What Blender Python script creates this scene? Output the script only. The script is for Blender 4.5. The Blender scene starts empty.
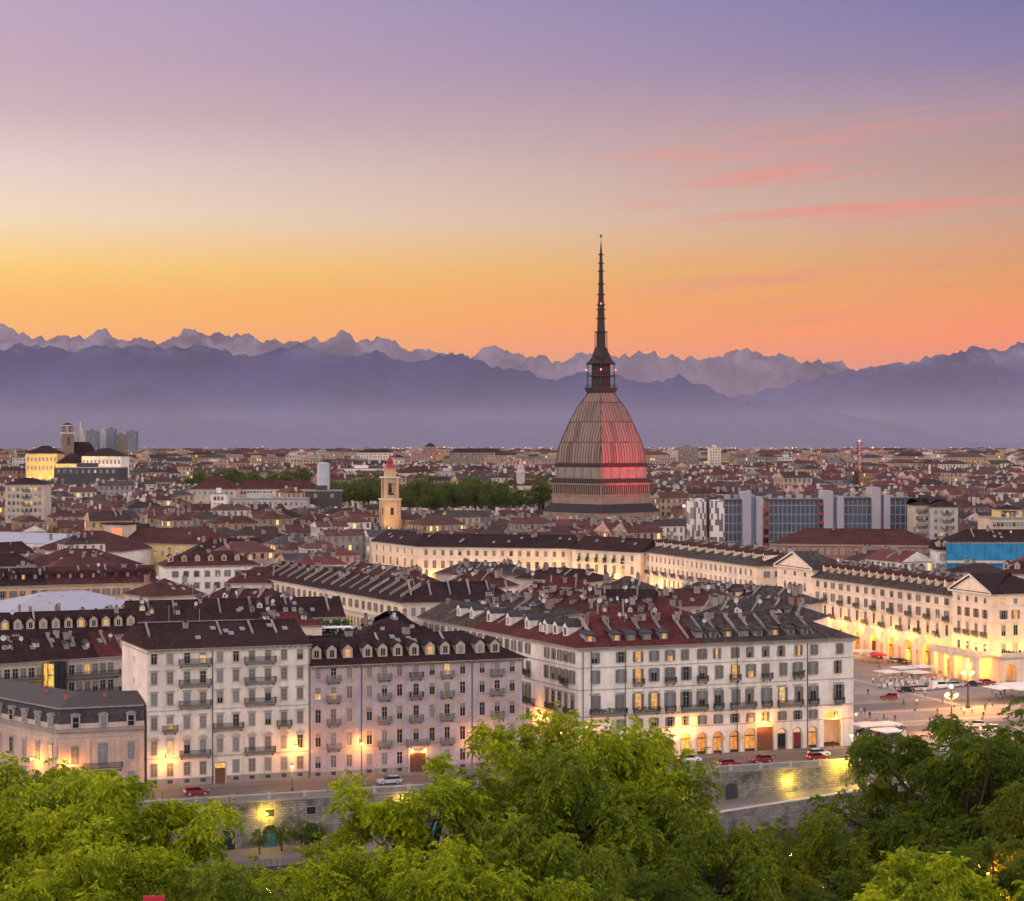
import bpy, bmesh, math, random
import numpy as np
from mathutils import Vector, Matrix, noise as mnoise
random.seed(7); rng = np.random.default_rng(7)
sc = bpy.context.scene
COL = sc.collection
R = math.radians
F, CX, CY, EYE = 1858.0, 512.0, 443.0, 60.0
def lin(r, g, b):
    f = lambda c: (c/255/12.92) if c/255 <= .04045 else ((c/255+.055)/1.055)**2.4
    return (f(r), f(g), f(b), 1)

# ------------------------------------------------------------------ camera
cam = bpy.data.cameras.new('camera'); camo = bpy.data.objects.new('camera', cam); COL.objects.link(camo)
camo.location = (0, 0, EYE); camo.rotation_euler = (R(90), 0, 0)
cam.sensor_fit = 'HORIZONTAL'; cam.sensor_width = 36; cam.lens = F/1024*36
cam.shift_y = -(450.5-CY)/1024
cam.clip_start = 1; cam.clip_end = 150000
sc.camera = camo

# ------------------------------------------------------------------ world, sun, exposure
GLOW_AZ = -58            # degrees left of the view axis, where the sun went down
w = bpy.data.worlds.new('World'); sc.world = w; w.use_nodes = True
nt = w.node_tree; N = nt.nodes; L = nt.links; N.clear()
def wn(t, **k):
    n = N.new(t)
    for a, b in k.items(): setattr(n, a, b)
    return n
def wmath(op, a, b=None, c=None, clamp=False):
    n = N.new('ShaderNodeMath'); n.operation = op; n.use_clamp = clamp
    for i, s in enumerate((a, b, c)):
        if s is None: continue
        if isinstance(s, (int, float)): n.inputs[i].default_value = s
        else: L.new(s, n.inputs[i])
    return n.outputs[0]
def wramp(fac, stops):
    n = N.new('ShaderNodeValToRGB'); L.new(fac, n.inputs[0]); e = n.color_ramp.elements
    while len(e) < len(stops): e.new(.5)
    for el, (p, c) in zip(e, stops): el.position = p; el.color = c
    return n.outputs[0]
def wmix(f, a, b, blend='MIX'):
    n = N.new('ShaderNodeMix'); n.data_type = 'RGBA'; n.blend_type = blend
    if isinstance(f, (int, float)): n.inputs[0].default_value = f
    else: L.new(f, n.inputs[0])
    for s, i in ((a, 6), (b, 7)):
        if isinstance(s, tuple): n.inputs[i].default_value = s
        else: L.new(s, n.inputs[i])
    return n.outputs[2]
tc = wn('ShaderNodeTexCoord'); sep = wn('ShaderNodeSeparateXYZ'); L.new(tc.outputs['Generated'], sep.inputs[0])
sx, sy, sz = sep.outputs
zc = wmath('MAXIMUM', sz, 0.0)
SKY_L = [(0.0, (1.1868, 0.4568, 0.0, 1)), (0.05803, (1.1868, 0.4808, 0.0, 1)), (0.07674, (1.1303, 0.517, 0.0, 1)), (0.09271, (1.0806, 0.6423, 0.0748, 1)), (0.11917, (0.9417, 0.7175, 0.4874, 1)), (0.14537, (0.7809, 0.6022, 0.5496, 1)), (0.17127, (0.6021, 0.4018, 0.4414, 1)), (0.19683, (0.5277, 0.3396, 0.4378, 1)), (0.23193, (0.4626, 0.3182, 0.4762, 1)), (0.34, (0.41634000000000004, 0.28637999999999997, 0.45239, 1))]
SKY_R = [(0.0, (1.2348, 0.2357, 0.0, 1)), (0.05803, (1.2348, 0.2481, 0.0, 1)), (0.07674, (0.9845, 0.3019, 0.0, 1)), (0.09271, (0.8118, 0.3082, 0.0486, 1)), (0.11917, (0.5864, 0.3271, 0.2047, 1)), (0.14537, (0.4875, 0.2586, 0.2175, 1)), (0.17127, (0.3872, 0.2494, 0.2803, 1)), (0.19683, (0.2393, 0.1686, 0.3348, 1)), (0.23193, (0.138, 0.1316, 0.3408, 1)), (0.34, (0.12420000000000002, 0.11844, 0.32376, 1))]
zlo = zc
left_sky = wramp(zlo, SKY_L); right_sky = wramp(zlo, SKY_R)
azf = wn('ShaderNodeMapRange'); L.new(wmath('ARCTAN2', sx, sy), azf.inputs[0]); azf.inputs[1].default_value = R(-15.4); azf.inputs[2].default_value = R(15.4)
west = wmix(azf.outputs[0], left_sky, right_sky)
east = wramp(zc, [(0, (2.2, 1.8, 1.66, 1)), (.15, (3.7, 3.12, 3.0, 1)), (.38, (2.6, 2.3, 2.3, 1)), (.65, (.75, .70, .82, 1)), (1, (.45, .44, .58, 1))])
gx, gy = math.sin(R(GLOW_AZ)), math.cos(R(GLOW_AZ))
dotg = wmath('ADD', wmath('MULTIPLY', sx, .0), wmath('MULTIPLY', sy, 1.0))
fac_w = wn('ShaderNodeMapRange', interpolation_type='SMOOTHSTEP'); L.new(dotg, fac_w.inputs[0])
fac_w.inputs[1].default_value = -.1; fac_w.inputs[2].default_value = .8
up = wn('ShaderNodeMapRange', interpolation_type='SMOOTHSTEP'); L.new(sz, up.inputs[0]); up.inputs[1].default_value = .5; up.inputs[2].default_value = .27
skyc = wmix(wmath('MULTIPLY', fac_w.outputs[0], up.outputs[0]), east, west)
# thin pink cloud streaks
cv = wn('ShaderNodeCombineXYZ'); L.new(wmath('MULTIPLY', wmath('DIVIDE', sx, wmath('MAXIMUM', sy, .2)), 5.0), cv.inputs[0])
L.new(wmath('ADD', wmath('MULTIPLY', sz, 105.0), wmath('MULTIPLY', sx, -7.0)), cv.inputs[1])
cn = wn('ShaderNodeTexNoise'); cn.inputs['Scale'].default_value = 1.0; cn.inputs['Detail'].default_value = 7; cn.inputs['Roughness'].default_value = .62
cn.inputs['Distortion'].default_value = .6
L.new(cv.outputs[0], cn.inputs['Vector'])
cm = wn('ShaderNodeMapRange', interpolation_type='SMOOTHSTEP'); L.new(cn.outputs[0], cm.inputs[0]); cm.inputs[1].default_value = .45; cm.inputs[2].default_value = .70
zb = wramp(zc, [(0, (0,0,0,1)), (.055, (.1,.1,.1,1)), (.085, (.75,.75,.75,1)), (.105, (.35,.35,.35,1)), (.125, (.9,.9,.9,1)), (.15, (.9,.9,.9,1)), (.185, (0,0,0,1)), (1, (0,0,0,1))])
xb = wn('ShaderNodeMapRange', interpolation_type='SMOOTHSTEP'); L.new(sx, xb.inputs[0]); xb.inputs[1].default_value = .0; xb.inputs[2].default_value = .17
xb.inputs[3].default_value = .0
cmask = wmath('MULTIPLY', wmath('MULTIPLY', cm.outputs[0], zb), wmath('MULTIPLY', xb.outputs[0], 1.0), clamp=True)
skyc = wmix(cmask, skyc, (.86, .24, .16, 1))
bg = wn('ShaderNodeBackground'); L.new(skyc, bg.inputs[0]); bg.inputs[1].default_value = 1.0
nsky = wn('ShaderNodeTexSky', sky_type='NISHITA'); nsky.sun_disc = False; nsky.sun_elevation = R(7); nsky.sun_rotation = R(GLOW_AZ)
bg2 = wn('ShaderNodeBackground'); L.new(nsky.outputs[0], bg2.inputs[0]); bg2.inputs[1].default_value = .02
addn = wn('ShaderNodeAddShader'); L.new(bg.outputs[0], addn.inputs[0]); L.new(bg2.outputs[0], addn.inputs[1])
out = wn('ShaderNodeOutputWorld'); L.new(addn.outputs[0], out.inputs[0])
sl = bpy.data.lights.new('sun', 'SUN'); sl.energy = 2.0; sl.angle = R(22); sl.color = (1, .62, .42)
so = bpy.data.objects.new('sun', sl); COL.objects.link(so)
so.rotation_euler = Vector((gx*math.cos(R(7)), gy*math.cos(R(7)), math.sin(R(7)))).to_track_quat('Z', 'Y').to_euler()
sc.view_settings.view_transform = 'Standard'; sc.view_settings.look = 'None'
sc.view_settings.exposure = 0.0; sc.view_settings.gamma = 1
sc.cycles.use_denoising = True
sc.cycles.max_bounces = 6; sc.cycles.diffuse_bounces = 2; sc.cycles.glossy_bounces = 2; sc.cycles.transmission_bounces = 2
sc.cycles.volume_bounces = 0; sc.cycles.transparent_max_bounces = 6
sc.cycles.sample_clamp_indirect = 4; sc.cycles.caustics_reflective = False; sc.cycles.caustics_refractive = False

# ------------------------------------------------------------------ materials
class MT:
    def __init__(s, name):
        s.m = bpy.data.materials.new(name); s.m.use_nodes = True
        s.nt = s.m.node_tree; s.N = s.nt.nodes; s.L = s.nt.links
        s.b = s.N['Principled BSDF']; s.out = s.N['Material Output']
    def n(s, t, **k):
        x = s.N.new(t)
        for a, b in k.items(): setattr(x, a, b)
        return x
    def set(s, sock, v):
        if isinstance(v, bpy.types.NodeSocket): s.L.new(v, sock)
        else: sock.default_value = v
    def math(s, op, a, b=0.0, c=0.0, clamp=False):
        x = s.n('ShaderNodeMath', operation=op, use_clamp=clamp)
        s.set(x.inputs[0], a); s.set(x.inputs[1], b); s.set(x.inputs[2], c); return x.outputs[0]
    def mix(s, f, a, b, blend='MIX'):
        x = s.n('ShaderNodeMix', data_type='RGBA', blend_type=blend)
        s.set(x.inputs[0], f); s.set(x.inputs[6], a); s.set(x.inputs[7], b); return x.outputs[2]
    def coord(s, scale=(1, 1, 1), kind='Object', rot=(0, 0, 0)):
        t = s.n('ShaderNodeTexCoord'); m = s.n('ShaderNodeMapping'); s.L.new(t.outputs[kind], m.inputs[0])
        m.inputs['Scale'].default_value = scale; m.inputs['Rotation'].default_value = rot; return m.outputs[0]
    def noise(s, scale, detail=4, rough=.6, vec=None, dist=0):
        x = s.n('ShaderNodeTexNoise'); x.inputs['Scale'].default_value = scale; x.inputs['Detail'].default_value = detail
        x.inputs['Roughness'].default_value = rough; x.inputs['Distortion'].default_value = dist
        s.set(x.inputs['Vector'], vec if vec is not None else s.coord()); return x.outputs[0]
    def remap(s, v, a, b, c=0.0, d=1.0):
        x = s.n('ShaderNodeMapRange', interpolation_type='SMOOTHSTEP'); s.set(x.inputs[0], v)
        for i, q in enumerate((a, b, c, d)): x.inputs[i+1].default_value = q
        return x.outputs[0]
    def bump(s, h, st=.4, d=.05):
        x = s.n('ShaderNodeBump'); x.inputs['Strength'].default_value = st; x.inputs['Distance'].default_value = d
        s.set(x.inputs['Height'], h); s.L.new(x.outputs[0], s.b.inputs['Normal'])
    def fin(s, col, rough=.8, spec=.3, metal=0):
        s.set(s.b.inputs['Base Color'], col); s.set(s.b.inputs['Roughness'], rough)
        s.b.inputs['Specular IOR Level'].default_value = spec; s.b.inputs['Metallic'].default_value = metal
        return s.m
def c4(c): return (c[0], c[1], c[2], 1) if len(c) == 3 else c
def sh(c, k): return (min(1, c[0]*k), min(1, c[1]*k), min(1, c[2]*k), 1)
def plain(name, c, rough=.7, spec=.3, var=.12, scale=1.5, metal=0):
    t = MT(name); c = c4(c)
    return t.fin(t.mix(t.noise(scale, 5), sh(c, 1-var*1.6), sh(c, 1+var)), rough, spec, metal)
def plaster(name, c, dirt=.5):
    t = MT(name); c = c4(c)
    a = t.mix(t.remap(t.noise(.22, 7, .7), .3, .7), sh(c, .78), sh(c, 1.1))
    streak = t.remap(t.noise(1.0, 6, .7, t.coord((1.1, 1.1, .13))), .46, .70)
    a = t.mix(t.math('MULTIPLY', streak, dirt), a, (c[0]*.55, c[1]*.5, c[2]*.47, 1))
    a = t.mix(t.math('MULTIPLY', t.remap(t.noise(9, 3), .35, .7), .16), a, sh(c, .75))
    t.bump(t.noise(6, 4), .15, .03)
    return t.fin(a, .9, .2)
def tiles(name, c, var=.35, stone=False):
    t = MT(name); c = c4(c)
    v = t.n('ShaderNodeTexVoronoi'); v.inputs['Scale'].default_value = 1.5 if stone else 2.6
    t.set(v.inputs['Vector'], t.coord())
    bw = t.n('ShaderNodeSeparateColor'); t.L.new(v.outputs['Color'], bw.inputs[0])
    a = t.mix(bw.outputs[0], sh(c, 1-var), sh(c, 1+var))
    a = t.mix(t.remap(t.noise(.16, 6, .7), .42, .68), a, (c[0]*.62, c[1]*.66, c[2]*.72, 1))
    lich = t.remap(t.noise(.8, 6, .75), .6, .76)
    a = t.mix(t.math('MULTIPLY', lich, .45 if stone else .3), a, (.13, .115, .10, 1) if stone else (.085, .055, .048, 1))
    wv = t.n('ShaderNodeTexWave', wave_type='BANDS', bands_direction='X'); wv.inputs['Scale'].default_value = 1.3; wv.inputs['Distortion'].default_value = .6
    t.set(wv.inputs['Vector'], t.coord())
    hgt = t.math('ADD', bw.outputs[1] if stone else wv.outputs[1], t.noise(5, 3))
    t.bump(hgt, .5, .08)
    return t.fin(a, .95, .08)
def seamed(name, c):
    t = MT(name); wv = t.n('ShaderNodeTexWave', wave_type='BANDS', bands_direction='X'); wv.inputs['Scale'].default_value = .45; t.set(wv.inputs['Vector'], t.coord()); c = c4(c)
    a = t.mix(t.remap(wv.outputs[1], .90, .97), c, sh(c, .68)); a = t.mix(t.math('MULTIPLY', t.remap(t.noise(.3, 6, .7), .45, .7), .4), a, sh(c, .6))
    t.bump(wv.outputs[1], .3, .1); return t.fin(a, .55, .3)
def emis(name, c, st, base=(.8, .7, .5)):
    t = MT(name); t.b.inputs['Emission Color'].default_value = c4(c); t.b.inputs['Emission Strength'].default_value = st
    return t.fin(c4(base), .5)
def glow_pane(name, c, st):
    t = MT(name)
    n = t.noise(1.1, 3, .6)
    t.set(t.b.inputs['Emission Color'], t.mix(t.remap(n, .35, .65), c4(c), sh(c, .45)))
    t.b.inputs['Emission Strength'].default_value = st
    return t.fin((.2, .14, .08, 1), .4)
M = dict(
    cream=plaster('cream_plaster', (.64, .54, .43)), white=plaster('white_plaster', (.73, .67, .61)),
    grey_white=plaster('grey_white_plaster', (.66, .595, .52)), glowpink=plaster('sunset_glow_plaster', (.74, .62, .56), .15),  # the pink one has sunset glow put into its colour
    lilac=plaster('lilac_plaster', (.43, .365, .395)), pink=plaster('grey_pink_plaster', (.50, .37, .31)),
    orange=plaster('orange_plaster', (.58, .34, .18)), yellow=plaster('yellow_plaster', (.62, .46, .2)),
    palace=plaster('warm_palace_plaster', (.74, .60, .46), .14), brick=plaster('brick_wall', (.3, .13, .09)),
    beige=plaster('beige_plaster', (.48, .4, .32)), ashwall=plaster('ash_wall', (.4, .38, .37)),
    trim=plaster('stone_trim', (.42, .38, .34), .4), peach=plaster('peach_stone_trim', (.55, .38, .27), .2), paletrim=plaster('pale_stone_trim', (.6, .54, .47), .25),
    darktrim=plaster('weathered_stone', (.26, .235, .22), .5), firewall=plaster('chimney_render', (.25, .215, .195), .6), firewall2=plaster('old_chimney_brick', (.25, .15, .115), .5), firewall3=plaster('cream_chimney', (.32, .275, .24), .5),
    brown=tiles('brown_tiles', (.042, .021, .021)), dark=tiles('dark_brown_tiles', (.038, .021, .022)), red=tiles('red_tiles', (.105, .030, .028)),
    redbrown=tiles('red_brown_tiles', (.082, .032, .029)), stone=tiles('stone_slab_roof', (.068, .053, .046), .5, True), slate=plain('grey_metal_roof', (.062, .05, .05), .7, .2),
    mansard=tiles('grey_slate_mansard', (.065, .058, .062), .25, True), whiteroof=seamed('pale_metal_roof', (.36, .35, .41)), towerwall=plain('tower_cladding', (.095, .11, .155), .6, .3), campanile=plaster('dark_old_stone', (.20, .145, .12), .4), belltower=plaster('tan_tower_stucco', (.50, .33, .20), .4), silo=plain('silo_metal', (.36, .37, .41), .5, .4),
    glass=plain('dark_window_glass', (.018, .02, .026), .12, .6, .3), curtain=plain('curtained_glass', (.20, .20, .21), .3, .5, .4, 2.5),
    shutter=plain('grey_brown_shutter', (.15, .135, .125), .7), shutterdark=plain('closed_shutter', (.13, .115, .105), .7),
    sash=plain('painted_window_sash', (.36, .33, .3), .6), iron=plain('dark_iron', (.035, .033, .035), .5, .4), bronze=plain('lamp_post_iron', (.03, .04, .035), .5, .4),
    wood=plain('brown_door_wood', (.13, .055, .03), .6, .3, .25, 4), balc=plain('balcony_stone', (.2, .185, .18), .8), redpaint=plain('red_paint', (.25, .016, .02), .35, .5),
    whitepaint=plain('white_paint', (.72, .72, .72), .4, .4, .04), blackpaint=plain('black_paint', (.015, .016, .02), .3, .5), silver=plain('silver_paint', (.42, .43, .45), .3, .5, .05),
    bluepaint=plain('blue_paint', (.04, .07, .18), .35, .5), rubber=plain('rubber', (.02, .02, .02), .8), canvas=plain('white_canvas', (.78, .74, .7), .8, .2, .05),
    greenawn=plain('green_canvas', (.03, .2, .1), .8), redcanvas=plain('red_canvas', (.5, .03, .05), .8), plant=plain('planter_leaves', (.05, .09, .02), .8, .2, .5, 3),
    dish=plain('satellite_dish_white', (.5, .5, .5), .5), steel=plain('steel', (.3, .31, .33), .4, .5),
    lit=glow_pane('lamplit_pane', (1, .45, .08), .95), litw=glow_pane('pale_lit_pane', (1, .60, .22), .95), shop=glow_pane('lit_shop_window', (1, .34, .04), .8), shopy=glow_pane('lit_shop_yellow', (1, .55, .08), 1.1),
    litgreen=glow_pane('green_lit_doorway', (.1, .9, .15), 1.2), litred=glow_pane('red_lit_pane', (1, .2, .05), 1.6), doorlit=plain('blue_teal_door', (.02, .16, .2), .6),
    lampw=emis('lamp_globe_warm', (1, .55, .15), 7), lamps=emis('lamp_globe_amber', (1, .52, .13), 9), lampy=emis('lamp_globe_yellow', (1, .78, .08), 7), lampr=emis('lamp_globe_red', (1, .04, .04), 7),
    lampg=emis('lamp_globe_green', (.3, 1, .45), 20), taillight=emis('tail_light', (1, .05, .04), 3), headlight=emis('head_light', (1, .9, .7), 5), tube=emis('blue_lit_steel', (.12, .16, 1), 2.2),
    skin=plain('skin', (.42, .25, .18)), hair=plain('dark_hair', (.03, .02, .015)),
)

# ------------------------------------------------------------------ mesh helpers
class MB:
    def __init__(s): s.v = []; s.f = []; s.mi = []; s.mats = []
    def m(s, mat):
        if mat not in s.mats: s.mats.append(mat)
        return s.mats.index(mat)
    def poly(s, pts, mat):
        i = len(s.v); s.v += [tuple(p) for p in pts]; s.f.append(tuple(range(i, i+len(pts)))); s.mi.append(s.m(mat))
    def mesh(s, vs, fs, mat):
        i = len(s.v); s.v += [tuple(p) for p in vs]; k = s.m(mat)
        for f in fs: s.f.append(tuple(i+j for j in f)); s.mi.append(k)
    def box(s, x0, x1, y0, y1, z0, z1, mat):
        s.mesh([(x0,y0,z0),(x1,y0,z0),(x1,y1,z0),(x0,y1,z0),(x0,y0,z1),(x1,y0,z1),(x1,y1,z1),(x0,y1,z1)],
               [(0,3,2,1),(4,5,6,7),(0,1,5,4),(1,2,6,5),(2,3,7,6),(3,0,4,7)], mat)
    def prism(s, prof, x0, x1, mat, axis='x'):
        """closed profile extruded along an axis; profile is (y,z) for x, (x,z) for y, (x,y) for z"""
        n = len(prof)
        g = {'x': lambda p, t: (t, p[0], p[1]), 'y': lambda p, t: (p[0], t, p[1]), 'z': lambda p, t: (p[0], p[1], t)}[axis]
        vs = [g(p, x0) for p in prof]+[g(p, x1) for p in prof]
        fs = [(i, (i+1) % n, n+(i+1) % n, n+i) for i in range(n)]+[tuple(range(n-1, -1, -1)), tuple(range(n, 2*n))]
        s.mesh(vs, fs, mat)
    def lathe(s, prof, mat, n=12, cx=0, cy=0, rot=0, sq=False):
        """prof = [(r,z)]"""
        vs = []; fs = []
        for r, z in prof:
            for k in range(n):
                a = rot+2*math.pi*k/n; vs.append((cx+r*math.cos(a), cy+r*math.sin(a), z))
        for i in range(len(prof)-1):
            for k in range(n):
                fs.append((i*n+k, i*n+(k+1) % n, (i+1)*n+(k+1) % n, (i+1)*n+k))
        fs.append(tuple(range(n-1, -1, -1))); fs.append(tuple((len(prof)-1)*n+k for k in range(n)))
        s.mesh(vs, fs, mat)
    def tube(s, a, b, r0, r1, mat, n=6):
        a, b = Vector(a), Vector(b); d = (b-a).normalized(); q = d.to_track_quat('Z', 'Y')
        vs = [a+q @ Vector((r0*math.cos(2*math.pi*k/n), r0*math.sin(2*math.pi*k/n), 0)) for k in range(n)]
        vs += [b+q @ Vector((r1*math.cos(2*math.pi*k/n), r1*math.sin(2*math.pi*k/n), 0)) for k in range(n)]
        s.mesh(vs, [(k, (k+1) % n, n+(k+1) % n, n+k) for k in range(n)]+[tuple(range(n-1, -1, -1)), tuple(range(n, 2*n))], mat)
    def ball(s, c, r, mat, n=8, m=5, sz=1):
        s.lathe([(max(.02*r, r*math.sin(math.pi*i/m)), c[2]-r*sz*math.cos(math.pi*i/m)) for i in range(m+1)], mat, n, c[0], c[1])
    def data(s, name, smooth=False, fix=True):
        me = bpy.data.meshes.new(name); me.from_pydata(s.v, [], s.f)
        for mt in s.mats: me.materials.append(mt)
        me.polygons.foreach_set('material_index', s.mi)
        if fix:
            bm = bmesh.new(); bm.from_mesh(me); bmesh.ops.recalc_face_normals(bm, faces=bm.faces); bm.to_mesh(me); bm.free()
        if smooth: me.shade_smooth()
        me.update(); return me
def ob(name, me, parent=None, loc=(0, 0, 0), rz=0.0, sc_=None):
    if isinstance(me, MB): me = me.data(name)
    o = bpy.data.objects.new(name, me); COL.objects.link(o)
    o.location = loc; o.rotation_euler = (0, 0, rz)
    if sc_ is not None: o.scale = sc_ if hasattr(sc_, '__len__') else (sc_,)*3
    if parent is not None: o.parent = parent
    return o
def tag(o, label=None, cat=None, group=None, kind=None):
    if label: o['label'] = label
    if cat: o['category'] = cat
    if group: o['group'] = group
    if kind: o['kind'] = kind
    return o
def thing(name, label, cat, loc, rz=0.0, group=None):
    return tag(ob(name, None, None, loc, rz), label, cat, group)
def struct(name, mb):
    return tag(ob(name, mb), kind='structure')
def copy_tree(o, parent=None):
    c = o.copy(); COL.objects.link(c)
    if parent is not None: c.parent = parent
    for ch in list(o.children): copy_tree(ch, c)
    return c
def pt(px, py, z):
    D = (EYE-z)*F/(py-CY); return Vector(((px-CX)/F*D, D))
def at(px, D): return Vector(((px-CX)/F*D, D))
def zat(py, D): return EYE-(py-CY)/F*D
A0 = R(18.6); UX, UY = math.cos(A0), math.sin(A0)
def uv(u, v): return Vector((u*UX-v*UY, u*UY+v*UX))
def zg(Y):
    for (a, b), (c, d) in zip(GPROF, GPROF[1:]):
        if Y <= c: return b+(d-b)*(max(Y, a)-a)/(c-a)
    return GPROF[-1][1]
GPROF = [(0, 0), (620, 0), (1000, 13), (1500, 18), (90000, 18)]

# ------------------------------------------------------------------ setting: ground, river, roads
gm = MT('ground_earth')
gcol = gm.mix(gm.remap(gm.noise(.05, 6, .65), .4, .6), (.045, .05, .03, 1), (.10, .08, .065, 1))
gm = gm.fin(gcol, .95, .1)
mb = MB()
prof = [(-4000, 57), (9, 57), (40, 46), (75, 34), (140, 10), (196, -8), (210, -11.5), (310.2, -11.5), (310.25, -.2), (600, -.2), (980, 12.8), (1480, 17.8), (95000, 17.8)]
us = [-60000, -2000, -400, -150, -50, 0, 50, 100, 150, 200, 300, 500, 2000, 60000]
vs = []; fs = []
for (v_, z_) in prof:
    for u_ in us:
        p = uv(u_, v_); vs.append((p.x, p.y, z_))
n = len(us)
for i in range(len(prof)-1):
    for j in range(n-1): fs.append((i*n+j, i*n+j+1, (i+1)*n+j+1, (i+1)*n+j))
mb.mesh(vs, fs, gm); struct('ground', mb)

wm = MT('river_water'); wm.bump(wm.noise(.6, 4, .6, wm.coord((1, .4, 1))), .25, .2); wm = wm.fin((.012, .018, .016, 1), .12, .5)
def strip(name, u0, u1, v0, v1, z, mat, z0=None):
    mb = MB(); a, b, c, d = uv(u0, v0), uv(u1, v0), uv(u1, v1), uv(u0, v1)
    if z0 is None: mb.poly([(*a, z), (*b, z), (*c, z), (*d, z)], mat)
    else: mb.prism([tuple(a), tuple(b), tuple(c), tuple(d)], z0, z, mat, 'z')
    return struct(name, mb)
strip('river', -900, 1200, 198, 309.9, -9.2, wm)
am = MT('asphalt'); am = am.fin(am.mix(am.noise(.25, 6, .65), (.10, .085, .078, 1), (.17, .145, .13, 1)), .7, .35)
strip('road', -700, 900, 310.6, 324.2, -.12, am)
pm = MT('stone_paving')
bt = pm.n('ShaderNodeTexBrick'); bt.inputs['Scale'].default_value = .8; bt.inputs['Color1'].default_value = (.2, .17, .15, 1); bt.inputs['Color2'].default_value = (.26, .22, .19, 1); bt.inputs['Mortar'].default_value = (.13, .11, .1, 1)
bt.inputs['Mortar Size'].default_value = .03
pm.set(bt.inputs['Vector'], pm.coord(rot=(0, 0, A0)))
pm = pm.fin(pm.mix(pm.remap(pm.noise(.12, 5), .35, .65), bt.outputs[0], (.17, .145, .13, 1)), .7, .35)
strip('pavement', -700, 185, 324.2, 328.6, 0, pm, -.19)
strip('kerb', -700, 900, 309.95, 311.6, .0, pm, -.19)
# piazza
sqm = MT('piazza_cobbles')
v1 = sqm.n('ShaderNodeTexVoronoi'); v1.inputs['Scale'].default_value = 2.0; sqm.set(v1.inputs['Vector'], sqm.coord())
sqm = sqm.fin(sqm.mix(sqm.remap(sqm.noise(.07, 6, .6), .38, .62), sqm.mix(v1.outputs[0], (.20, .155, .13, 1), (.27, .215, .18, 1)), (.34, .265, .22, 1)), .7, .35)
strip('piazza_paving', 182.4, 420, 324.4, 600, -.09, sqm)
lm = plain('pale_paving_slabs', (.46, .38, .32), .7)
for (a, b, c, d) in ((182.6, 320, 352, 353.6), (182.6, 320, 366, 367.6), (186, 188.5, 330, 590), (203, 205, 372, 590), (182.6, 330, 396, 397.3), (232, 234, 372, 590)):
    strip('paving_band', a, b, c, d, -.084, lm)
strip('road', 182.6, 330, 369.4, 379.5, -.086, am)
strip('road', 182.6, 330, 340, 347, -.086, am)
wp = plain('road_paint', (.6, .58, .55), .7)
for k in range(-6, 26): strip('road_marking', -60+k*12, -56+k*12, 317.2, 317.35, -.115, wp)
for k in range(8): strip('zebra_stripe', 186+k*1.1, 186.55+k*1.1, 313.5, 317.5, -.114, wp)

# embankment
stm = MT('embankment_stone')
bt = stm.n('ShaderNodeTexBrick'); bt.inputs['Scale'].default_value = 1.0; bt.inputs['Brick Width'].default_value = 1.1; bt.inputs['Row Height'].default_value = .45; bt.inputs['Mortar Size'].default_value = .03
bt.inputs['Color1'].default_value = (.27, .245, .225, 1); bt.inputs['Color2'].default_value = (.18, .165, .15, 1); bt.inputs['Mortar'].default_value = (.07, .065, .06, 1)
tcx = stm.n('ShaderNodeTexCoord'); sx2 = stm.n('ShaderNodeSeparateXYZ'); stm.L.new(tcx.outputs['Object'], sx2.inputs[0])
cb = stm.n('ShaderNodeCombineXYZ'); stm.L.new(sx2.outputs[0], cb.inputs[0]); stm.L.new(sx2.outputs[2], cb.inputs[1]); stm.L.new(cb.outputs[0], bt.inputs['Vector'])
a = stm.mix(stm.remap(stm.noise(.35, 7, .7), .45, .68), bt.outputs[0], (.07, .068, .06, 1))
a = stm.mix(stm.math('MULTIPLY', stm.remap(stm.noise(1, 6, .7, stm.coord((.8, .8, .12))), .5, .75), .5), a, (.05, .048, .042, 1))
stm.bump(stm.math('ADD', bt.outputs['Fac'], stm.noise(4, 4)), -.5, .08)
stm = stm.fin(a, .9, .2)
o0 = uv(0, 310); rotA = A0
emb = thing('embankment_wall', 'long grey stone river wall carrying the parapet along the road', 'wall', (o0.x, o0.y, 0), rotA)
mb = MB(); mb.box(-320, 330, -.5, .18, -11.4, -.35, stm); ob('wall', mb, emb)
mb = MB(); mb.box(-320, 330, -.75, .0, -.35, .02, M['darktrim']); ob('cornice', mb, emb)
mb = MB(); mb.box(-320, 330, -.35, -.1, .02, .78, M['darktrim']); mb.box(-320, 330, -.42, -.03, .78, .98, M['trim'])
for k in range(-52, 54): mb.box(k*6.1-.3, k*6.1+.3, -.46, .02, .025, 1.14, M['trim'])
ob('parapet', mb, emb)
for k in range(9):
    x = 54+k*7.1
    w_ = MB(); w_.box(-.95, .95, -.09, .0, -.8, .8, M['darktrim']); w_.box(-.75, .75, -.12, -.05, -.6, .6, M['glass'])
    ob('window', w_, emb, (x, -.5, -2.3))
    w_ = MB(); pr = [(1.5*math.cos(math.pi*i/12), 1.5*math.sin(math.pi*i/12)) for i in range(13)]+[(-1.5, -2.6), (1.5, -2.6)]
    w_.prism(pr, -.12, 0, M['darktrim'], 'y'); pr2 = [(a*.8, b*.8 if b > 0 else b) for a, b in pr]
    w_.prism(pr2, -.16, -.06, M['glass'], 'y')
    dr = ob('archway', w_, emb, (x, -.5, -5.5))
    if k in (1, 3, 5, 6):
        w_ = MB(); w_.box(-1.15, 1.15, -.22, -.17, -2.5, -.2, M['doorlit']); ob('door', w_, dr)
w_ = MB(); pr = [(1.2*math.cos(math.pi*i/12), 1.2*math.sin(math.pi*i/12)) for i in range(13)]+[(-1.2, -1.8), (1.2, -1.8)]
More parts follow.
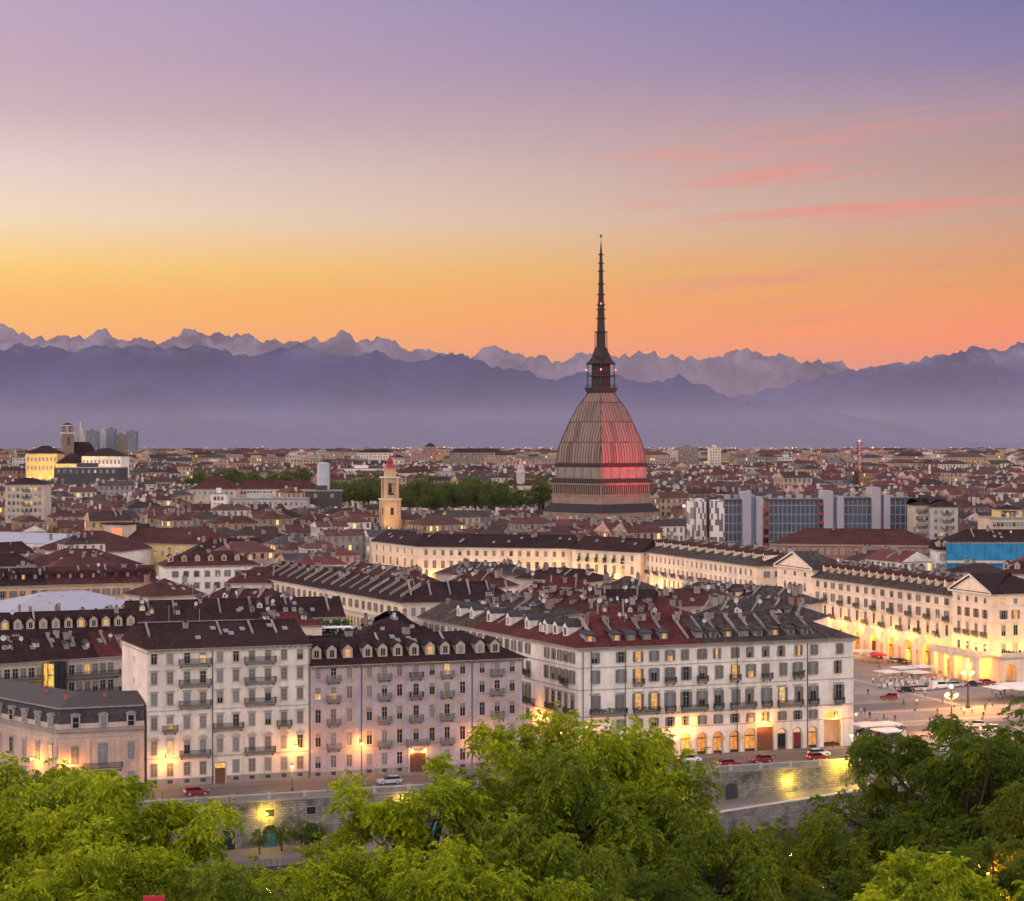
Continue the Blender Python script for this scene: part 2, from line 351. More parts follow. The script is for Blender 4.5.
w_.prism(pr, -.14, 0, M['iron'], 'y'); ob('archway', w_, emb, (146.5, -.5, -3.4))
# quay, ramp and its outer wall
mb = MB(); mb.box(-320, 96, -9.5, -.52, -11.4, -8.0, pm); q = struct('quay', mb); q.location = (o0.x, o0.y, 0); q.rotation_euler.z = rotA
def rz_(u): return -8+(u-90)*.05
mb = MB()
A_, B_ = 96.1, 235.
def yv(u): return -10.5+(u-135)*.11 if u > 135 else -10.5
for (a, b) in ((A_, 135.), (135., 190.), (190., B_)):
    mb.mesh([(a, yv(a), rz_(a)), (b, yv(b), rz_(b)), (b, -.52, rz_(b)), (a, -.52, rz_(a))], [(0, 1, 2, 3)], pm)
q = struct('ramp', mb); q.location = (o0.x, o0.y, 0); q.rotation_euler.z = rotA
rw = thing('ramp_wall', 'lower rough stone wall holding the quay ramp above the water', 'wall', (o0.x, o0.y, 0), rotA)
mb = MB(); mb2 = MB()
for (a, b) in ((A_, 135.), (135., 190.), (190., B_)):
    vs = []
    for u_ in (a, b):
        for (dy, z) in ((-.6, -11.4), (-.6, rz_(u_)+.2), (0, rz_(u_)+.2), (0, -11.4)): vs.append((u_, yv(u_)+dy, z))
    mb.mesh(vs, [(0, 1, 5, 4), (1, 2, 6, 5), (2, 3, 7, 6), (3, 0, 4, 7), (0, 3, 2, 1), (4, 5, 6, 7)], stm)
    vs = []
    for u_ in (a, b):
        for (dy, z) in ((-.72, rz_(u_)+.204), (-.72, rz_(u_)+.42), (.1, rz_(u_)+.42), (.1, rz_(u_)+.204)): vs.append((u_, yv(u_)+dy, z))
    mb2.mesh(vs, [(0, 1, 5, 4), (1, 2, 6, 5), (2, 3, 7, 6), (3, 0, 4, 7), (0, 3, 2, 1), (4, 5, 6, 7)], M['paletrim'])
ob('wall', mb, rw); ob('coping', mb2, rw)

# ------------------------------------------------------------------ mountains
def mmat(name, haze_tinted_rock, snow, lo, hi):
    t = MT(name)
    g = t.n('ShaderNodeNewGeometry'); sp = t.n('ShaderNodeSeparateXYZ'); t.L.new(g.outputs['Position'], sp.inputs[0])
    base = t.mix(t.remap(t.noise(.0005, 9, .7), .35, .65), sh(c4(haze_tinted_rock), .68), sh(c4(haze_tinted_rock), 1.3))
    if snow:
        hz = t.remap(sp.outputs[2], lo, hi); nz = t.remap(t.noise(.0011, 9, .72), .40, .62)
        base = t.mix(t.math('MULTIPLY', t.math('MULTIPLY', hz, nz), .3), base, (.5, .46, .5, 1))
    return t.fin(base, 1, 0)
def mountains(name, prof, D, depth, mat, seed, amp, x0=-420, x1=1444, nx=1000, ny=56):
    xs = np.linspace(x0, x1, nx); px = [p[0] for p in prof]; py = [p[1] for p in prof]
    ys = np.interp(xs, px, py); H = (CY-ys)/F*D+EYE
    vs = []; fs = []
    for j in range(ny):
        t = (j/(ny-1)); s_ = t*1.55            # s=0 front foot, 1 crest
        for i in range(nx):
            X = (xs[i]-CX)/F*D; Y = D-depth*(1-s_)
            q = s_ if s_ <= 1 else 2-s_
            e = max(0, q)**1.25
            nv = mnoise.ridged_multi_fractal(Vector((X*.00036+seed, Y*.00030, seed)), 1.0, 2.1, 6, 1.0, 2.0)
            fine = mnoise.fractal(Vector((X*.0016+seed, Y*.0016, 3)), .8, 2.1, 5)
            bell = math.exp(-((q-1)/.16)**2)
            z = H[i]*e*(1-.95*(1-bell)*(1-min(1, nv*.42))) + amp*fine*(.55*bell+.6*e) + amp*.55*e*mnoise.fractal(Vector((X*.0042+seed, Y*.003, 9)), .9, 2.1, 3) - amp*1.3*(1-bell)*e*abs(mnoise.noise(Vector((X*.0009+seed, Y*.0004, 9))))
            vs.append((X, Y, max(z, 0)+17.0-(.5 if q < .02 else 0)))
    for j in range(ny-1):
        for i in range(nx-1): fs.append((j*nx+i, j*nx+i+1, (j+1)*nx+i+1, (j+1)*nx+i))
    mb = MB(); mb.mesh(vs, fs, mat)
    o = struct(name, mb.data(name, True, False)); return o
far_p = [(-700,330),(-300,322),(0,327),(18,331),(45,338),(70,341),(95,331),(118,338),(150,341),(190,334),(212,329),(240,337),(272,343),(310,340),(350,337),(380,341),(410,346),(440,352),(470,353),(495,345),(520,355),(560,359),(590,354),(612,359),(644,350),(660,356),(690,361),(720,359),(757,351),(790,359),(830,361),(860,368),(900,372),(1024,366),(1300,360),(1724,370)]
near_p = [(-700,352),(-200,345),(0,349),(60,351),(110,344),(175,343),(220,351),(262,354),(300,347),(345,356),(390,359),(440,355),(480,362),(520,373),(560,379),(600,376),(640,381),(680,378),(705,387),(740,402),(800,411),(860,420),(910,430),(980,440),(1100,446),(1724,450)]
right_p = [(-700,449),(500,449),(600,440),(680,412),(730,398),(770,390),(810,380),(850,369),(880,361),(900,364),(925,359),(950,355),(975,349),(1000,350),(1024,348),(1100,340),(1300,336),(1724,345)]
haze_tinted_rock = (.065, .064, .15)  # blue-violet of distance haze mixed into the rock colour
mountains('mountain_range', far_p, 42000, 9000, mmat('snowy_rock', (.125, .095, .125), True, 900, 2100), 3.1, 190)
mountains('mountain_range', right_p, 33000, 9000, mmat('haze_tinted_range_rock', haze_tinted_rock, True, 1250, 1650), 8.3, 120)
mountains('mountain_range', near_p, 27000, 8000, mmat('haze_tinted_forest_rock', (.042, .046, .12), True, 1100, 1700), 5.7, 110)  # haze blue put into the base colour here too

# ------------------------------------------------------------------ haze
hm = bpy.data.materials.new('haze_air'); hm.use_nodes = True; hn = hm.node_tree
hn.nodes.clear(); pv = hn.nodes.new('ShaderNodeVolumePrincipled'); ho = hn.nodes.new('ShaderNodeOutputMaterial')
pv.inputs['Color'].default_value = (.47, .42, .56, 1); pv.inputs['Density'].default_value = 0.9e-5; hn.links.new(pv.outputs[0], ho.inputs['Volume'])
mb = MB(); mb.box(-64000, 64000, -6000, 97000, -14, 3400, hm)
hz = ob('haze', mb); tag(hz, kind='stuff')
vm = bpy.data.materials.new('valley_mist_air'); vm.use_nodes = True; vn = vm.node_tree
vn.nodes.clear(); pv2 = vn.nodes.new('ShaderNodeVolumePrincipled'); vo = vn.nodes.new('ShaderNodeOutputMaterial')
pv2.inputs['Color'].default_value = (.60, .58, .74, 1); pv2.inputs['Density'].default_value = 4.2e-5; vn.links.new(pv2.outputs[0], vo.inputs['Volume'])
mb = MB(); mb.box(-30000, 30000, 4200, 18200, 18.3, 330, vm)
tag(ob('valley_mist', mb), kind='stuff')

# ------------------------------------------------------------------ building kit
WIN = {}
def window_mesh(kind, w, h, wt, sash):
    var = random.choice((0, 0, 0, 1, 2, 3)) if 'shutters' in kind else 0
    key = (kind, round(w, 2), round(h, 2), wt.name, sash.name, var)
    if key in WIN: return WIN[key]
    mb = MB(); a, b = w/2, h/2; t = .16
    mb.box(-a-t, -a, -.10, .04, -b, b, wt); mb.box(a, a+t, -.10, .04, -b, b, wt)
    mb.box(-a-t, a+t, -.10, .04, b, b+t, wt); mb.box(-a-t-.08, a+t+.08, -.22, .04, -b-.14, -b, wt)
    mb.box(-.035, .035, -.045, .03, -b, b, sash); mb.box(-a, a, -.04, .03, b*.35, b*.35+.06, sash)
    if kind == 'lintel': mb.box(-a-.35, a+.35, -.3, .04, b+t+.1, b+t+.3, wt); mb.box(-a-.2, a+.2, -.14, .04, b+t, b+t+.1, wt)
    if kind == 'pediment':
        mb.box(-a-.32, a+.32, -.26, .04, b+t+.05, b+t+.17, wt)
        mb.prism([(-a-.35, b+t+.17), (a+.35, b+t+.17), (0, b+t+.6)], -.24, .04, wt, 'y')
    if kind == 'arched':
        mb.box(-a-.32, a+.32, -.26, .04, b+t+.05, b+t+.15, wt)
        mb.prism([((a+.36)*math.cos(math.pi*i/8), b+t+.15+.6*math.sin(math.pi*i/8)) for i in range(9)], -.24, .04, wt, 'y')
    if kind in ('shutters', 'lintel_shutters'):
        for s in (-1, 1):
            x0, x1 = sorted((s*(a+.02), s*(a+.02+w*.48)))
            if (var == 1 and s < 0) or (var == 2 and s > 0) or (var == 3 and s < 0): x0, x1 = (sorted((0, s*a)) if var < 3 else sorted((s*(a+.02), s*(a+.02+w*.22))))
            mb.box(x0, x1, -.17, -.11, -b, b, M['shutter'])
            for k in range(1, 4): mb.box(x0+.04, x1-.04, -.19, -.172, -b+h*k/4-.05, -b+h*k/4+.05, M['shutterdark'])
        if kind == 'lintel_shutters': mb.box(-a-.5, a+.5, -.3, .04, b+t+.12, b+t+.32, wt); mb.box(-a-.3, a+.3, -.14, .04, b+t, b+t+.12, wt)
    WIN[key] = mb.data('window'); return WIN[key]
PANE = {}
def pane_mesh(w, h, mat, arch=False):
    half = random.choice((0, 0, 1, 2)) if mat in (M['glass'], M['lit'], M['litw']) else 0
    key = (round(w, 2), round(h, 2), mat.name, arch, half)
    if key not in PANE:
        mb = MB()
        if arch: mb.prism([(w/2*math.cos(math.pi*i/10), h/2-w/2+w/2*math.sin(math.pi*i/10)) for i in range(11)]+[(-w/2, -h/2), (w/2, -h/2)], -.02, .03, mat, 'y')
        else: mb.box(-w/2, w/2, -.02, .03, -h/2, h/2, mat)
        if half: mb.box(-w/2, w/2, -.035, -.022, h/2-h*(.3 if half == 1 else .55), h/2, M['curtain'])
        if mat is M['shutterdark']:
            for k in range(1, 8): mb.box(-w/2+.05, w/2-.05, -.04, -.022, -h/2+h*k/8-.03, -h/2+h*k/8+.03, M['shutter'])
        PANE[key] = mb.data('pane')
    return PANE[key]
BALC = {}
def balcony_mesh(w, d, style):
    key = (round(w, 1), d, style)
    if key not in BALC:
        mb = MB(); slab = M['balc'] if style != 'iron' else M['darktrim']
        mb.box(-w/2, w/2, -d, .0, -.22, 0, slab)
        for s in (-1, 1): mb.prism([(0, -.22), (-d*.8, -.22), (0, -.75)], s*(w/2-.35)-.12, s*(w/2-.35)+.12, slab)
        rail = M['iron'] if style != 'stone' else M['balc']
        mb.box(-w/2, w/2, -d, -d+.06, .92, 1.0, rail)
        for s in (-1, 1): mb.box(s*w/2-.03*(s+1), s*w/2-.03*(s-1), -d+.06, 0, .92, 1.0, rail)
        st = .16 if style != 'stone' else .3; bw = .022 if style != 'stone' else .07
        k = -w/2+.03
        while k < w/2: mb.box(k-bw, k+bw, -d, -d+.05, 0, .92, rail); k += st
        for s in (-1, 1):
            y = -d+.1
            while y < 0: mb.box(s*(w/2-.03)-bw, s*(w/2-.03)+bw, y-bw, y+bw, 0, .92, rail); y += st
        if style == 'plants':
            for k in range(int(w*5)):
                x, z = random.uniform(-w/2, w/2), random.uniform(.3, 1.15); mb.ball((x, -d-.05, z), random.uniform(.1, .22), M['plant'], 5, 3)
        BALC[key] = mb.data('balcony')
    return BALC[key]
def pick(lit=.05, curt=.3, shut=.15):
    r = random.random()
    if r < lit: return random.choice((M['lit'], M['litw'], M['lit']))
    if r < lit+curt: return M['curtain']
    if r < lit+curt+shut: return M['shutterdark']
    return M['glass']
CH = {}
class Bld:
    def __init__(s, name, label, cat, p0, p1, depth, z1, wall, z0=0, shear=0, trim=None, group=None, open_to=None, gable=0):
        p0, p1 = Vector(p0), Vector(p1); d = p1-p0; s.L = d.length; s.D = depth; s.z1 = z1-z0; s.sh = shear; s.wall = wall
        s.trim = trim or M['trim']; s.dir = d.normalized(); s.p0 = p0
        s.root = thing(name, label, cat, (p0.x, p0.y, z0), math.atan2(d.y, d.x), group)
        mb = MB(); X = s.S
        zo = open_to or 0
        c = [X(0, 0), X(s.L, 0), X(s.L, depth), X(0, depth)]
        for i in range(4):
            a, b = c[i], c[(i+1) % 4]; zz = zo if i == 0 else -1.5
            mb.poly([(*a, zz), (*b, zz), (*b, s.z1), (*a, s.z1)], wall)
        if gable:
            for x in (0, s.L): mb.poly([(*X(x, 0), s.z1), (*X(x, depth), s.z1), (*X(x, depth/2), s.z1+gable)], wall)
        if zo: mb.poly([(*c[0], zo), (*c[1], zo), (*c[2], zo), (*c[3], zo)], wall)
        s.wallo = ob('wall', mb.data('wall', fix=False), s.root)
    def S(s, x, y): return (x+s.sh*y, y)
    def face(s, f):
        if f == 'front': a, b = s.S(0, 0), s.S(s.L, 0)
        elif f == 'right': a, b = s.S(s.L, 0), s.S(s.L, s.D)
        elif f == 'back': a, b = s.S(s.L, s.D), s.S(0, s.D)
        else: a, b = s.S(0, s.D), s.S(0, 0)
        a, b = Vector(a), Vector(b); d = b-a
        return a, d.normalized(), math.atan2(d.y, d.x), d.length
    def place(s, name, me, f, x, z, out_=0, parent=None):
        a, d, r, l = s.face(f); p = a+d*x; nrm = Vector((d.y, -d.x))
        p = p+nrm*out_
        return ob(name, me, parent or s.root, (p.x, p.y, z), r)
    def px(s, x_, f='front'):
        a, d, r, l = s.face(f); cr, sr = s.dir.x, s.dir.y
        A = Vector((s.p0.x+a.x*cr-a.y*sr, s.p0.y+a.x*sr+a.y*cr)); dd = Vector((d.x*cr-d.y*sr, d.x*sr+d.y*cr))
        k = (x_-CX)/F; return (k*A.y-A.x)/(dd.x-k*dd.y)
    def cols(s, n, m=1.6, f='front'):
        l = s.face(f)[3]; return [m+(l-2*m)*(i+.5)/n for i in range(n)]
    def win(s, xs, z, w, h, kind='plain', f='front', pane=None, lit=.05, curt=.3, shut=.15, trim=None, sash=None):
        for i, x in enumerate(xs):
            o = s.place('window', window_mesh(kind, w, h, trim or s.trim, sash or M['sash']), f, x, z)
            pm_ = pane if pane is not None and not isinstance(pane, dict) else (pane or {}).get(i)
            ob('pane', pane_mesh(w, h, pm_ or pick(lit, curt, shut)), o)
    def balc(s, x, z, w, style='bars', f='front', d=.95): return s.place('balcony', balcony_mesh(w, d, style), f, x, z)
    def course(s, z, h=.25, p=.12, mat=None, name='string_course'):
        mb = MB(); mt = mat or s.trim; X = s.S
        for (x0, x1, y0, y1) in ((-p, s.L+p, -p, 0), (-p, s.L+p, s.D, s.D+p), (-p, 0, 0, s.D), (s.L, s.L+p, 0, s.D)):
            mb.prism([X(x0, y0), X(x1, y0), X(x1, y1), X(x0, y1)], z, z+h, mt, 'z')
        return ob(name, mb, s.root)
    def pipe(s, x, f='front'):
        mb = MB(); mb.tube((0, -.12, .0), (0, -.12, s.z1-.3), .08, .08, M['iron']); s.place('drainpipe', mb.data('drainpipe'), f, x, 0)
    def roof(s, mat, rise=4, ov=.7, hipL=1, hipR=1, split=None, mat2=None, fascia=None):
        """hip or gable roof with its ridge along the front; split = x where the second covering starts"""
        X = s.S; z = s.z1; o = ov; L_, D_ = s.L, s.D; xl = D_/2*hipL if hipL else -o*.4; xr = L_-D_/2*hipR if hipR else L_+o*.4
        ex0 = -o if hipL else -o*.4; ex1 = L_+o if hipR else L_+o*.4
        s.rise, s.ov, s.rz, s.rx = rise, o, z+.02, (xl, xr)
        def P(x, y, q): return (*X(x, y), q)
        def mk(x0, x1, m_, first, last):
            mb = MB(); zz = z+.02; t = .2
            el, er = (ex0 if first else x0), (ex1 if last else x1); rl, rr = (xl if first else x0), (xr if last else x1)
            a, b, c, d = P(el, -o, zz), P(er, -o, zz), P(er, D_+o, zz), P(el, D_+o, zz); e, f_ = P(rl, D_/2, zz+rise), P(rr, D_/2, zz+rise)
            mb.poly([a, b, f_, e], m_); mb.poly([c, d, e, f_], m_); mb.poly([d, a, e], m_); mb.poly([b, c, f_], m_)
            lo = lambda p: (p[0], p[1], p[2]-t)
            for p, q in ((a, b), (b, c), (c, d), (d, a)): mb.poly([lo(p), lo(q), q, p], fascia or M['darktrim'])
            mb.poly([lo(d), lo(c), lo(b), lo(a)], fascia or M['darktrim'])
            # ridge cap
            mb.tube(e, f_, .16, .16, m_, 5)
            return ob('roof', mb, s.root)
        if split: r1 = mk(0, split, mat, True, False); r2 = mk(split, L_, mat2, False, True); s.roofs = [(r1, 0, split), (r2, split, L_)]
        else: s.roofs = [(mk(0, L_, mat, True, True), 0, L_)]
        return s.roofs[0][0]
    def slope(s, y): return s.rz+(y+s.ov)/(s.D/2+s.ov)*s.rise
    def rooff(s, x):
        for r, a, b in s.roofs:
            if x <= b: return r
        return s.roofs[-1][0]
    def firewalls(s, xs, y0=.35, y1=1.0, h=.7, pots=True, back=False):
        D2 = s.D/2; ya, yb = D2*y0, D2*y1
        for x in xs:
            mb = MB(); t = .17; hh = .85*h*random.uniform(.6, 1.1); FW = M[random.choice(('firewall', 'firewall', 'firewall3'))]
            a, b = s.slope(ya), s.slope(yb)
            mb.prism([(ya, a-.3), (yb, b-.3), (yb, b+hh), (ya, a+hh)], -t, t, FW)
            if pots:
                k = random.randint(0, 2)
                for i in range(k):
                    yy = yb-.6-i*random.uniform(1., 1.6)
                    if yy < ya+.6: break
                    zz = s.slope(yy)+hh; q = random.uniform(.25, .7); mb.box(-t-.06, t+.06, yy-.45, yy+.45, zz-.4, zz+q, FW)
                    mb.box(-t-.14, t+.14, yy-.52, yy+.52, zz+q, zz+q+.14, M['darktrim'])
                    if random.random() < .5: mb.box(-.13, .13, yy-.13, yy+.13, zz+q+.14, zz+q+.4, M['redbrown'])
            ob('chimney_wall', mb, s.rooff(x), (*s.S(x, 0)[:1], 0, 0))
    def stacks(s, xs, yf=None, back=False):
        xs = list(xs); xs = xs[:max(2, int(len(xs)*.6))]
        for x in xs:
            y = s.D*(yf if yf is not None else random.uniform(.3, .62)); yy = y if y < s.D/2 else s.D-y
            q = random.uniform(.6, 1.4); w_ = random.uniform(.35, .8)
            mb = MB(); mb.box(-w_, w_, -.35, .35, -1, q, M[random.choice(('firewall', 'firewall', 'firewall2', 'firewall3'))]); mb.box(-w_-.1, w_+.1, -.43, .43, q, q+.14, M['darktrim'])
            for j in (-.5, 0, .5): mb.box(j*w_-.1, j*w_+.1, -.12, .12, q+.14, q+.55, M['redbrown'])
            ob('chimney', mb, s.rooff(x), (*s.S(x, y), s.slope(yy)), random.choice((0, 0, R(90))))
    def dishes(s, n):
        for i in range(n):
            x, y = random.uniform(1, s.L-1), s.D*random.uniform(.25, .48)
            mb = MB(); mb.tube((0, 0, -.3), (0, 0, 1.1), .04, .04, M['steel'])
            rr = random.uniform(.4, .6); mb.mesh([(0, -.12, 1.1)]+[(rr*math.cos(k*math.pi/5), -.3, 1.15+rr*math.sin(k*math.pi/5)) for k in range(10)], [(0, k+1, (k+1) % 10+1) for k in range(10)], M['dish'])
            ob('satellite_dish', mb, s.rooff(x), (*s.S(x, y), s.slope(y)), random.uniform(-1, 1))
    def antennas(s, n):
        for i in range(n):
            x = random.uniform(1, s.L-1); y = s.D/2
            mb = MB(); h_ = random.uniform(1.8, 3.2); mb.tube((0, 0, -.2), (0, 0, h_), .04, .03, M['steel'], 4)
            for k in range(3): mb.tube((-.6+.1*k, 0, h_-.3*k-.1), (.6-.1*k, 0, h_-.3*k-.1), .025, .025, M['steel'], 4)
            ob('aerial', mb, s.rooff(x), (*s.S(x, y), s.slope(y)), random.uniform(0, 3))
    def skylights(s, n, y0=.3, y1=.8):
        g = s.rise/(s.D/2+s.ov); ang = math.atan(g)
        for i in range(n):
            x, y = random.uniform(1.5, s.L-1.5), s.D/2*random.uniform(y0, y1)
            mb = MB(); mb.box(-.45, .45, -.6, .6, -.1, .1, M['steel']); mb.box(-.38, .38, -.52, .52, .1, .12, M['curtain'])
            o = ob('skylight', mb, s.rooff(x), (*s.S(x, y), s.slope(y)+.02)); o.rotation_euler = (ang, 0, 0)
    def dormers(s, xs, yf=.18, w=1.5, h=2.0, rm=None, wm=None, lit=None, flat=False, lp=.06):
        g = s.rise/(s.D/2+s.ov); y = s.D/2*yf; zb = s.slope(y)
        for i, x in enumerate(xs):
            mb = MB(); a = w/2; ln = h/g+1.0; ww = wm or M['paletrim']; r_ = rm or M['dark']
            mb.prism([(0, -.4), (ln, g*ln-.4), (ln, h), (0, h)], -a, a, ww)
            if flat:
                mb.prism([(-.4, h+.02), (ln, h+.5), (ln, h+.68), (-.4, h+.2)], -a-.3, a+.3, r_)
            else:
                pk = w*.42; mb.prism([(-a, h), (a, h), (0, h+pk)], -.1, ln, ww, 'y')
                for q in (-1, 1): mb.mesh([(q*(a+.22), -.3, h-.1), (0, -.3, h+pk+.1), (0, ln, h+pk+.1), (q*(a+.22), ln, h-.1), (q*(a+.22), -.3, h+.04), (0, -.3, h+pk+.26), (0, ln, h+pk+.26), (q*(a+.22), ln, h+.04)],
                                          [(0, 1, 2, 3), (4, 5, 6, 7), (0, 1, 5, 4), (2, 3, 7, 6), (0, 3, 7, 4)], r_)
            pmat = M['lit'] if (lit and i in lit) or (not lit and random.random() < lp) else random.choice((M['glass'], M['curtain']))
            mb.box(-a*.55, a*.55, -.06, .02, h*.14, h*.86, pmat); mb.box(-.04, .04, -.09, -.061, h*.14, h*.86, M['sash'])
            for q in (-1, 1): mb.box(q*a*.55-.07, q*a*.55+.07, -.12, .0, h*.1, h*.9, ww)
            mb.box(-a*.7, a*.7, -.18, 0, h*.04, h*.11, ww)
            ob('dormer', mb, s.rooff(x), (*s.S(x, y), zb))
def lamp_light(parent, loc, e, color, r=.15):
    key = f'{e}_{color}_{r}'
    ld = CH.get(key)
    if ld is None:
        ld = bpy.data.lights.new('lamp_glow', 'POINT'); ld.energy = e*(2.8 if e < 2800 else 1); ld.color = color; ld.shadow_soft_size = r; CH[key] = ld
    o = bpy.data.objects.new('lamp_glow', ld); COL.objects.link(o); o.parent = parent; o.location = loc; return o
AMBER, WARM, YEL = (1, .36, .05), (1, .41, .07), (1, .66, .04)
def wall_lamp(label, b, f, x, z, e=340, color=AMBER, mat='lamps', group=None, outd=1.6):
    a, d, r, l = b.face(f); nrm = Vector((d.y, -d.x)); mw = Matrix.Translation(b.root.location) @ Matrix.Rotation(b.root.rotation_euler.z, 4, 'Z')
    p = mw @ Vector((*(a+d*x+nrm*.0), z))
    t = thing('wall_lamp', label, 'lamp', p, b.root.rotation_euler.z+r, group)
    k = ('wl', mat, outd)
    if k not in CH:
        mb = MB(); mb.tube((0, .0, 0), (0, -outd, .35), .04, .035, M['iron'], 5); mb.tube((0, 0, .5), (0, -outd*.6, .25), .03, .03, M['iron'], 5); mb.box(-.1, .1, -.05, 0, -.2, .6, M['iron'])
        m2 = MB(); m2.lathe([(.10, -.3), (.17, -.05), (.14, .12)], M[mat], 8, 0, -outd); m3 = MB(); m3.lathe([(.22, .12), (.12, .25), (.03, .36)], M['iron'], 8, 0, -outd)
        CH[k] = (mb.data('bracket'), m2.data('lantern'), m3.data('hood'))
    for nm, me in zip(('bracket', 'lantern', 'hood'), CH[k]): ob(nm, me, t)
    lamp_light(t, (0, -outd-.1, -.55), e, color)
    return t
#---KIT-END
# ------------------------------------------------------------------ front buildings on the river road
GF = 'fronts along the river road'
# low corner house with a grey mansard
def low_corner_house():
    C0, R0 = Vector((-77.9, 318.6)), Vector((-63.95, 323.2)); Lw = Vector((-112, 352.8))
    b = Bld.__new__(Bld); d = R0-C0; b.dir = d.normalized(); b.p0 = C0; b.L = d.length; b.D = 11; b.z1 = 10.8; b.sh = 0; b.trim = M['trim']; b.wall = M['pink']
    b.root = thing('corner_house', 'low pink-grey corner house with a grey mansard roof, left of the tall white block', 'house', (C0.x, C0.y, 0), math.atan2(d.y, d.x))
    lw = Lw-C0; ll = Vector((lw.x*b.dir.x+lw.y*b.dir.y, -lw.x*b.dir.y+lw.y*b.dir.x)); L2 = ll.length; dl = -ll.normalized()
    b.face = lambda f: (Vector((0, 0)), Vector((1, 0)), 0.0, b.L) if f == 'front' else (ll, dl, math.atan2(dl.y, dl.x), L2)
    n1, n2 = Vector((0, 1)), Vector((-dl.y, dl.x)); mit = (n1+n2); mit = mit/ (mit.dot(n1))
    def ring(off): return [ll+n2*off, mit*off, Vector((b.L, 0))+n1*off]
    def band(mb, o0, z0, o1, z1, m):
        a, c = ring(o0), ring(o1)
        for i in range(2): mb.poly([(*a[i], z0), (*a[i+1], z0), (*c[i+1], z1), (*c[i], z1)], m)
        mb.poly([(*a[2], z0), (*ring(11)[2], z0), (*ring(11)[2], z1), (*c[2], z1)], m)
    mb = MB(); band(mb, 0, -1, 0, 10.3, b.wall); ob('wall', mb.data('w', fix=False), b.root)
    mb = MB(); band(mb, -.55, 10.3, -.55, 10.8, M['darktrim']); band(mb, 0, 10.25, -.55, 10.3, M['darktrim']); band(mb, -.55, 10.8, .1, 10.85, M['darktrim']); band(mb, 0, 9.2, -.12, 9.3, M['trim']); band(mb, -.12, 9.3, -.12, 9.6, M['trim']); ob('cornice', mb.data('c', fix=False), b.root)
    mb = MB(); band(mb, .1, 10.85, .1, 11.7, M['pink']); ob('attic_wall', mb.data('c', fix=False), b.root)
    mb = MB(); band(mb, .1, 11.7, .75, 14.2, M['mansard']); band(mb, .35, 14.2, .35, 14.5, M['darktrim'])
    rf = ob('mansard_roof', mb.data('c', fix=False), b.root)
    mb = MB(); band(mb, .35, 14.5, 7.2, 16.1, M['slate']); band(mb, 7.2, 16.1, 14, 14.5, M['slate'])
    a, c = Vector((b.L, 0)), Vector((b.L, 7.2)); mb.poly([(*a, 14.4), (*Vector((b.L, 14)), 14.4), (*c, 16.1)], M['slate'])
    r2 = ob('roof', mb.data('c', fix=False), b.root); b.roofs = [(r2, 0, b.L)]
    def dorm(f, x):
        mb = MB(); mb.box(-.75, .75, -.12, 1.1, 0, 2.1, M['trim']); mb.prism([(.95*math.cos(math.pi*i/8), 2.1+.5*math.sin(math.pi*i/8)) for i in range(9)], -.3, 1.1, M['darktrim'], 'y')
        mb.box(-.5, .5, -.16, -.121, .15, 1.9, random.choice((M['curtain'], M['glass']))); mb.box(-.5, .5, -.18, -.161, .95, 1.02, M['sash']); o = b.place('dormer', mb, f, x, 10.9, 0); o.parent = rf
    for x in (3.0, 7.7, 12.4): dorm('front', x)
    for x in (L2-2.4, L2-6.6, L2-11, L2-15.4, L2-20): dorm('left', x)
    b.win([2.9], 6.3, 1.35, 3.0, 'lintel', pane=M['shutterdark']); b.win([12.4], 6.6, 1.2, 3.0, 'lintel', pane=M['curtain'])
    b.win([7.6], 6.2, 1.7, 3.9, 'arched', pane=M['curtain']); b.balc(7.6, 3.9, 6.6, 'iron')
    b.win([2.9, 7.6, 12.4], 1.9, 1.2, 2.4, 'plain'); xs = [L2-2.4, L2-6.6, L2-11, L2-15.4, L2-20, L2-25]
    b.win(xs, 6.5, 1.2, 2.8, 'lintel', 'left', pane={0: M['litw'], 1: M['lit']}); b.win(xs, 1.9, 1.2, 2.4, 'plain', 'left')
    for f, x in (('front', .4), ('front', b.L-.6), ('front', 5.1), ('front', 10.1), ('left', L2-.4)):
        mb = MB(); mb.box(-.35, .35, -.14, .0, -.5, 9.2, M['pink']); b.place('pilaster', mb, f, x, 0)
    for f, x, y in (('front', 8.5, 5), ('front', 1.8, 5)):
        mb = MB(); mb.box(-.3, .3, -.5, .5, -1.5, .9, M['brick']); mb.box(-.1, .1, -.1, .1, .9, 1.6, M['redpaint']); ob('chimney', mb, r2, (x, y, 15.2))
    mb = MB(); mb.box(-.3, .3, -.5, .5, -1.5, .9, M['brick']); mb.box(-.1, .1, -.1, .1, .9, 1.6, M['redpaint']); p = ll+dl*(L2-12)+n2*5; ob('chimney', mb, r2, (*p, 15.2))
    wall_lamp('amber wall lamp on the angled side of the pink-grey corner house', b, 'left', L2-6, 5.4, 480)
    wall_lamp('amber wall lamp near the corner of the pink-grey corner house', b, 'front', 1.6, 5.0, 480)
    return b
low_corner_house()

# tall white block with brown gable roof
pB0, pB1 = uv(43.0, 327), uv(71.9, 327)
B = Bld('apartment_building', 'tall white six storey block with a brown gable roof and stone balconies', 'apartment block', pB0, pB1, 18, 24.0, M['grey_white'], shear=-.12, trim=M['darktrim'], gable=3.6)
B.wallo.data.materials[0] = M['grey_white']
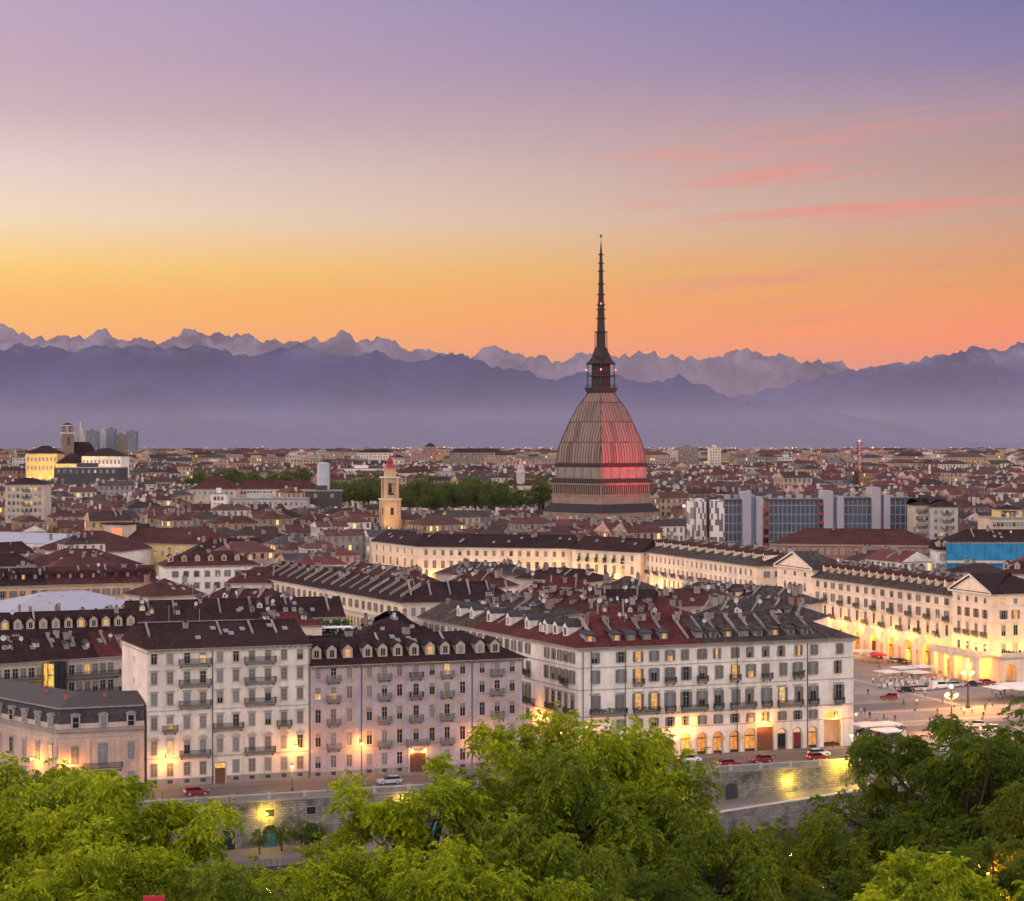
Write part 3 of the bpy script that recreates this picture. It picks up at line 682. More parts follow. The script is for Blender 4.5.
# the blind gable end has the sunset glow painted in, paler and pinker
gb = MB(); S_ = B.S
gb.poly([(*S_(-.02, 18.0), 0), (*S_(-.02, 0), 0), (*S_(-.02, 0), 24.0), (*S_(-.02, 9), 27.6), (*S_(-.02, 18.0), 24.0)], M['glowpink']); ob('gable_wall', gb.data('g', fix=False), B.root)
B.roof(M['brown'], 3.6, .6, 0, 0)
cB = [B.px(x) for x in (154, 170, 187, 203, 220, 236, 252, 268, 284, 300)]
for z, k, kind, tr, ht in ((22.35, 0, 'plain', M['trim'], 1.9), (18.9, 1, 'lintel', M['trim'], 2.0), (15.2, 2, 'lintel', M['trim'], 2.0), (11.0, 3, 'lintel', M['trim'], 2.1), (6.7, 4, 'arched', M['trim'], 2.3)):
    pn = {0: {2: M['glass'], 3: M['litw']}, 3: {1: M['lit']}, 1: {}, 2: {}, 4: {1: M['litw'], 3: M['curtain'], 6: M['shutterdark'], 7: M['shutterdark']}}[k]
    B.win(cB, z, .95, ht, kind, trim=tr, pane=pn, lit=.02, curt=.25, shut=.4)
B.win(cB[:4]+cB[5:], 2.9, 1.05, 2.2, 'plain', trim=M['trim'], shut=.7, lit=0)
for k in range(10): B.place('vent', (lambda m: (m.box(-.45, .45, -.08, .02, -.3, .3, M['iron']), m)[1])(MB()).data('vent'), 'front', cB[k], .75)
mb = MB(); mb.box(-.9, .9, -.1, .03, 0, 2.7, M['wood']); mb.box(-.9, .9, -.08, .03, 2.75, 3.5, M['shopy']); mb.box(-1.15, -.9, -.2, .03, 0, 3.6, M['trim']); mb.box(.9, 1.15, -.2, .03, 0, 3.6, M['trim']); mb.box(-1.15, 1.15, -.2, .03, 3.6, 3.85, M['trim'])
B.place('door', mb, 'front', cB[4], 0)
mid = lambda i, j: (cB[i]+cB[j])/2
for zf in (21.2, 17.6, 13.9): B.balc(mid(2, 3), zf, 5.6); B.balc(mid(6, 7), zf, 5.6)
B.balc(cB[1], 9.7, 2.6); B.balc(mid(4, 5), 9.7, 5.4); B.balc(cB[8], 9.7, 2.6)
B.balc(mid(2, 3), 5.2, 5.4); B.balc(mid(6, 7), 5.2, 5.4)
B.course(4.75, .3, .14, M['trim']); B.course(13.1, .16, .08, M['trim']); B.course(23.2, .25, .16, M['trim'], 'cornice'); B.course(0, 1.3, .06, M['darktrim'], 'plinth')
brk = MB(); brk.prism([(0, 0), (-.55, 0), (-.5, -.15), (0, -.7)], -.1, .1, M['trim']); brk = brk.data('eave_bracket')
for k in range(27): B.place('eave_bracket', brk, 'front', .6+k*1.07, 23.95)
for z in (25.2, 21.4, 17.6, 12.7): B.win([9], z, .45, .9, 'plain', 'left', pane=M['glass'], trim=M['glowpink'])
B.pipe(11.4); B.pipe(28.7)
B.firewalls([.9, 13.6, 19.3, 23.6], .45, .98, .5, False); B.stacks([8.6], .4); B.skylights(7); B.antennas(2)
wall_lamp('amber wall lamp by the left edge of the tall white block', B, 'front', B.px(165.5), 5.1, 380)
wall_lamp('amber wall lamp by the right edge of the tall white block', B, 'front', B.px(295), 6.1, 420)

# lilac block with dormers
C = Bld('apartment_building', 'lilac five storey block with peach window frames and a row of white dormers', 'apartment block', uv(72, 327), uv(112, 327), 17, 20.1, M['lilac'], trim=M['peach'])
C.roof(M['dark'], 4.3, .95, 0, 1)
cC = [C.px(x) for x in (318, 333.4, 349.4, 369.3, 384.4, 399.6, 416, 432, 447, 462.5, 482, 497, 512)]
lc = {1: {0: M['litw'], 1: M['lit']}, 0: {8: M['litw']}}
for i, (z, kind, h) in enumerate(((18.55, 'plain', 1.95), (15.05, 'plain', 2.1), (10.95, 'pediment', 2.3), (6.7, 'pediment', 2.4))):
    C.win(cC, z, .95, h, kind, pane=lc.get(i), lit=0, curt=.25, shut=.12)
C.win(cC[:6]+cC[8:], 2.75, .95, 2.1, 'plain', shut=.6, curt=.3, lit=0, trim=M['lilac'])
for k in (1, 4, 6, 8, 11):
    for zf in (17.3, 13.7): C.balc(cC[k], zf, 2.5, 'stone' if k % 3 else 'bars')
    C.balc(cC[k], 9.5, 2.5, 'stone')
for k in (1, 4, 8, 11): C.balc(cC[k], 5.1, 2.6, 'stone')
C.balc(cC[6]+.3, 5.1, 4.4, 'stone')
dm = MB(); dm.box(-1.5, 1.5, -.1, .03, 0, 3.4, M['wood']); dm.box(-1.75, -1.5, -.24, .03, 0, 3.7, M['peach']); dm.box(1.5, 1.75, -.24, .03, 0, 3.7, M['peach']); dm.box(-1.75, 1.75, -.24, .03, 3.7, 4.0, M['peach'])
for k in range(4): dm.box(-1.4+k*.72, -.82+k*.72, -.14, -.101, .4, 3.0, M['wood'])
C.place('door', dm, 'front', cC[6]+.3, 0)
C.course(4.55, .3, .13); C.course(8.7, .16, .07, M['lilac']); C.course(12.8, .16, .07, M['lilac']); C.course(17.0, .16, .07); C.course(19.6, .42, .3, M['peach'], 'cornice'); C.course(0, 1.0, .06, M['darktrim'], 'plinth')
for k in range(13): C.place('vent', (lambda m: (m.box(-.45, .45, -.08, .02, -.3, .3, M['iron']), m)[1])(MB()).data('vent'), 'front', cC[k], .6)
brk2 = MB(); brk2.prism([(0, 0), (-.8, 0), (-.75, -.15), (0, -.55)], -.12, .12, M['peach']); brk2 = brk2.data('eave_bracket')
for k in range(46): C.place('eave_bracket', brk2, 'front', .5+k*.868, 19.95)
C.dormers(cC[:12], .14, 1.75, 1.75, M['dark'], M['beige'])
C.pipe(C.px(361.5)); C.pipe(C.px(472))
C.firewalls([.4, 14, 26.5], .5, 1, .4, False); C.skylights(4, .7, .9); C.stacks([9, 20, 31], .5)
wall_lamp('amber wall lamp beside the long drainpipe of the lilac block', C, 'front', C.px(361.5)-.3, 6.0, 420)
wall_lamp('amber wall lamp near the right end of the lilac block', C, 'front', C.px(477), 6.2, 420)
wall_lamp('small lamp over the arched door of the lilac block, left one', C, 'front', cC[6]-.9, 4.2, 60, WARM, 'lampw', outd=.5)
wall_lamp('small lamp over the arched door of the lilac block, right one', C, 'front', cC[6]+1.6, 4.2, 60, WARM, 'lampw', outd=.5)

# white corner palace at the square
def arch_strip(mb, x0, x1, z0, z1, xc, w_, zs, mat, y=0):
    """wall strip from x0 to x1 with one round-headed opening"""
    r = w_/2; arc = [(xc-r*math.cos(math.pi*i/12), zs+r*math.sin(math.pi*i/12)) for i in range(13)]
    Lp = [(x0, z0), (xc-r, z0)]+arc[:7]+[(xc, z1), (x0, z1)]; Rp = [(x1, z0), (x1, z1), (xc, z1)]+arc[6:]+[(xc+r, z0)]
    for P in (Lp, Rp): mb.poly([(p[0], y, p[1]) for p in P], mat)
def reveal(mb, xc, w_, z0, zs, dp, mat, y=0):
    r = w_/2; arc = [(xc-r, z0)]+[(xc-r*math.cos(math.pi*i/12), zs+r*math.sin(math.pi*i/12)) for i in range(13)]+[(xc+r, z0)]
    for p, q in zip(arc, arc[1:]): mb.poly([(p[0], y, p[1]), (q[0], y, q[1]), (q[0], y+dp, q[1]), (p[0], y+dp, p[1])], mat)
pD0, pD1 = uv(123.6, 328), uv(181.9, 328)
D = Bld('corner_palace', 'big white corner palace between the side street and the square, roof half red half grey', 'palace', pD0, pD1, 17, 21.4, M['white'], shear=-.155, trim=M['trim'], open_to=8.0)
D.roof(M['red'], 4.3, .85, 1, 1, D.px(703), M['stone'])
cD = [D.px(x) for x in (594.5, 621, 638, 654, 670, 686, 702, 718, 734.6, 750.7, 766.5, 782, 797.5, 813, 838.6)]
sd = ['shutters']*15
D.win(cD, 19.3, 1.05, 2.0, 'shutters', pane={2: M['lit'], 4: M['lit'], 7: M['litw'], 12: M['lit']}, lit=0, curt=.25, shut=.2)
D.win(cD, 15.7, 1.1, 2.5, 'shutters', pane={2: M['lit'], 8: M['lit'], 9: M['lit']}, lit=0, curt=.25, shut=.2)
D.win(cD, 10.7, 1.2, 3.0, 'lintel_shutters', pane={2: M['lit'], 3: M['lit'], 11: M['litw']}, lit=0, curt=.35, shut=.1)
D.win(cD[1:14], 6.6, 1.0, 1.7, 'shutters', pane={8: M['litw'], 9: M['lit']}, lit=0, curt=.3, shut=.2)
for k in (2, 4, 6, 8, 10, 12): D.balc(cD[k], 14.2, 2.2, 'iron' if k != 12 else 'plants')
for a, b_ in ((0, 1), (2, 3), (4, 4), (5, 6), (7, 7), (8, 9), (10, 10), (11, 12), (13, 13), (14, 14)): D.balc((cD[a]+cD[b_])/2, 8.75, (cD[b_]-cD[a])+2.0, 'plants' if a in (0, 2, 1) else 'bars')
D.course(17.4, .22, .1); D.course(13.2, .22, .1); D.course(8.1, .3, .16); D.course(5.35, .2, .1); D.course(20.7, .6, .35, M['trim'], 'cornice')
for k in (1.7, .0, 8.6, 32, 47.2): D.pipe(k+.9)
gfm = MB(); xs_ = [0]+[(cD[i]+cD[i+1])/2 for i in range(14)]+[D.L]; xs_[14] = 50.2
arc_x = xs_[14]
for i in range(14):
    if i == 0: xc = cD[0]
    else: xc = cD[i]
    wd = 2.5 if i in (3, 9) else 1.9
    if i in (10,): continue
    arch_strip(gfm, xs_[i], xs_[i+1], 0, 8, xc, wd, 3.1 if i not in (3,) else 3.2, M['white']); reveal(gfm, xc, wd, 0, 3.1 if i != 3 else 3.2, .45, M['white'])
gfm.poly([(xs_[10], 0, 0), (xs_[11], 0, 0), (xs_[11], 0, 8), (xs_[10], 0, 8)], M['white'])
arch_strip(gfm, arc_x, D.L, 0, 8, (arc_x+D.L)/2-.5, 4.0, 5.2, M['white']); reveal(gfm, (arc_x+D.L)/2-.5, 4.0, 0, 5.2, .9, M['white'])
gfm.box(arc_x-.3, D.L, 5.2, 5.4, 0, 7.9, M['white']); gfm.box(arc_x-.3, arc_x-.1, .5, 5.4, 0, 7.9, M['palace'])
ob('ground_floor', gfm.data('gf', fix=False), D.root)
shops = [M['glass'], M['shopy'], M['shopy'], M['shopy'], M['shop'], M['shopy'], M['shop'], M['shop'], M['shop'], M['shop'], None, M['glass'], M['redpaint'], M['shop']]
for i in range(14):
    if shops[i] is None: continue
    wd = 2.5 if i in (3, 9) else 1.9
    s_ = MB(); s_.prism([(wd/2*math.cos(math.pi*j/10), 3.1+wd/2*math.sin(math.pi*j/10)) for j in range(11)]+[(-wd/2, 0), (wd/2, 0)], .40, .46, M['iron'], 'y')
    mt = shops[i]; s_.box(-wd/2+.12, -.06, .33, .39, .5, 2.9, mt); s_.box(.06, wd/2-.12, .33, .39, .5, 2.9, mt)
    s_.prism([((wd/2-.14)*math.cos(math.pi*j/10), 3.12+(wd/2-.14)*math.sin(math.pi*j/10)) for j in range(11)], .33, .39, mt if i not in (11, 12, 13) else M['litw'], 'y')
    so_ = D.place('shopfront', s_, 'front', cD[i], 0.02)
    su = MB(); rr = wd/2
    for j in range(12):
        a1, a2 = math.pi*j/12, math.pi*(j+1)/12
        su.poly([((rr)*math.cos(a1), -.05, 3.1+rr*math.sin(a1)), ((rr+.22)*math.cos(a1), -.05, 3.1+(rr+.22)*math.sin(a1)), ((rr+.22)*math.cos(a2), -.05, 3.1+(rr+.22)*math.sin(a2)), (rr*math.cos(a2), -.05, 3.1+rr*math.sin(a2))], M['trim'])
    for q in (-1, 1): su.box(*sorted((q*rr, q*(rr+.22))), -.05, -.002, 0, 3.1, M['trim'])
    D.place('arch_surround', su, 'front', cD[i], 0)
dm = MB(); dm.box(-1.75, 1.75, -.06, .02, 0, 4.6, M['wood']); dm.box(-2.1, -1.75, -.22, .02, 0, 4.9, M['trim']); dm.box(1.75, 2.1, -.22, .02, 0, 4.9, M['trim']); dm.box(-2.1, 2.1, -.22, .02, 4.9, 5.2, M['trim'])
for k in range(6): dm.box(-1.6+k*.55, -1.16+k*.55, -.1, -.061, .3, 4.3, M['wood'])
D.place('door', dm, 'front', D.px(764.5), 0)
for i in (1, 2):
    aw = MB(); aw.prism([(0, 3.9), (0, 4.0), (-1.3, 3.1), (-1.3, 3.0)], -1.15, 1.15, M['canvas']); D.place('awning', aw, 'front', cD[i+2], 0)
D.firewalls([D.px(x) for x in (597, 619, 648, 669, 690, 708, 722, 742, 757, 772, 790, 815)], .12, .95, .65)
D.dormers([D.px(x) for x in (592.5, 619.5, 634, 650, 667)], .12, 1.6, 1.25, M['mansard'], M['darktrim'], [0, 1, 4], True)
D.dormers([D.px(x) for x in (702, 716, 731, 748, 762, 778, 794, 808)], .12, 1.5, 1.2, M['stone'], M['darktrim'], [2, 5], True)
D.stacks([D.px(x) for x in (606, 627, 660, 664, 680, 700, 733, 739, 760, 766, 786, 800)], .47); D.dishes(4)
wall_lamp('amber wall lamp over the lit shop awnings of the corner palace', D, 'front', D.px(685.5), 5.7, 520)
wall_lamp('amber wall lamp above the brown gate of the corner palace', D, 'front', D.px(761), 5.9, 380)
wall_lamp('amber wall lamp at the side street corner of the corner palace', D, 'front', .9, 4.6, 650)
wall_lamp('wall lamp inside the tall corner arch of the corner palace', D, 'front', D.L-4.2, 6.2, 300, WARM, 'lampw', outd=.7)
wall_lamp('wall lamp on the square side of the corner palace', D, 'right', 1.2, 6.0, 420, WARM, 'lampw')
wall_lamp('wall lamp facing the square on the far side of the tall corner arch', D, 'right', 14, 9.5, 300, WARM, 'lampw')
for x, c_ in ((D.px(724), M['shop']), (D.px(742), M['shop'])):
    mb = MB(); mb.box(-.16, .16, -.22, 0, -.35, .35, c_); D.place('sconce', mb, 'front', x, 2.9)
lt = thing('hanging_lamp', 'warm lamp hanging under the vault of the tall corner arch', 'lamp', (D.root.matrix_basis @ Vector((D.L-4.3, 2.7, 7.2))))
mb = MB(); mb.tube((0, 0, .7), (0, 0, .1), .03, .03, M['iron']); ob('rod', mb, lt); mb = MB(); mb.ball((0, 0, 0), .22, M['lampw']); ob('globe', mb, lt); lamp_light(lt, (0, 0, -.5), 380, WARM)
lt = thing('hanging_lamp', 'warm lamp hanging inside the shop doorway under the awnings of the corner palace', 'lamp', (D.root.matrix_basis @ Vector((cD[4]-1.2, -1.4, 3.4))))
mb = MB(); mb.tube((0, 1.4, .5), (0, 0, .2), .03, .03, M['iron']); ob('rod', mb, lt); mb = MB(); mb.ball((0, 0, 0), .2, M['lampw']); ob('globe', mb, lt); lamp_light(lt, (0, -.2, -.4), 300, WARM)

# side-street wing of the corner palace
q1 = D.root.matrix_basis @ Vector((*D.S(0, 17.0), 0)); q0 = pt(420, 616.5, 21.4)
W = Bld('palace_wing', 'white wing of the corner palace down the side street, with a row of white dormers', 'palace', q0, (q1.x, q1.y), 14, 21.3, M['white'])
W.roof(M['stone'], 3.6, .8, 0, 0, W.L-27, M['red'])
def wcols(b, n, f='front'): return b.cols(n, 1.2, f)
D_l = D.cols(6, 1.0, 'left')
D.win(D_l[1::1], 19.3, 1.05, 2.0, 'shutters', 'left', shut=.25); D.win(D_l[1:], 15.6, 1.1, 2.4, 'shutters', 'left'); D.win(D_l[1:], 10.7, 1.2, 2.9, 'lintel', 'left'); D.win(D_l[1:], 6.6, 1, 1.6, 'plain', 'left'); D.win(D_l[1:], 2.5, 1.6, 3.2, 'plain', 'left', pane=M['shop'])
D.balc(D_l[4], 14.2, 2, 'plants', 'left'); D.balc(D_l[5]-.5, 8.75, 3.6, 'plants', 'left'); D.balc(D_l[2], 8.75, 3.4, 'plants', 'left')
n_ = int(W.L/3.1); xs_ = W.cols(n_)
W.win(xs_, 19.3, 1.05, 2.0, 'shutters'); W.win(xs_, 15.6, 1.1, 2.4, 'shutters'); W.win(xs_, 10.7, 1.2, 2.9, 'lintel_shutters'); W.win(xs_, 6.6, 1.0, 1.6); W.win(xs_, 2.5, 1.6, 3.2, pane=M['shop'])
for i in range(1, n_, 3): W.balc(xs_[i], 14.2, 2.1, 'plants'); W.balc(xs_[i]+1, 8.75, 4, 'plants')
for z in (17.4, 13.2, 8.1): W.course(z, .22, .1)
W.course(20.6, .55, .35, M['trim'], 'cornice')
W.dormers([W.px(x) for x in (450, 463, 480, 499, 518, 536, 546, 556)], .3, 2.0, 1.9, M['mansard'], M['white'])
W.dormers([W.L-1.5], .3, 1.6, 1.5, M['mansard'], M['white'])
W.stacks([random.uniform(2, W.L-2) for _ in range(22)]); W.firewalls([W.L*.2, W.L*.42, W.L*.63, W.L*.86], .3, 1, .6); W.dishes(3)
wall_lamp('amber wall lamp half way down the side street beside the white wing', W, 'front', W.px(556), 5.0, 700, outd=1.6)
wall_lamp('amber wall lamp deep in the side street beside the white wing', W, 'front', W.px(540), 6.5, 500, outd=1.6)
wall_lamp('amber wall lamp on the side street corner of the corner palace', D, 'left', 13, 5, 600, outd=1.4)
# ------------------------------------------------------------------ north row of the square
def row(s): return Vector((121-.3527*s, 468+.9357*s))
def pal_windows(b, n, levels, f='front', pat='shutters', m=1.5, lit=.06, **k):
    xs = b.cols(n, m, f)
    for (z, w_, h_, kind) in levels: b.win(xs, z, w_, h_, kind, f, lit=lit, **k)
    return xs
def facade_glow(b, xs, z, e, lab, group, mat='lampw', color=WARM, outd=1.1, f='front'):
    for x in xs: wall_lamp(lab, b, f, x, z, e, color, mat, group, outd)
# long arcaded range
N2 = Bld('arcaded_palace', 'long arcaded palace lit gold along the far side of the square, with many dormers', 'palace', row(89.2), row(17.8), 15, 20.2, M['palace'], trim=M['paletrim'], open_to=8.2)
nb = 8; bw = N2.L/nb; mb = MB(); bk = MB()
for i in range(nb):
    x0, x1 = i*bw, (i+1)*bw; xm = x0+bw*.68
    arch_strip(mb, xm-2.6, x1, 0, 8.2, xm, 3.9, 4.7, M['palace']); reveal(mb, xm, 3.9, 0, 4.7, .9, M['palace'])
    arch_strip(mb, x0, xm-2.6, 0, 8.2, (x0+xm-2.6)/2, 1.7, 3.6, M['palace']); reveal(mb, (x0+xm-2.6)/2, 1.7, 0, 3.6, .9, M['palace'])
ob('arcade', mb.data('arcade', fix=False), N2.root)
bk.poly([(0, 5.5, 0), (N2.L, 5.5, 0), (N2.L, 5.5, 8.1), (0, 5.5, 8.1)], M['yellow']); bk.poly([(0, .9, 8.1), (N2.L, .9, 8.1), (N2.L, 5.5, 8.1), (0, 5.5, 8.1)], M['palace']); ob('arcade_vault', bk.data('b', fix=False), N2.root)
for i in range(nb):
    xm = i*bw+bw*.68; s_ = MB(); s_.box(-1.3, 1.3, -.1, .02, 0, 3.0, M['litgreen'] if i == 4 else random.choice((M['shop'], M['wood'], M['shopy'], M['wood']))); s_.box(-1.4, 1.4, -.14, .02, 3.05, 3.5, M['iron'])
    o = ob('shopfront', s_, N2.root, (xm, 5.48, 0))
    l = thing('arcade_lamp', 'warm lamp hanging in an arch of the long arcaded palace', 'lamp', N2.root.matrix_basis @ Vector((xm, 2.8, 6.3)), 0, 'lamps hanging in the arcade')
    m2 = MB(); m2.ball((0, 0, 0), .3, M['lampw']); ob('globe', m2, l); m2 = MB(); m2.tube((0, 0, .3), (0, 0, 1.8), .03, .03, M['iron']); ob('rod', m2, l); lamp_light(l, (0, 0, -.55), 800, AMBER)
    if i: wall_lamp('bright lantern on the pier between two arches of the long arcaded palace', N2, 'front', i*bw, 9.0, 370, WARM, 'lampw', 'lanterns along the arcaded palace', 2.2)
    md = MB(); md.lathe([(.6, 0), (.6, .12), (.45, .14)], M['paletrim'], 12); o = N2.place('medallion', md, 'front', i*bw+1.6, 6.9); o.rotation_euler.x = R(90)
N2.roof(M['stone'], 4.6, .9, 0, 0)
xs_ = N2.cols(nb*2, 0)
N2.win(xs_, 18.4, 1.05, 1.7, 'shutters', lit=.08); N2.win(xs_, 14.9, 1.1, 2.3, 'shutters', lit=.04); N2.win(xs_, 10.9, 1.15, 2.8, 'lintel', lit=.05)
for i, x in enumerate(xs_):
    if i % 2: N2.balc(x, 13.5, 2.3, 'iron')
    else: N2.balc(x, 9.3, 2.5, 'iron')
for z in (16.9, 12.9, 8.3): N2.course(z, .25, .12)
N2.course(19.6, .6, .45, M['paletrim'], 'cornice')
N2.dormers([N2.L*(i+.5)/17 for i in range(17)], .3, 1.5, 1.5, M['redbrown'], M['palace'], lp=.25)
N2.stacks([random.uniform(2, N2.L-2) for _ in range(30)]); N2.firewalls([N2.L*(i+.5)/9 for i in range(9)], .55, 1, .7); N2.dishes(6); N2.antennas(5)
# pedimented end pavilion with a portico
N1 = Bld('pedimented_palace', 'pedimented end pavilion with a columned portico and lit terrace beside the square', 'palace', row(17.7), row(0), 21, 21.9, M['palace'], trim=M['paletrim'])
N1.roof(M['dark'], 4.6, .8, 1, 1)
def pediment(b, x0, x1, z, h, mat, rm):
    pd = MB(); pd.prism([(x0-.5, z), (x1+.5, z), ((x0+x1)/2, z+h)], -.25, 2.0, mat, 'y')
    for p, q in (((x0-.9, z-.05), ((x0+x1)/2, z+h+.25)), ((x1+.9, z-.05), ((x0+x1)/2, z+h+.25))):
        pd.mesh([(p[0], -.9, p[1]), (q[0], -.9, q[1]), (q[0], b.D/2, q[1]), (p[0], b.D/2, p[1]), (p[0], -.9, p[1]+.35), (q[0], -.9, q[1]+.35), (q[0], b.D/2, q[1]+.35), (p[0], b.D/2, p[1]+.35)],
                [(0, 1, 2, 3), (4, 5, 6, 7), (0, 1, 5, 4), (0, 3, 7, 4), (1, 2, 6, 5)], rm)
    pd.box(x0-.9, x1+.9, -.9, .0, z-.5, z, M['paletrim'])
    for p, q in (((x0-.95, z-.06), ((x0+x1)/2, z+h+.24)), ((x1+.95, z-.06), ((x0+x1)/2, z+h+.24))): pd.mesh([(p[0], -1.0, p[1]-.1), (q[0], -1.0, q[1]-.1), (q[0], -.85, q[1]-.1), (p[0], -.85, p[1]-.1), (p[0], -1.0, p[1]+.4), (q[0], -1.0, q[1]+.4), (q[0], -.85, q[1]+.4), (p[0], -.85, p[1]+.4)], [(0, 1, 2, 3), (4, 5, 6, 7), (0, 1, 5, 4), (3, 2, 6, 7), (0, 3, 7, 4), (1, 2, 6, 5)], M['paletrim'])
    ob('pediment', pd.data('pediment'), b.root)
pediment(N1, .3, N1.L-.3, 22.0, 4.0, M['palace'], M['dark'])
xs_ = N1.cols(4, 1.2)
N1.win(xs_, 20.0, 1.0, 1.3, 'plain', pane=M['glass']); N1.win(xs_, 16.6, 1.1, 2.2, 'shutters', pane=M['glass']); N1.win(xs_, 12.6, 1.15, 2.6, 'lintel', shut=.5); N1.win(xs_, 8.0, 1.15, 2.0, 'plain', pane=M['glass'])
for x in xs_: N1.balc(x, 11.1, 2, 'iron')
for z in (18.6, 14.6, 10.5): N1.course(z, .22, .1)
pm2 = MB(); pm2.box(-1.2, N1.L+1.2, -6.0, 0, 6.0, 6.7, M['paletrim']); ob('terrace', pm2, N1.root)
pm2 = MB(); pm2.box(-1.2, N1.L+1.2, -6.0, -5.75, 6.705, 7.7, M['palace']); pm2.box(-1.2, -.95, -5.75, 0, 6.705, 7.7, M['palace']); pm2.box(N1.L+.95, N1.L+1.2, -5.75, 0, 6.705, 7.7, M['palace']); pm2.box(-1.4, N1.L+1.4, -6.15, -5.6, 7.7, 7.9, M['paletrim']); ob('terrace_parapet', pm2, N1.root)
for i in range(5):
    cm_ = MB(); w_ = .75 if i in (0, 4) else .55; cm_.box(-w_, w_, -w_, w_, 0, .5, M['paletrim']); cm_.box(-w_*.85, w_*.85, -w_*.85, w_*.85, .5, 5.5, M['palace']); cm_.box(-w_, w_, -w_, w_, 5.5, 5.99, M['paletrim'])
    ob('column', cm_, N1.root, (-.2+i*(N1.L+.4)/4, -5.2, 0))
for i in range(4):
    l = thing('arcade_lamp', 'warm lamp hanging under the columned portico of the end pavilion', 'lamp', N1.root.matrix_basis @ Vector((N1.L*(i+.5)/4, -2.8, 4.6)), 0, 'lamps hanging under the portico')
    m2 = MB(); m2.ball((0, 0, 0), .28, M['lampw']); ob('globe', m2, l); m2 = MB(); m2.tube((0, 0, .3), (0, 0, 1.39), .03, .03, M['iron']); ob('rod', m2, l); lamp_light(l, (0, 0, -.55), 800, AMBER)
    l = thing('terrace_lamp', 'low floodlight on the terrace above the portico', 'lamp', N1.root.matrix_basis @ Vector((N1.L*(i+.5)/4, -3.5, 6.75)), 0, 'floodlights on the terrace')
    m2 = MB(); m2.box(-.3, .3, -.12, .12, 0, .35, M['iron']); ob('housing', m2, l); m2 = MB(); m2.box(-.25, .25, .125, .15, .08, .3, M['lampw']); ob('lens', m2, l); lamp_light(l, (0, .7, .9), 460, WARM)
# its end face towards the river
for z, w_, h_, kd in ((20.0, 1.0, 1.3, 'plain'), (16.6, 1.2, 2.2, 'shutters'), (12.6, 1.2, 2.6, 'lintel'), (8.0, 1.3, 2.4, 'lintel')): N1.win(N1.cols(5, 1.5, 'right'), z, w_, h_, kd, 'right', lit=.1, pane={0: M['glass']} if z < 20 else {0: M['litw']})
er = MB(); L3 = 30
ea = Bld('terrace_range', 'low arcaded range with a planted terrace joined to the end pavilion', 'palace', (N1.root.matrix_basis @ Vector((N1.L+5.3, -1.0, 0))).xy, (N1.root.matrix_basis @ Vector((N1.L+5.3, -1.0, 0))).xy+uv(34, 0), 5.1, 6.6, M['palace'], trim=M['paletrim'], open_to=6.0)
mb = MB()
for i in range(6):
    arch_strip(mb, i*5.6, i*5.6+5.6, 0, 6.0, i*5.6+2.8, 3.0, 3.4, M['palace']); reveal(mb, i*5.6+2.8, 3.0, 0, 3.4, .7, M['palace'])
ob('arcade', mb.data('arcade', fix=False), ea.root)
pm2 = MB(); pm2.box(-.1, 34, -.2, .1, 6.61, 7.6, M['palace']); ob('parapet', pm2, ea.root)
for i in range(3):
    l = thing('arcade_lamp', 'warm lamp hanging in an arch of the low terraced range', 'lamp', ea.root.matrix_basis @ Vector((2.8+i*5.6, 2.6, 4.6)), 0, 'lamps hanging in the terraced range'); m2 = MB(); m2.ball((0, 0, 0), .28, M['lampw']); ob('globe', m2, l); m2 = MB(); m2.tube((0, 0, .3), (0, 0, 1.39), .03, .03, M['iron']); ob('rod', m2, l); lamp_light(l, (0, 0, -.55), 220, AMBER); ea.course(6.0, .3, .15)
for i in range(6):
    l = thing('terrace_lamp', 'floodlight among the planters on the low terraced range', 'lamp', ea.root.matrix_basis @ Vector((1.5+i*4.2, .8, 6.65)), 0, 'floodlights on the planted terrace')
    m2 = MB(); m2.box(-.3, .3, -.12, .12, 0, .35, M['iron']); ob('housing', m2, l); m2 = MB(); m2.box(-.25, .25, .125, .15, .08, .3, M['lampw']); ob('lens', m2, l); lamp_light(l, (0, .9, .8), 300, (1, .45, .07))
    if i < 5:
        p_ = MB()
        for k in range(26): p_.ball((random.uniform(-1, 1), random.uniform(-.3, .3), random.uniform(.2, 1.3)), random.uniform(.15, .32), M['plant'], 5, 3)
        tag(ob('terrace_shrub', p_, None, ea.root.matrix_basis @ Vector((2.8+i*3.6, .7, 6.7))), 'clipped green shrub in the row along the low terrace parapet', 'shrub', 'shrubs on the terrace parapet')
# far pavilion with a pediment, then the range beyond the side street
N3 = Bld('pedimented_palace', 'far pedimented pavilion half way along the lit side of the square', 'palace', row(111.5), row(89.3), 15, 22.4, M['palace'], trim=M['paletrim'])
N3.roof(M['stone'], 3.6, .8, 1, 1); pediment(N3, .3, N3.L-.3, 22.5, 4.2, M['palace'], M['stone'])
xs_ = N3.cols(3, 2)
for z, w_, h_, kd in ((20.6, 1.2, 1.2, 'plain'), (16.8, 1.2, 2.4, 'plain'), (12.2, 1.2, 3, 'lintel'), (7.5, 1.2, 2.6, 'plain'), (3, 1.8, 3.6, 'plain')): N3.win(xs_, z, w_, h_, kd, pane=M['shop'] if z < 4 else None)
for z in (18.8, 14.6, 9.6, 5.4): N3.course(z, .22, .1)
facade_glow(N3, [2, N3.L/2, N3.L-2], 8.6, 700, 'lantern low on the far pedimented pavilion', 'lanterns on the far pavilion')
N4 = Bld('long_palace', 'long cream four storey range beyond the pedimented pavilion, with grey slab roof', 'palace', row(212.5), row(125.2), 26, 21.2, M['palace'], trim=M['paletrim'])
N4.roof(M['stone'], 4.6, .9, 1, 1)
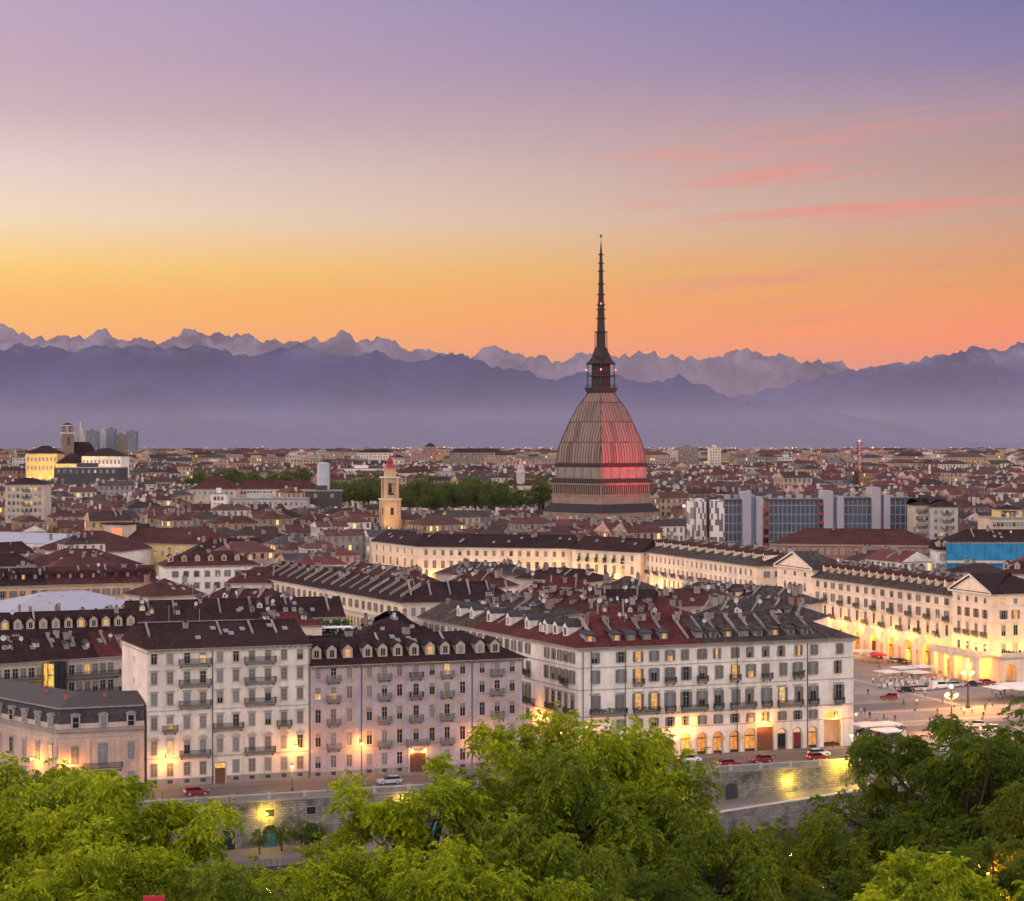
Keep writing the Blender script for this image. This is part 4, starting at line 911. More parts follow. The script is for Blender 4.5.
xs_ = pal_windows(N4, 24, ((19.0, 1.15, 1.9, 'plain'), (15.3, 1.2, 2.2, 'plain'), (10.8, 1.3, 2.8, 'lintel'), (6.4, 1.2, 2.0, 'plain')), curt=.2, shut=.6, lit=.02)
for i in range(1, 24, 2): N4.balc(xs_[i], 13.9, 2.6, 'iron')
N4.win(N4.cols(6, 2, 'right'), 18.5, 1.1, 1.9, 'shutters', 'right'); N4.win(N4.cols(6, 2, 'right'), 14.2, 1.1, 2.2, 'plain', 'right'); N4.win(N4.cols(6, 2, 'right'), 9.6, 1.1, 2.6, 'lintel', 'right')
for z in (17.2, 13.0, 8.4): N4.course(z, .25, .12)
N4.course(20.6, .6, .4, M['paletrim'], 'cornice')
N4.dormers([N4.L*(i+.5)/13 for i in range(13)], .35, 1.6, 1.5, M['redbrown'], M['palace'], lp=.1)
N4.stacks([random.uniform(2, N4.L-2) for _ in range(26)]); N4.firewalls([N4.L*(i+.5)/10 for i in range(10)], .6, 1, .7)
facade_glow(N4, [N4.L*(i+.5)/11 for i in range(11)], 8.2, 1000, 'lantern on the long cream range beyond the pavilion', 'lanterns along the long cream range', color=(1, .50, .13))
# the closing ranges at the end of the square
z0 = 0
E1 = Bld('curved_end_palace', 'warm lit palace closing the far end of the square, right part beside the long range', 'palace', pt(572, 549, 21), pt(640, 552.6, 21), 14, 21, M['palace'], trim=M['paletrim'])
E1.roof(M['brown'], 4.5, .8, 0, 0)
E2 = Bld('curved_end_palace', 'warm lit palace closing the far end of the square, middle part', 'palace', pt(418, 546.5, 21), pt(571.5, 548.5, 21), 14, 21, M['palace'], trim=M['paletrim'])
E2.roof(M['dark'], 4.5, .8, 0, 0)
E3 = Bld('curved_end_palace', 'yellow lit palace beyond the square, left part running back beside the bell tower', 'palace', pt(372, 541, 21), pt(417.5, 546.3, 21), 14, 21, M['palace'], trim=M['paletrim'])
E3.roof(M['dark'], 4.5, .8, 0, 0)
for b, n in ((E1, 7), (E2, 17), (E3, 6)):
    pal_windows(b, n, ((18.8, 1.2, 1.9, 'plain'), (14.4, 1.4, 2.8, 'plain'), (9.6, 1.3, 2.5, 'plain')), shut=.55, curt=.3, lit=.03)
    for z in (16.8, 12): b.course(z, .25, .12)
    b.course(20.2, .7, .4, M['paletrim'], 'cornice'); b.stacks([random.uniform(2, b.L-2) for _ in range(n//2)]); b.skylights(n//2)
    facade_glow(b, [b.L*(i+.5)/max(2, n//2) for i in range(max(2, n//2))], 8.5, 2600 if b is E1 else 1300, 'lantern low on the palaces closing the square', 'lanterns at the end of the square', color=(1, .48, .12), outd=2.4)
for x in E1.cols(7)[:6]:
    p_ = MB()
    for k in range(14): p_.ball((random.uniform(-.5, .5), random.uniform(-.5, 0), random.uniform(0, 1.5)), .4, M['plant'], 5, 3)
    E1.place('planter', p_, 'front', x, 16.9, .3)

# ------------------------------------------------------------------ other blocks one can tell apart
def blk(label, a, b, z, depth, wall, roof, rise=4, hips=(1, 1), cat='apartment block', name='apartment_block', z0=0, win=None, dn=0, st=6, fw=0, ds=1, ov=.7, trim=None, sk=0, right=None, lit=.05, shut=.25, dw=None, kind='plain', left=None, mat2=None, split=None, group=None):
    b_ = Bld(name, label, cat, pt(*a, z), pt(*b, z), depth, z, wall, z0=z0, trim=trim or M['trim'], group=group)
    b_.z0 = z0
    b_.roof(roof, rise, ov, hips[0], hips[1], b_.L*split if split else None, mat2)
    H = z-z0
    if win:
        n, rows = win; xs = b_.cols(n)
        for q in rows: b_.win(xs, H-q, 1.05, 1.9, kind, lit=lit, shut=shut)
        b_.course(H-.6, .5, .3, None, 'cornice')
        if right:
            for q in rows: b_.win(b_.cols(right, 1.4, 'right'), H-q, 1.05, 1.9, kind, 'right', lit=lit, shut=shut)
        if left:
            for q in rows: b_.win(b_.cols(left, 1.4, 'left'), H-q, 1.05, 1.9, kind, 'left', lit=lit, shut=shut)
    if dn: b_.dormers([b_.L*(i+.5)/dn for i in range(dn)], .25, 1.6, 1.6, roof, dw or M['beige'])
    if st: b_.stacks([random.uniform(1, b_.L-1) for _ in range(st)])
    if fw:
        n2 = max(2, int(fw*.62)); b_.firewalls([b_.L*(i+random.uniform(.2, .8))/n2 for i in range(n2)], random.uniform(.2, .5), 1, .6)
        for _ in range(max(1, fw//3)): b_.dormers([random.uniform(1.5, b_.L-1.5) for _ in range(2)], random.uniform(.2, .6), random.uniform(.8, 1.3), random.uniform(.7, 1.1), random.choice((roof, M['mansard'], M['slate'])), random.choice((M['darktrim'], M['beige'], M['white'])), None, random.random() < .5, .12)
        b_.skylights(max(1, fw//3))
    if sk: b_.skylights(sk)
    if ds: b_.dishes(ds)
    b_.antennas(random.randint(0, 2))
    return b_
# courtyard block behind the corner house: galleries and lit lift shaft
G = blk('courtyard block with long balconies behind the corner house, lit glass lift at its wall', (-22, 665), (122, 655.5), 17.6, 12, M['beige'], M['brown'], 4.2, (0, 0), win=(16, (2.2, 5.6, 9.0)), fw=9, ds=4, sk=4, lit=.08, mat2=M['red'], split=.83, shut=.2)
for zf in (14.0, 10.6, 7.2): G.balc(G.L*.56, zf, G.L*.84, 'bars', d=1.2)
sh_ = thing('lift_shaft', 'glass lift shaft with yellow lit cabin on the courtyard wall behind the corner house', 'lift shaft', G.root.matrix_basis @ Vector((G.px(52), -1.6, 0)), G.root.rotation_euler.z)
mb = MB()
for x in (-1.9, -.6, .6, 1.9):
    for y in (-1.5, 1.3): mb.box(x-.07, x+.07, y-.07, y+.07, 0, 17.8, M['iron'])
for z in range(0, 19, 3): mb.box(-1.97, 1.97, -1.57, -1.43, z, z+.14, M['iron'])
ob('frame', mb, sh_); mb = MB(); mb.box(-1.8, -.65, -1.3, 1.2, 2, 17, M['shopy']); ob('lit_glazing', mb, sh_); mb = MB(); mb.box(-.55, 1.8, -1.3, 1.2, 0, 17.5, M['glass']); ob('glazing', mb, sh_)
gh = Bld('gabled_house', 'white gable-ended house at the left edge behind the corner house', 'house', pt(-40, 690, 13), pt(27.5, 668, 15.5), 14, 16.0, M['white'], gable=3.4)
gh.roof(M['brown'], 3.4, .4, 0, 0)
# the gable wall faces the river
gw = Bld('gabled_house', 'small white gabled wall with a faint stain left of the courtyard block', 'house', pt(-26, 672, 16), pt(27, 662, 16.5), 10, 15.6, M['white']); 
mb = MB(); mb.prism([(-.2, 15.6), (gw.L, 15.6), (gw.L*.62, 18.6)], 0, 10, M['white'], 'y'); ob('gable', mb, gw.root)
mb = MB()
for p, q in (((-.5, 15.45), (gw.L*.62, 18.65)), ((gw.L+.5, 15.45), (gw.L*.62, 18.65))): mb.mesh([(p[0], -.4, p[1]), (q[0], -.4, q[1]), (q[0], 10.4, q[1]), (p[0], 10.4, p[1]), (p[0], -.4, p[1]+.3), (q[0], -.4, q[1]+.3), (q[0], 10.4, q[1]+.3), (p[0], 10.4, p[1]+.3)], [(0, 1, 2, 3), (4, 5, 6, 7), (0, 1, 5, 4), (2, 3, 7, 6), (0, 3, 7, 4), (1, 2, 6, 5)], M['brown'])
ob('roof', mb, gw.root)
blk('block with nine white pedimented dormers behind the courtyard balconies', (-40, 640), (138, 633.5), 20.4, 11, M['beige'], M['dark'], 4.6, (0, 0), win=(18, (2.0, 5.5)), dn=14, fw=5, ds=2, st=3, mat2=M['dark'])
blk('long dark brown roof with chimney walls running behind the tall white block', (128, 622), (344, 616.5), 20.5, 13, M['cream'], M['brown'], 4.0, (0, 0), win=(20, (2.0,)), fw=11, ds=6, st=6, sk=6)
blk('narrow red roof tucked behind the ridge of the tall white block', (255, 627), (322, 625), 20.2, 8, M['cream'], M['red'], 2.6, (1, 1), st=2, fw=2)
hp = blk('low dark hip roof with skylights behind the lilac block', (352, 640), (432, 639.5), 18.5, 20, M['cream'], M['brown'], 5, (1, 1), sk=9, st=2, fw=0)
# roof terrace with a white canopy
tr_ = Bld('roof_terrace', 'planted roof terrace with white canopies between the white and lilac blocks', 'terrace', pt(312, 640, 17), pt(356, 639, 17), 10, 17.2, M['beige'])
mb = MB(); mb.box(0, tr_.L, 0, 10, 17.2, 17.4, pm); ob('floor', mb, tr_.root)
mb = MB(); mb.box(1, tr_.L-.5, .5, 4.5, 19.4, 19.55, M['canvas']); ob('canopy', mb, tr_.root)
for x in (1.2, tr_.L-.8):
    for y in (.7, 4.3): ob('post', (lambda m: (m.box(x-.05, x+.05, y-.05, y+.05, 17.4, 19.4, M['iron']), m)[1])(MB()), tr_.root)
mb = MB()
for k in range(160): mb.ball((random.uniform(0, tr_.L), random.uniform(5, 9.5), random.uniform(17.5, 20.6)), random.uniform(.2, .5), M['plant'], 5, 3)
tag(ob('planting', mb, tr_.root), kind='stuff')
# left background
tent = Bld('market_hall', 'pale metal hip-roofed hall behind the dormer block at the left', 'hall', pt(8, 613, 17), pt(150, 606, 17), 26, 17, M['white'], trim=M['paletrim'])
tent.roof(M['whiteroof'], 3.8, .4, 1, 1, fascia=M['whiteroof']); tent.skylights(4)
blk('long orange and cream block with shuttered windows behind the pale metal hall', (-30, 587), (157, 582), 20, 13, M['orange'], M['dark'], 4.4, (0, 0), win=(17, (2.4, 6, 9.6)), dn=16, dw=M['redbrown'], fw=10, st=8, kind='shutters', lit=.14, mat2=M['redbrown'], split=.40)
blk('cream house with hipped red-brown roof right of the pale metal hall', (150, 597), (204, 594), 19, 15, M['cream'], M['redbrown'], 4, (1, 1), win=(5, (2.4, 5.8)), st=4, sk=5, kind='shutters', left=3)
blk('cream range with sloping chimney walls behind the long dark brown roof', (186, 606), (287, 609), 19.5, 14, M['cream'], M['redbrown'], 4, (1, 1), win=(11, (2.4, 6)), fw=8, st=3, kind='shutters')
blk('white house with five white dormers and one lit window', (165, 566.5), (258, 564.5), 20, 14, M['white'], M['redbrown'], 4.2, (1, 1), win=(8, (2.6, 6.4)), dn=7, st=4, kind='shutters', lit=.12)
blk('small cream house with red hip roof beside the white dormer house', (228, 583), (300, 582.5), 19, 14, M['cream'], M['redbrown'], 4, (1, 0), win=(7, (2.5,)), fw=3, st=2, kind='shutters', lit=.15)
sv = Bld('long_block', 'long cream block running back in the middle distance, roof lined with chimney walls', 'apartment block', pt(249, 575, 20), pt(402, 602.6, 20), 15, 20, M['palace'], trim=M['paletrim'])
sv.roof(M['brown'], 4.4, .8, 1, 1, sv.L*.4, M['dark'])
xs_ = sv.cols(26)
sv.win(xs_, 17.6, 1.1, 2.1, 'shutters', shut=.2); sv.win(xs_, 12.9, 1.2, 2.4, 'shutters', shut=.2); sv.win(xs_, 8, 1.2, 2.4, 'plain'); sv.course(15.3, .4, .5); sv.course(19.3, .5, .35, None, 'cornice')
sv.firewalls([sv.L*(i+.5)/17 for i in range(17)], .15, .9, .8); sv.stacks([random.uniform(2, sv.L-2) for _ in range(8)]); sv.dishes(3)
s2 = Bld('long_block', 'river-facing end range of the long cream block, with dark brown roof', 'apartment block', pt(402.3, 602.6, 20), pt(520, 600.8, 20), 15, 20, M['cream'], trim=M['paletrim'])
s2.roof(M['dark'], 4.4, .8, 1, 1); xs_ = s2.cols(11); s2.win(xs_, 17.6, 1.1, 2.2, 'plain', pane={0: M['curtain'], 4: M['lit']}); s2.win(xs_, 12.9, 1.2, 2.4, 'shutters'); s2.course(15.3, .3, .4); s2.course(19.3, .5, .35, None, 'cornice')
s2.firewalls([s2.L*(i+.5)/6 for i in range(6)], .3, 1, .7)
# roofs south of the square, between the palace wing and the lit range
blk('red roofed range behind the ridge of the corner palace', (585, 622), (700, 622.5), 21, 15, M['white'], M['red'], 3.6, (1, 1), fw=7, st=16, ds=3)
blk('grey slab roofed range behind the right half of the corner palace', (690, 617), (806, 622), 21, 16, M['white'], M['stone'], 3.8, (1, 1), fw=9, st=18, ds=3)
blk('grey brown roof with attic windows in the middle of the south range', (560, 606.5), (655, 607), 20.5, 13, M['beige'], M['brown'], 3.6, (0, 0), win=(11, (1.8,)), st=8, fw=5, ds=3)
blk('short brown roof beside the attic windows in front of the lit range', (652, 606.5), (735, 606), 20.5, 13, M['beige'], M['redbrown'], 3.6, (0, 1), win=(8, (1.8,)), st=10, fw=4, ds=2)
blk('broad grey slab roof just in front of the long cream range', (655, 598), (795, 606), 20.5, 15, M['beige'], M['stone'], 3.8, (1, 1), st=22, fw=9, ds=4)
blk('red roof with a flat white penthouse in front of the closing palace', (520, 595), (600, 595.5), 20, 15, M['cream'], M['red'], 4.2, (1, 1), st=6, fw=3, sk=3)
blk('grey roof with white dormer end in front of the closing palace', (592, 593.5), (650, 595), 20, 14, M['cream'], M['stone'], 4.2, (1, 1), st=6, fw=2)
blk('cluttered red-brown roofs left of the palace wing ridge', (500, 605), (585, 612), 20.5, 14, M['beige'], M['redbrown'], 3.8, (1, 1), st=20, fw=6, ds=4)
blk('grey slab roof with many chimneys beside the palace wing', (455, 611), (540, 618), 20.5, 15, M['beige'], M['stone'], 3.4, (1, 1), st=24, fw=4, ds=3)
blk('red roofed house with yellow lit window in the middle distance', (398, 586), (442, 585), 20, 12, M['white'], M['red'], 4, (1, 1), win=(4, (2,)), st=5, fw=2, lit=.3)
blk('red roof with stacked chimneys right of the yellow lit window', (442, 585.5), (494, 588), 20, 12, M['white'], M['redbrown'], 4, (1, 1), win=(6, (2,)), st=12, fw=4, ds=2)
blk('dark roofed range with aerials behind the long cream block', (335, 576), (402, 585), 20, 13, M['cream'], M['redbrown'], 4, (0, 1), fw=7, st=8, ds=2)
blk('low roof cluttered with chimneys in front of the closing palace', (436, 573), (520, 576), 18.5, 13, M['beige'], M['stone'], 3.4, (1, 1), st=18, fw=5, ds=4)
blk('low dark roofs right of the cluttered chimneys before the closing palace', (516, 578), (590, 582), 18, 13, M['beige'], M['brown'], 3.2, (1, 1), st=10, fw=3, ds=2)
# left distance
blk('red-brown hipped hall roof over a white wall at the left', (33, 550), (122, 551.5), 18, 30, M['white'], M['redbrown'], 7, (1, 1), win=None, st=2, name='hall', cat='hall')
blk('wide red roof in front of the hipped hall at the left', (18, 566), (110, 568), 18, 22, M['beige'], M['redbrown'], 5.5, (1, 1), st=5, sk=4)
blk('brown gabled house at the far left edge with a lit window', (-20, 556), (34, 553), 19, 15, M['beige'], M['brown'], 4, (1, 0), win=(5, (3,)), lit=.4, st=1)
blk('dark low roof at the far left edge', (-25, 567), (36, 566), 19, 12, M['white'], M['brown'], 4, (1, 1), win=(6, (2.5,)), st=3)
wh = Bld('white_roofed_hall', 'long hall with a pale metal roof at the left edge', 'hall', pt(-40, 541, 19), pt(56, 544, 19), 26, 19, M['white'], trim=M['paletrim']); wh.roof(M['whiteroof'], 3.4, .4, 0, 0, fascia=M['whiteroof'])
wh.win(wh.cols(13), 16.5, 2.2, 2.4, 'plain', pane=M['curtain'])
Y_ = blk('yellow floodlit block with brown roof and orange lit penthouse', (106, 541.5), (214, 545), 20, 20, M['yellow'], M['redbrown'], 5.5, (0, 1), win=(14, (4, 8.5)), st=4, lit=.05, cat='office block', name='floodlit_block')
facade_glow(Y_, [3, Y_.L*.76], 4.0, 6000, 'yellow floodlight on the wall of the yellow block', 'floodlights on the yellow block', 'lampy', (1, .72, .08), 1.8)
mb = MB(); mb.box(0, 10, -2, 6, 20.2, 27, M['beige']); ph = ob('penthouse', mb, Y_.root, (-1, 2, 0)); mb = MB()
for i in range(4): mb.box(4+i*1.4, 5.1+i*1.4, -2.06, -1.99, 22.6, 25.6, M['litred'])
ob('window', mb, ph); mb = MB(); mb.box(-.8, 10.8, -2.8, 6.8, 27, 27.6, M['brown']); ob('penthouse_roof', mb, ph)
blk('dark roofed house with white gable behind the dormer house', (190, 553), (262, 552), 19, 15, M['white'], M['brown'], 4.6, (1, 0), win=(8, (2.5,)), st=5, sk=6, lit=.1)
# red roofed office range, blue wrapped scaffold, blocks right
blk('long red roofed building with loggias in front of the grey office slab', (772, 543.5), (936, 545.5), 24, 22, M['brick'], M['redbrown'], 5, (1, 1), win=(22, (2.6, 6.2, 9.8)), st=4, ds=0, cat='office block', name='red_roofed_building')
blk('narrow white house with dormers left of the blue wrapped scaffold', (936.5, 550), (949, 550), 23, 12, M['white'], M['brown'], 3.2, (0, 0), win=(3, (2.4, 6, 9.6)), dn=2, st=2)
sf = thing('scaffold', 'building wrapped in bright blue scaffold netting at the right edge', 'scaffold', (*at(948, 640), 0), R(-2))
net = MT('blue_netting'); nb_ = net.n('ShaderNodeTexBrick'); nb_.offset = 0; nb_.inputs['Scale'].default_value = 1; nb_.inputs['Brick Width'].default_value = 2.5; nb_.inputs['Row Height'].default_value = 2.0; nb_.inputs['Mortar Size'].default_value = .05
nb_.inputs['Color1'].default_value = (.006, .10, .26, 1); nb_.inputs['Color2'].default_value = (.02, .22, .44, 1); nb_.inputs['Mortar'].default_value = (.005, .06, .16, 1)
nt_ = net.n('ShaderNodeTexCoord'); ns_ = net.n('ShaderNodeSeparateXYZ'); net.L.new(nt_.outputs['Object'], ns_.inputs[0]); nc_ = net.n('ShaderNodeCombineXYZ'); net.L.new(ns_.outputs[0], nc_.inputs[0]); net.L.new(ns_.outputs[2], nc_.inputs[1]); net.L.new(nc_.outputs[0], nb_.inputs['Vector'])
net = net.fin(net.mix(net.remap(net.noise(.6, 5, .7, net.coord((1, 1, .3))), .3, .7), nb_.outputs[0], (.025, .25, .42, 1)), .6, .3)
mb = MB(); nseg = 60; Ls = 48
for lv, (za, zb_) in enumerate(((4, 18.6), (19.6, 25.4))):
    vs = []
    for i in range(nseg+1):
        x = Ls*i/nseg; y = .28*math.sin(i*2.1+lv)+.15*math.sin(i*.7)
        for z in (za, zb_): vs.append((x, y, z))
    mb.mesh(vs, [(2*i, 2*i+2, 2*i+3, 2*i+1) for i in range(nseg)], net); mb.box(-.05, .0, .3, 14, za, zb_, net)
ob('netting', mb, sf); mb = MB(); mb.box(-.3, Ls, -.5, .4, 18.65, 19.5, M['paletrim'])
for i in range(25): mb.box(i*2-.05, i*2+.05, .35, .45, 0, 26.0, M['steel'])
ob('platform', mb, sf)
blk('brown roofed house with chimneys above the blue scaffold netting', (950, 542), (1050, 542), 25.2, 14, M['beige'], M['brown'], 4, (1, 1), fw=6, st=4, ds=1)
blk('small red roofed houses with white dormers before the blue netting', (1000, 573.5), (1055, 575), 21, 12, M['white'], M['redbrown'], 4, (1, 1), dn=5, win=(6, (2,)), st=3)
# ------------------------------------------------------------------ dome tower (landmark)
mole_m = MT('dome_stone')
uvn = mole_m.n('ShaderNodeUVMap'); mp = mole_m.n('ShaderNodeMapping'); mole_m.L.new(uvn.outputs[0], mp.inputs[0])
bk_ = mole_m.n('ShaderNodeTexBrick'); bk_.offset = .5; bk_.inputs['Scale'].default_value = 1; bk_.inputs['Brick Width'].default_value = 2.0; bk_.inputs['Row Height'].default_value = 11.0; bk_.inputs['Mortar Size'].default_value = .34; bk_.inputs['Mortar Smooth'].default_value = .3
bk_.inputs['Color1'].default_value = (.235, .165, .14, 1); bk_.inputs['Color2'].default_value = (.115, .08, .07, 1); bk_.inputs['Mortar'].default_value = (.035, .024, .024, 1)
mole_m.L.new(mp.outputs[0], bk_.inputs['Vector'])
mole_m.bump(bk_.outputs['Fac'], -.6, .3)
mole_m = mole_m.fin(mole_m.mix(mole_m.remap(mole_m.noise(.09, 5, .6), .35, .7), bk_.outputs[0], mole_m.mix(.5, bk_.outputs[0], (.17, .13, .10, 1))), .85, .25)
mst = plaster('tower_stone', (.25, .175, .14), .4); mdk = plain('tower_dark_slate', (.04, .032, .034), .8, .1); msp = plain('spire_stone', (.045, .034, .034), .8, .2, .25, .8)
MC = at(601, 965); PXM = 965/F
mole = thing('domed_tower', 'huge square-domed tower with tall needle spire in the middle of the city', 'tower', (MC.x, MC.y, 0), math.atan2(MC.y, MC.x)-R(90)+R(45))
def sqring(r): # r = half diagonal
    return [(r*math.cos(R(90*k)), r*math.sin(R(90*k))) for k in range(4)]
def zm(py): return EYE-(py-CY)*PXM
def frustum(name, levels, mat, uvs=False, parent=None):
    """levels = [(half diagonal in px, z)]: square section with corners on the local axes rotated by 45 degrees"""
    vs = []; fs = []; S2 = R(45)
    for r, z in levels:
        for k in range(4): a = R(90*k)+S2; vs.append((r*PXM*math.cos(a), r*PXM*math.sin(a), z))
    for i in range(len(levels)-1):
        for k in range(4): fs.append((i*4+k, i*4+(k+1) % 4, (i+1)*4+(k+1) % 4, (i+1)*4+k))
    fs.append((3, 2, 1, 0)); b_ = (len(levels)-1)*4; fs.append((b_, b_+1, b_+2, b_+3))
    mb = MB(); mb.mesh(vs, fs, mat); me = mb.data(name)
    if uvs:
        ul = me.uv_layers.new(name='UVMap'); s_ = [0]
        for i in range(1, len(levels)): s_.append(s_[-1]+math.hypot((levels[i][0]-levels[i-1][0])*PXM*.707, levels[i][1]-levels[i-1][1]))
        for p in me.polygons:
            c = sum((me.vertices[v].co for v in p.vertices), Vector())/len(p.vertices); ax = max(range(4), key=lambda k: c.x*math.cos(R(90*k+90))+c.y*math.sin(R(90*k+90)))
            dx, dy = math.cos(R(90*ax+180)), math.sin(R(90*ax+180))
            for li in p.loop_indices:
                v = me.loops[li].vertex_index; co = me.vertices[v].co; ul.data[li].uv = (co.x*dx+co.y*dy, s_[v//4] if v//4 < len(s_) else 0)
    return ob(name, me, parent or mole)
mole.rotation_euler.z = math.atan2(MC.y, MC.x)-R(90)+R(45)+R(45)-R(45)-R(0)
frustum('base', [(58, 0), (58, zm(511.2))], mst); sk_ = frustum('skirt_roof', [(59.5, zm(511)), (50.2, zm(503))], mdk)
frustum('colonnade_wall', [(49.2, zm(503)), (49.2, zm(494))], mst); frustum('colonnade_core', [(46.6, zm(494.2)), (46.6, zm(483.3))], mdk); frustum('colonnade_beam', [(49.6, zm(484.5)), (50, zm(482))], mst)
frustum('balcony_band', [(50.2, zm(495.2)), (50.2, zm(493.9))], mst)
frustum('middle_roof', [(52, zm(482)), (52, zm(481)), (46.5, zm(478))], mdk)
frustum('upper_storey', [(45.3, zm(478)), (45.3, zm(466.5))], mst); frustum('dome_cornice', [(46.4, zm(466.6)), (46.9, zm(464.5)), (45.4, zm(463))], mdk)
prof_ = [(44.7, 463.2), (43.9, 455), (42.6, 449), (40.6, 443), (38.2, 436.5), (35.0, 430), (31.2, 421.5), (27.2, 413.5), (22.6, 406), (18.4, 400.5), (15.3, 396.5), (14.0, 393.3)]
frustum('dome', [(r, zm(y)) for r, y in prof_], mole_m, True)
hd = 49.2*PXM*.7071
def mface(k, x, z, name, me, inset=0, half=None):
    a = R(90*k); n = Vector((math.cos(a), math.sin(a))); t = Vector((-n.y, n.x)); h_ = (half or hd)-inset; p = n*h_+t*x
    return ob(name, me, mole, (p.x, p.y, z), a+R(90))
hh = zm(483.8)-zm(494); cm_ = MB(); cm_.lathe([(.55, 0), (.42, .3), (.36, hh-.5), (.5, hh)], mst, 8); colme = cm_.data('column')
wtop = 45.3*PXM*.7071; fan = MB(); fan.prism([(1.8*math.cos(math.pi*i/10), 1.8*math.sin(math.pi*i/10)+.9) for i in range(11)]+[(-1.8, -1.6), (1.8, -1.6)], -.14, .1, M['darktrim'], 'y'); fan.prism([(1.45*math.cos(math.pi*i/10), 1.45*math.sin(math.pi*i/10)+.9) for i in range(11)]+[(-1.45, -1.3), (1.45, -1.3)], -.19, .1, M['curtain'], 'y')
for j in (-1, 0, 1): fan.box(j*.7-.08, j*.7+.08, -.25, -.19, -1.3, 1.8, mst)
fanme = fan.data('fanlight'); pil = MB(); pil.box(-.32, .32, -.3, .1, -2.9, 2.9, mst); pilme = pil.data('pilaster')
for k in range(4):
    for i in range(23): mface(k, -hd+.75+i*(2*hd-1.5)/22, zm(494)+.02, 'column', colme, .5)
    for i in range(5): mface(k, (i-2)*wtop*.37, (zm(478)+zm(466.5))/2-.2, 'fanlight', fanme, 0, wtop)
    for i in range(6): mface(k, (i-2.5)*wtop*.37, (zm(478)+zm(466.5))/2, 'pilaster', pilme, 0, wtop)
cor = MB()
for i in range(len(prof_)-1):
    for k in range(4):
        a = R(90*k+45); p, q = prof_[i], prof_[i+1]
        cor.tube((p[0]*PXM*math.cos(a), p[0]*PXM*math.sin(a), zm(p[1])), (q[0]*PXM*math.cos(a), q[0]*PXM*math.sin(a), zm(q[1])), .28, .28, mole_m, 5)
ob('dome_ribs', cor, mole)
frustum('balcony', [(13.6, zm(394)), (16.4, zm(389)), (16.6, zm(387.5))], msp)
lan = frustum('lantern', [(9.2, zm(387.6)), (9.0, zm(364))], msp)
def cols_ring(r, z0, z1, n, rad):
    c_ = MB(); c_.lathe([(rad*1.3, 0), (rad, .3), (rad*.9, z1-z0-.4), (rad*1.3, z1-z0)], msp, 6); me = c_.data('column')
    for k in range(4):
        a = R(90*k)
        for i in range(n):
            x = -r+2*r*(i+.0)/(n-1) if n > 1 else 0; nn = Vector((math.cos(a), math.sin(a))); t = Vector((-nn.y, nn.x)); p = nn*r+t*x
            if i == n-1: continue
            ob('lantern_column', me, lan, (p.x, p.y, z0))
cols_ring(13.4*PXM*.7071, zm(387.5), zm(376.5), 4, .3); cols_ring(13.2*PXM*.7071, zm(375.5), zm(364.5), 4, .28)
frustum('lantern_gallery', [(14.4, zm(376.6)), (14.6, zm(375.4))], msp); rl = MB()
for r_, z_ in ((16.3, 387.5), (14.3, 375.4)):
    for k in range(4):
        a, b_ = R(90*k+45), R(90*k+135); pa, pb = Vector((math.cos(a), math.sin(a)))*r_*PXM, Vector((math.cos(b_), math.sin(b_)))*r_*PXM
        rl.tube((*pa, zm(z_)+1.1), (*pb, zm(z_)+1.1), .07, .07, msp, 4)
        for i in range(9): p = pa.lerp(pb, i/8); rl.tube((*p, zm(z_)), (*p, zm(z_)+1.1), .05, .05, msp, 4)
ob('railing', rl, mole)
frustum('lantern_roof', [(14.8, zm(364.6)), (14.8, zm(363.6)), (10.5, zm(359.5)), (8.2, zm(354)), (6.4, zm(349))], mdk)
for k in range(4):
    gbm = MB(); gbm.prism([(-4.2, 0), (4.2, 0), (0, 4.2)], -1.2, 1.2, msp, 'y'); mface(k, 0, zm(363.8), 'gablet', gbm, 0, 13*PXM*.7071)
up = frustum('upper_lantern', [(6.4, zm(349)), (6.4, zm(347.5)), (4.4, zm(347.4)), (4.2, zm(333)), (6.6, zm(332.5)), (6.8, zm(331.5))], msp)
c_ = MB(); c_.lathe([(.22, 0), (.2, zm(333)-zm(347.5))], msp, 5); me = c_.data('column')
for k in range(8): ob('lantern_column', me, up, (5.9*PXM*math.cos(R(45*k)), 5.9*PXM*math.sin(R(45*k)), zm(347.5)))
sp_ = [(4.1, 331.5), (3.6, 318)]
for ya, yb_, ra, rb in ((318, 309, 3.6, 3.3), (309, 304.5, 3.3, 3.1), (304.5, 294, 3.1, 2.6), (294, 283.5, 2.6, 2.2), (283.5, 270.8, 2.2, 1.9), (270.8, 262.8, 1.9, 1.6), (262.8, 254.2, 1.6, 1.3), (254.2, 249, 1.3, 1.0)):
    sp_ += [(ra+1.5, ya+.9), (ra+1.5, ya), (ra+.1, ya-.3), (rb, yb_+.9)]
sp_ += [(.9, 248), (.5, 244), (.25, 241), (.15, 237.5)]
mb = MB(); mb.lathe([(r*PXM, zm(y)) for r, y in sp_], msp, 10); ob('spire', mb, mole)
mb = MB()
for k in range(6):
    a = math.pi*k/6; mb.tube((.9*math.cos(a), 0, zm(236)+.9*math.sin(a)), (-.9*math.cos(a), 0, zm(236)-.9*math.sin(a)), .12, .12, msp, 4)
ob('star', mb, mole)
for y_, a_ in ((304, 225), (370, 225), (370, 135), (370, 315)):
    mb = MB(); r_ = 3.9 if y_ < 320 else 14.6; aa = R(a_); mb.ball((r_*PXM*math.cos(aa), r_*PXM*math.sin(aa), zm(y_)), .42, M['lampr'], 6, 4); ob('warning_light', mb, mole)
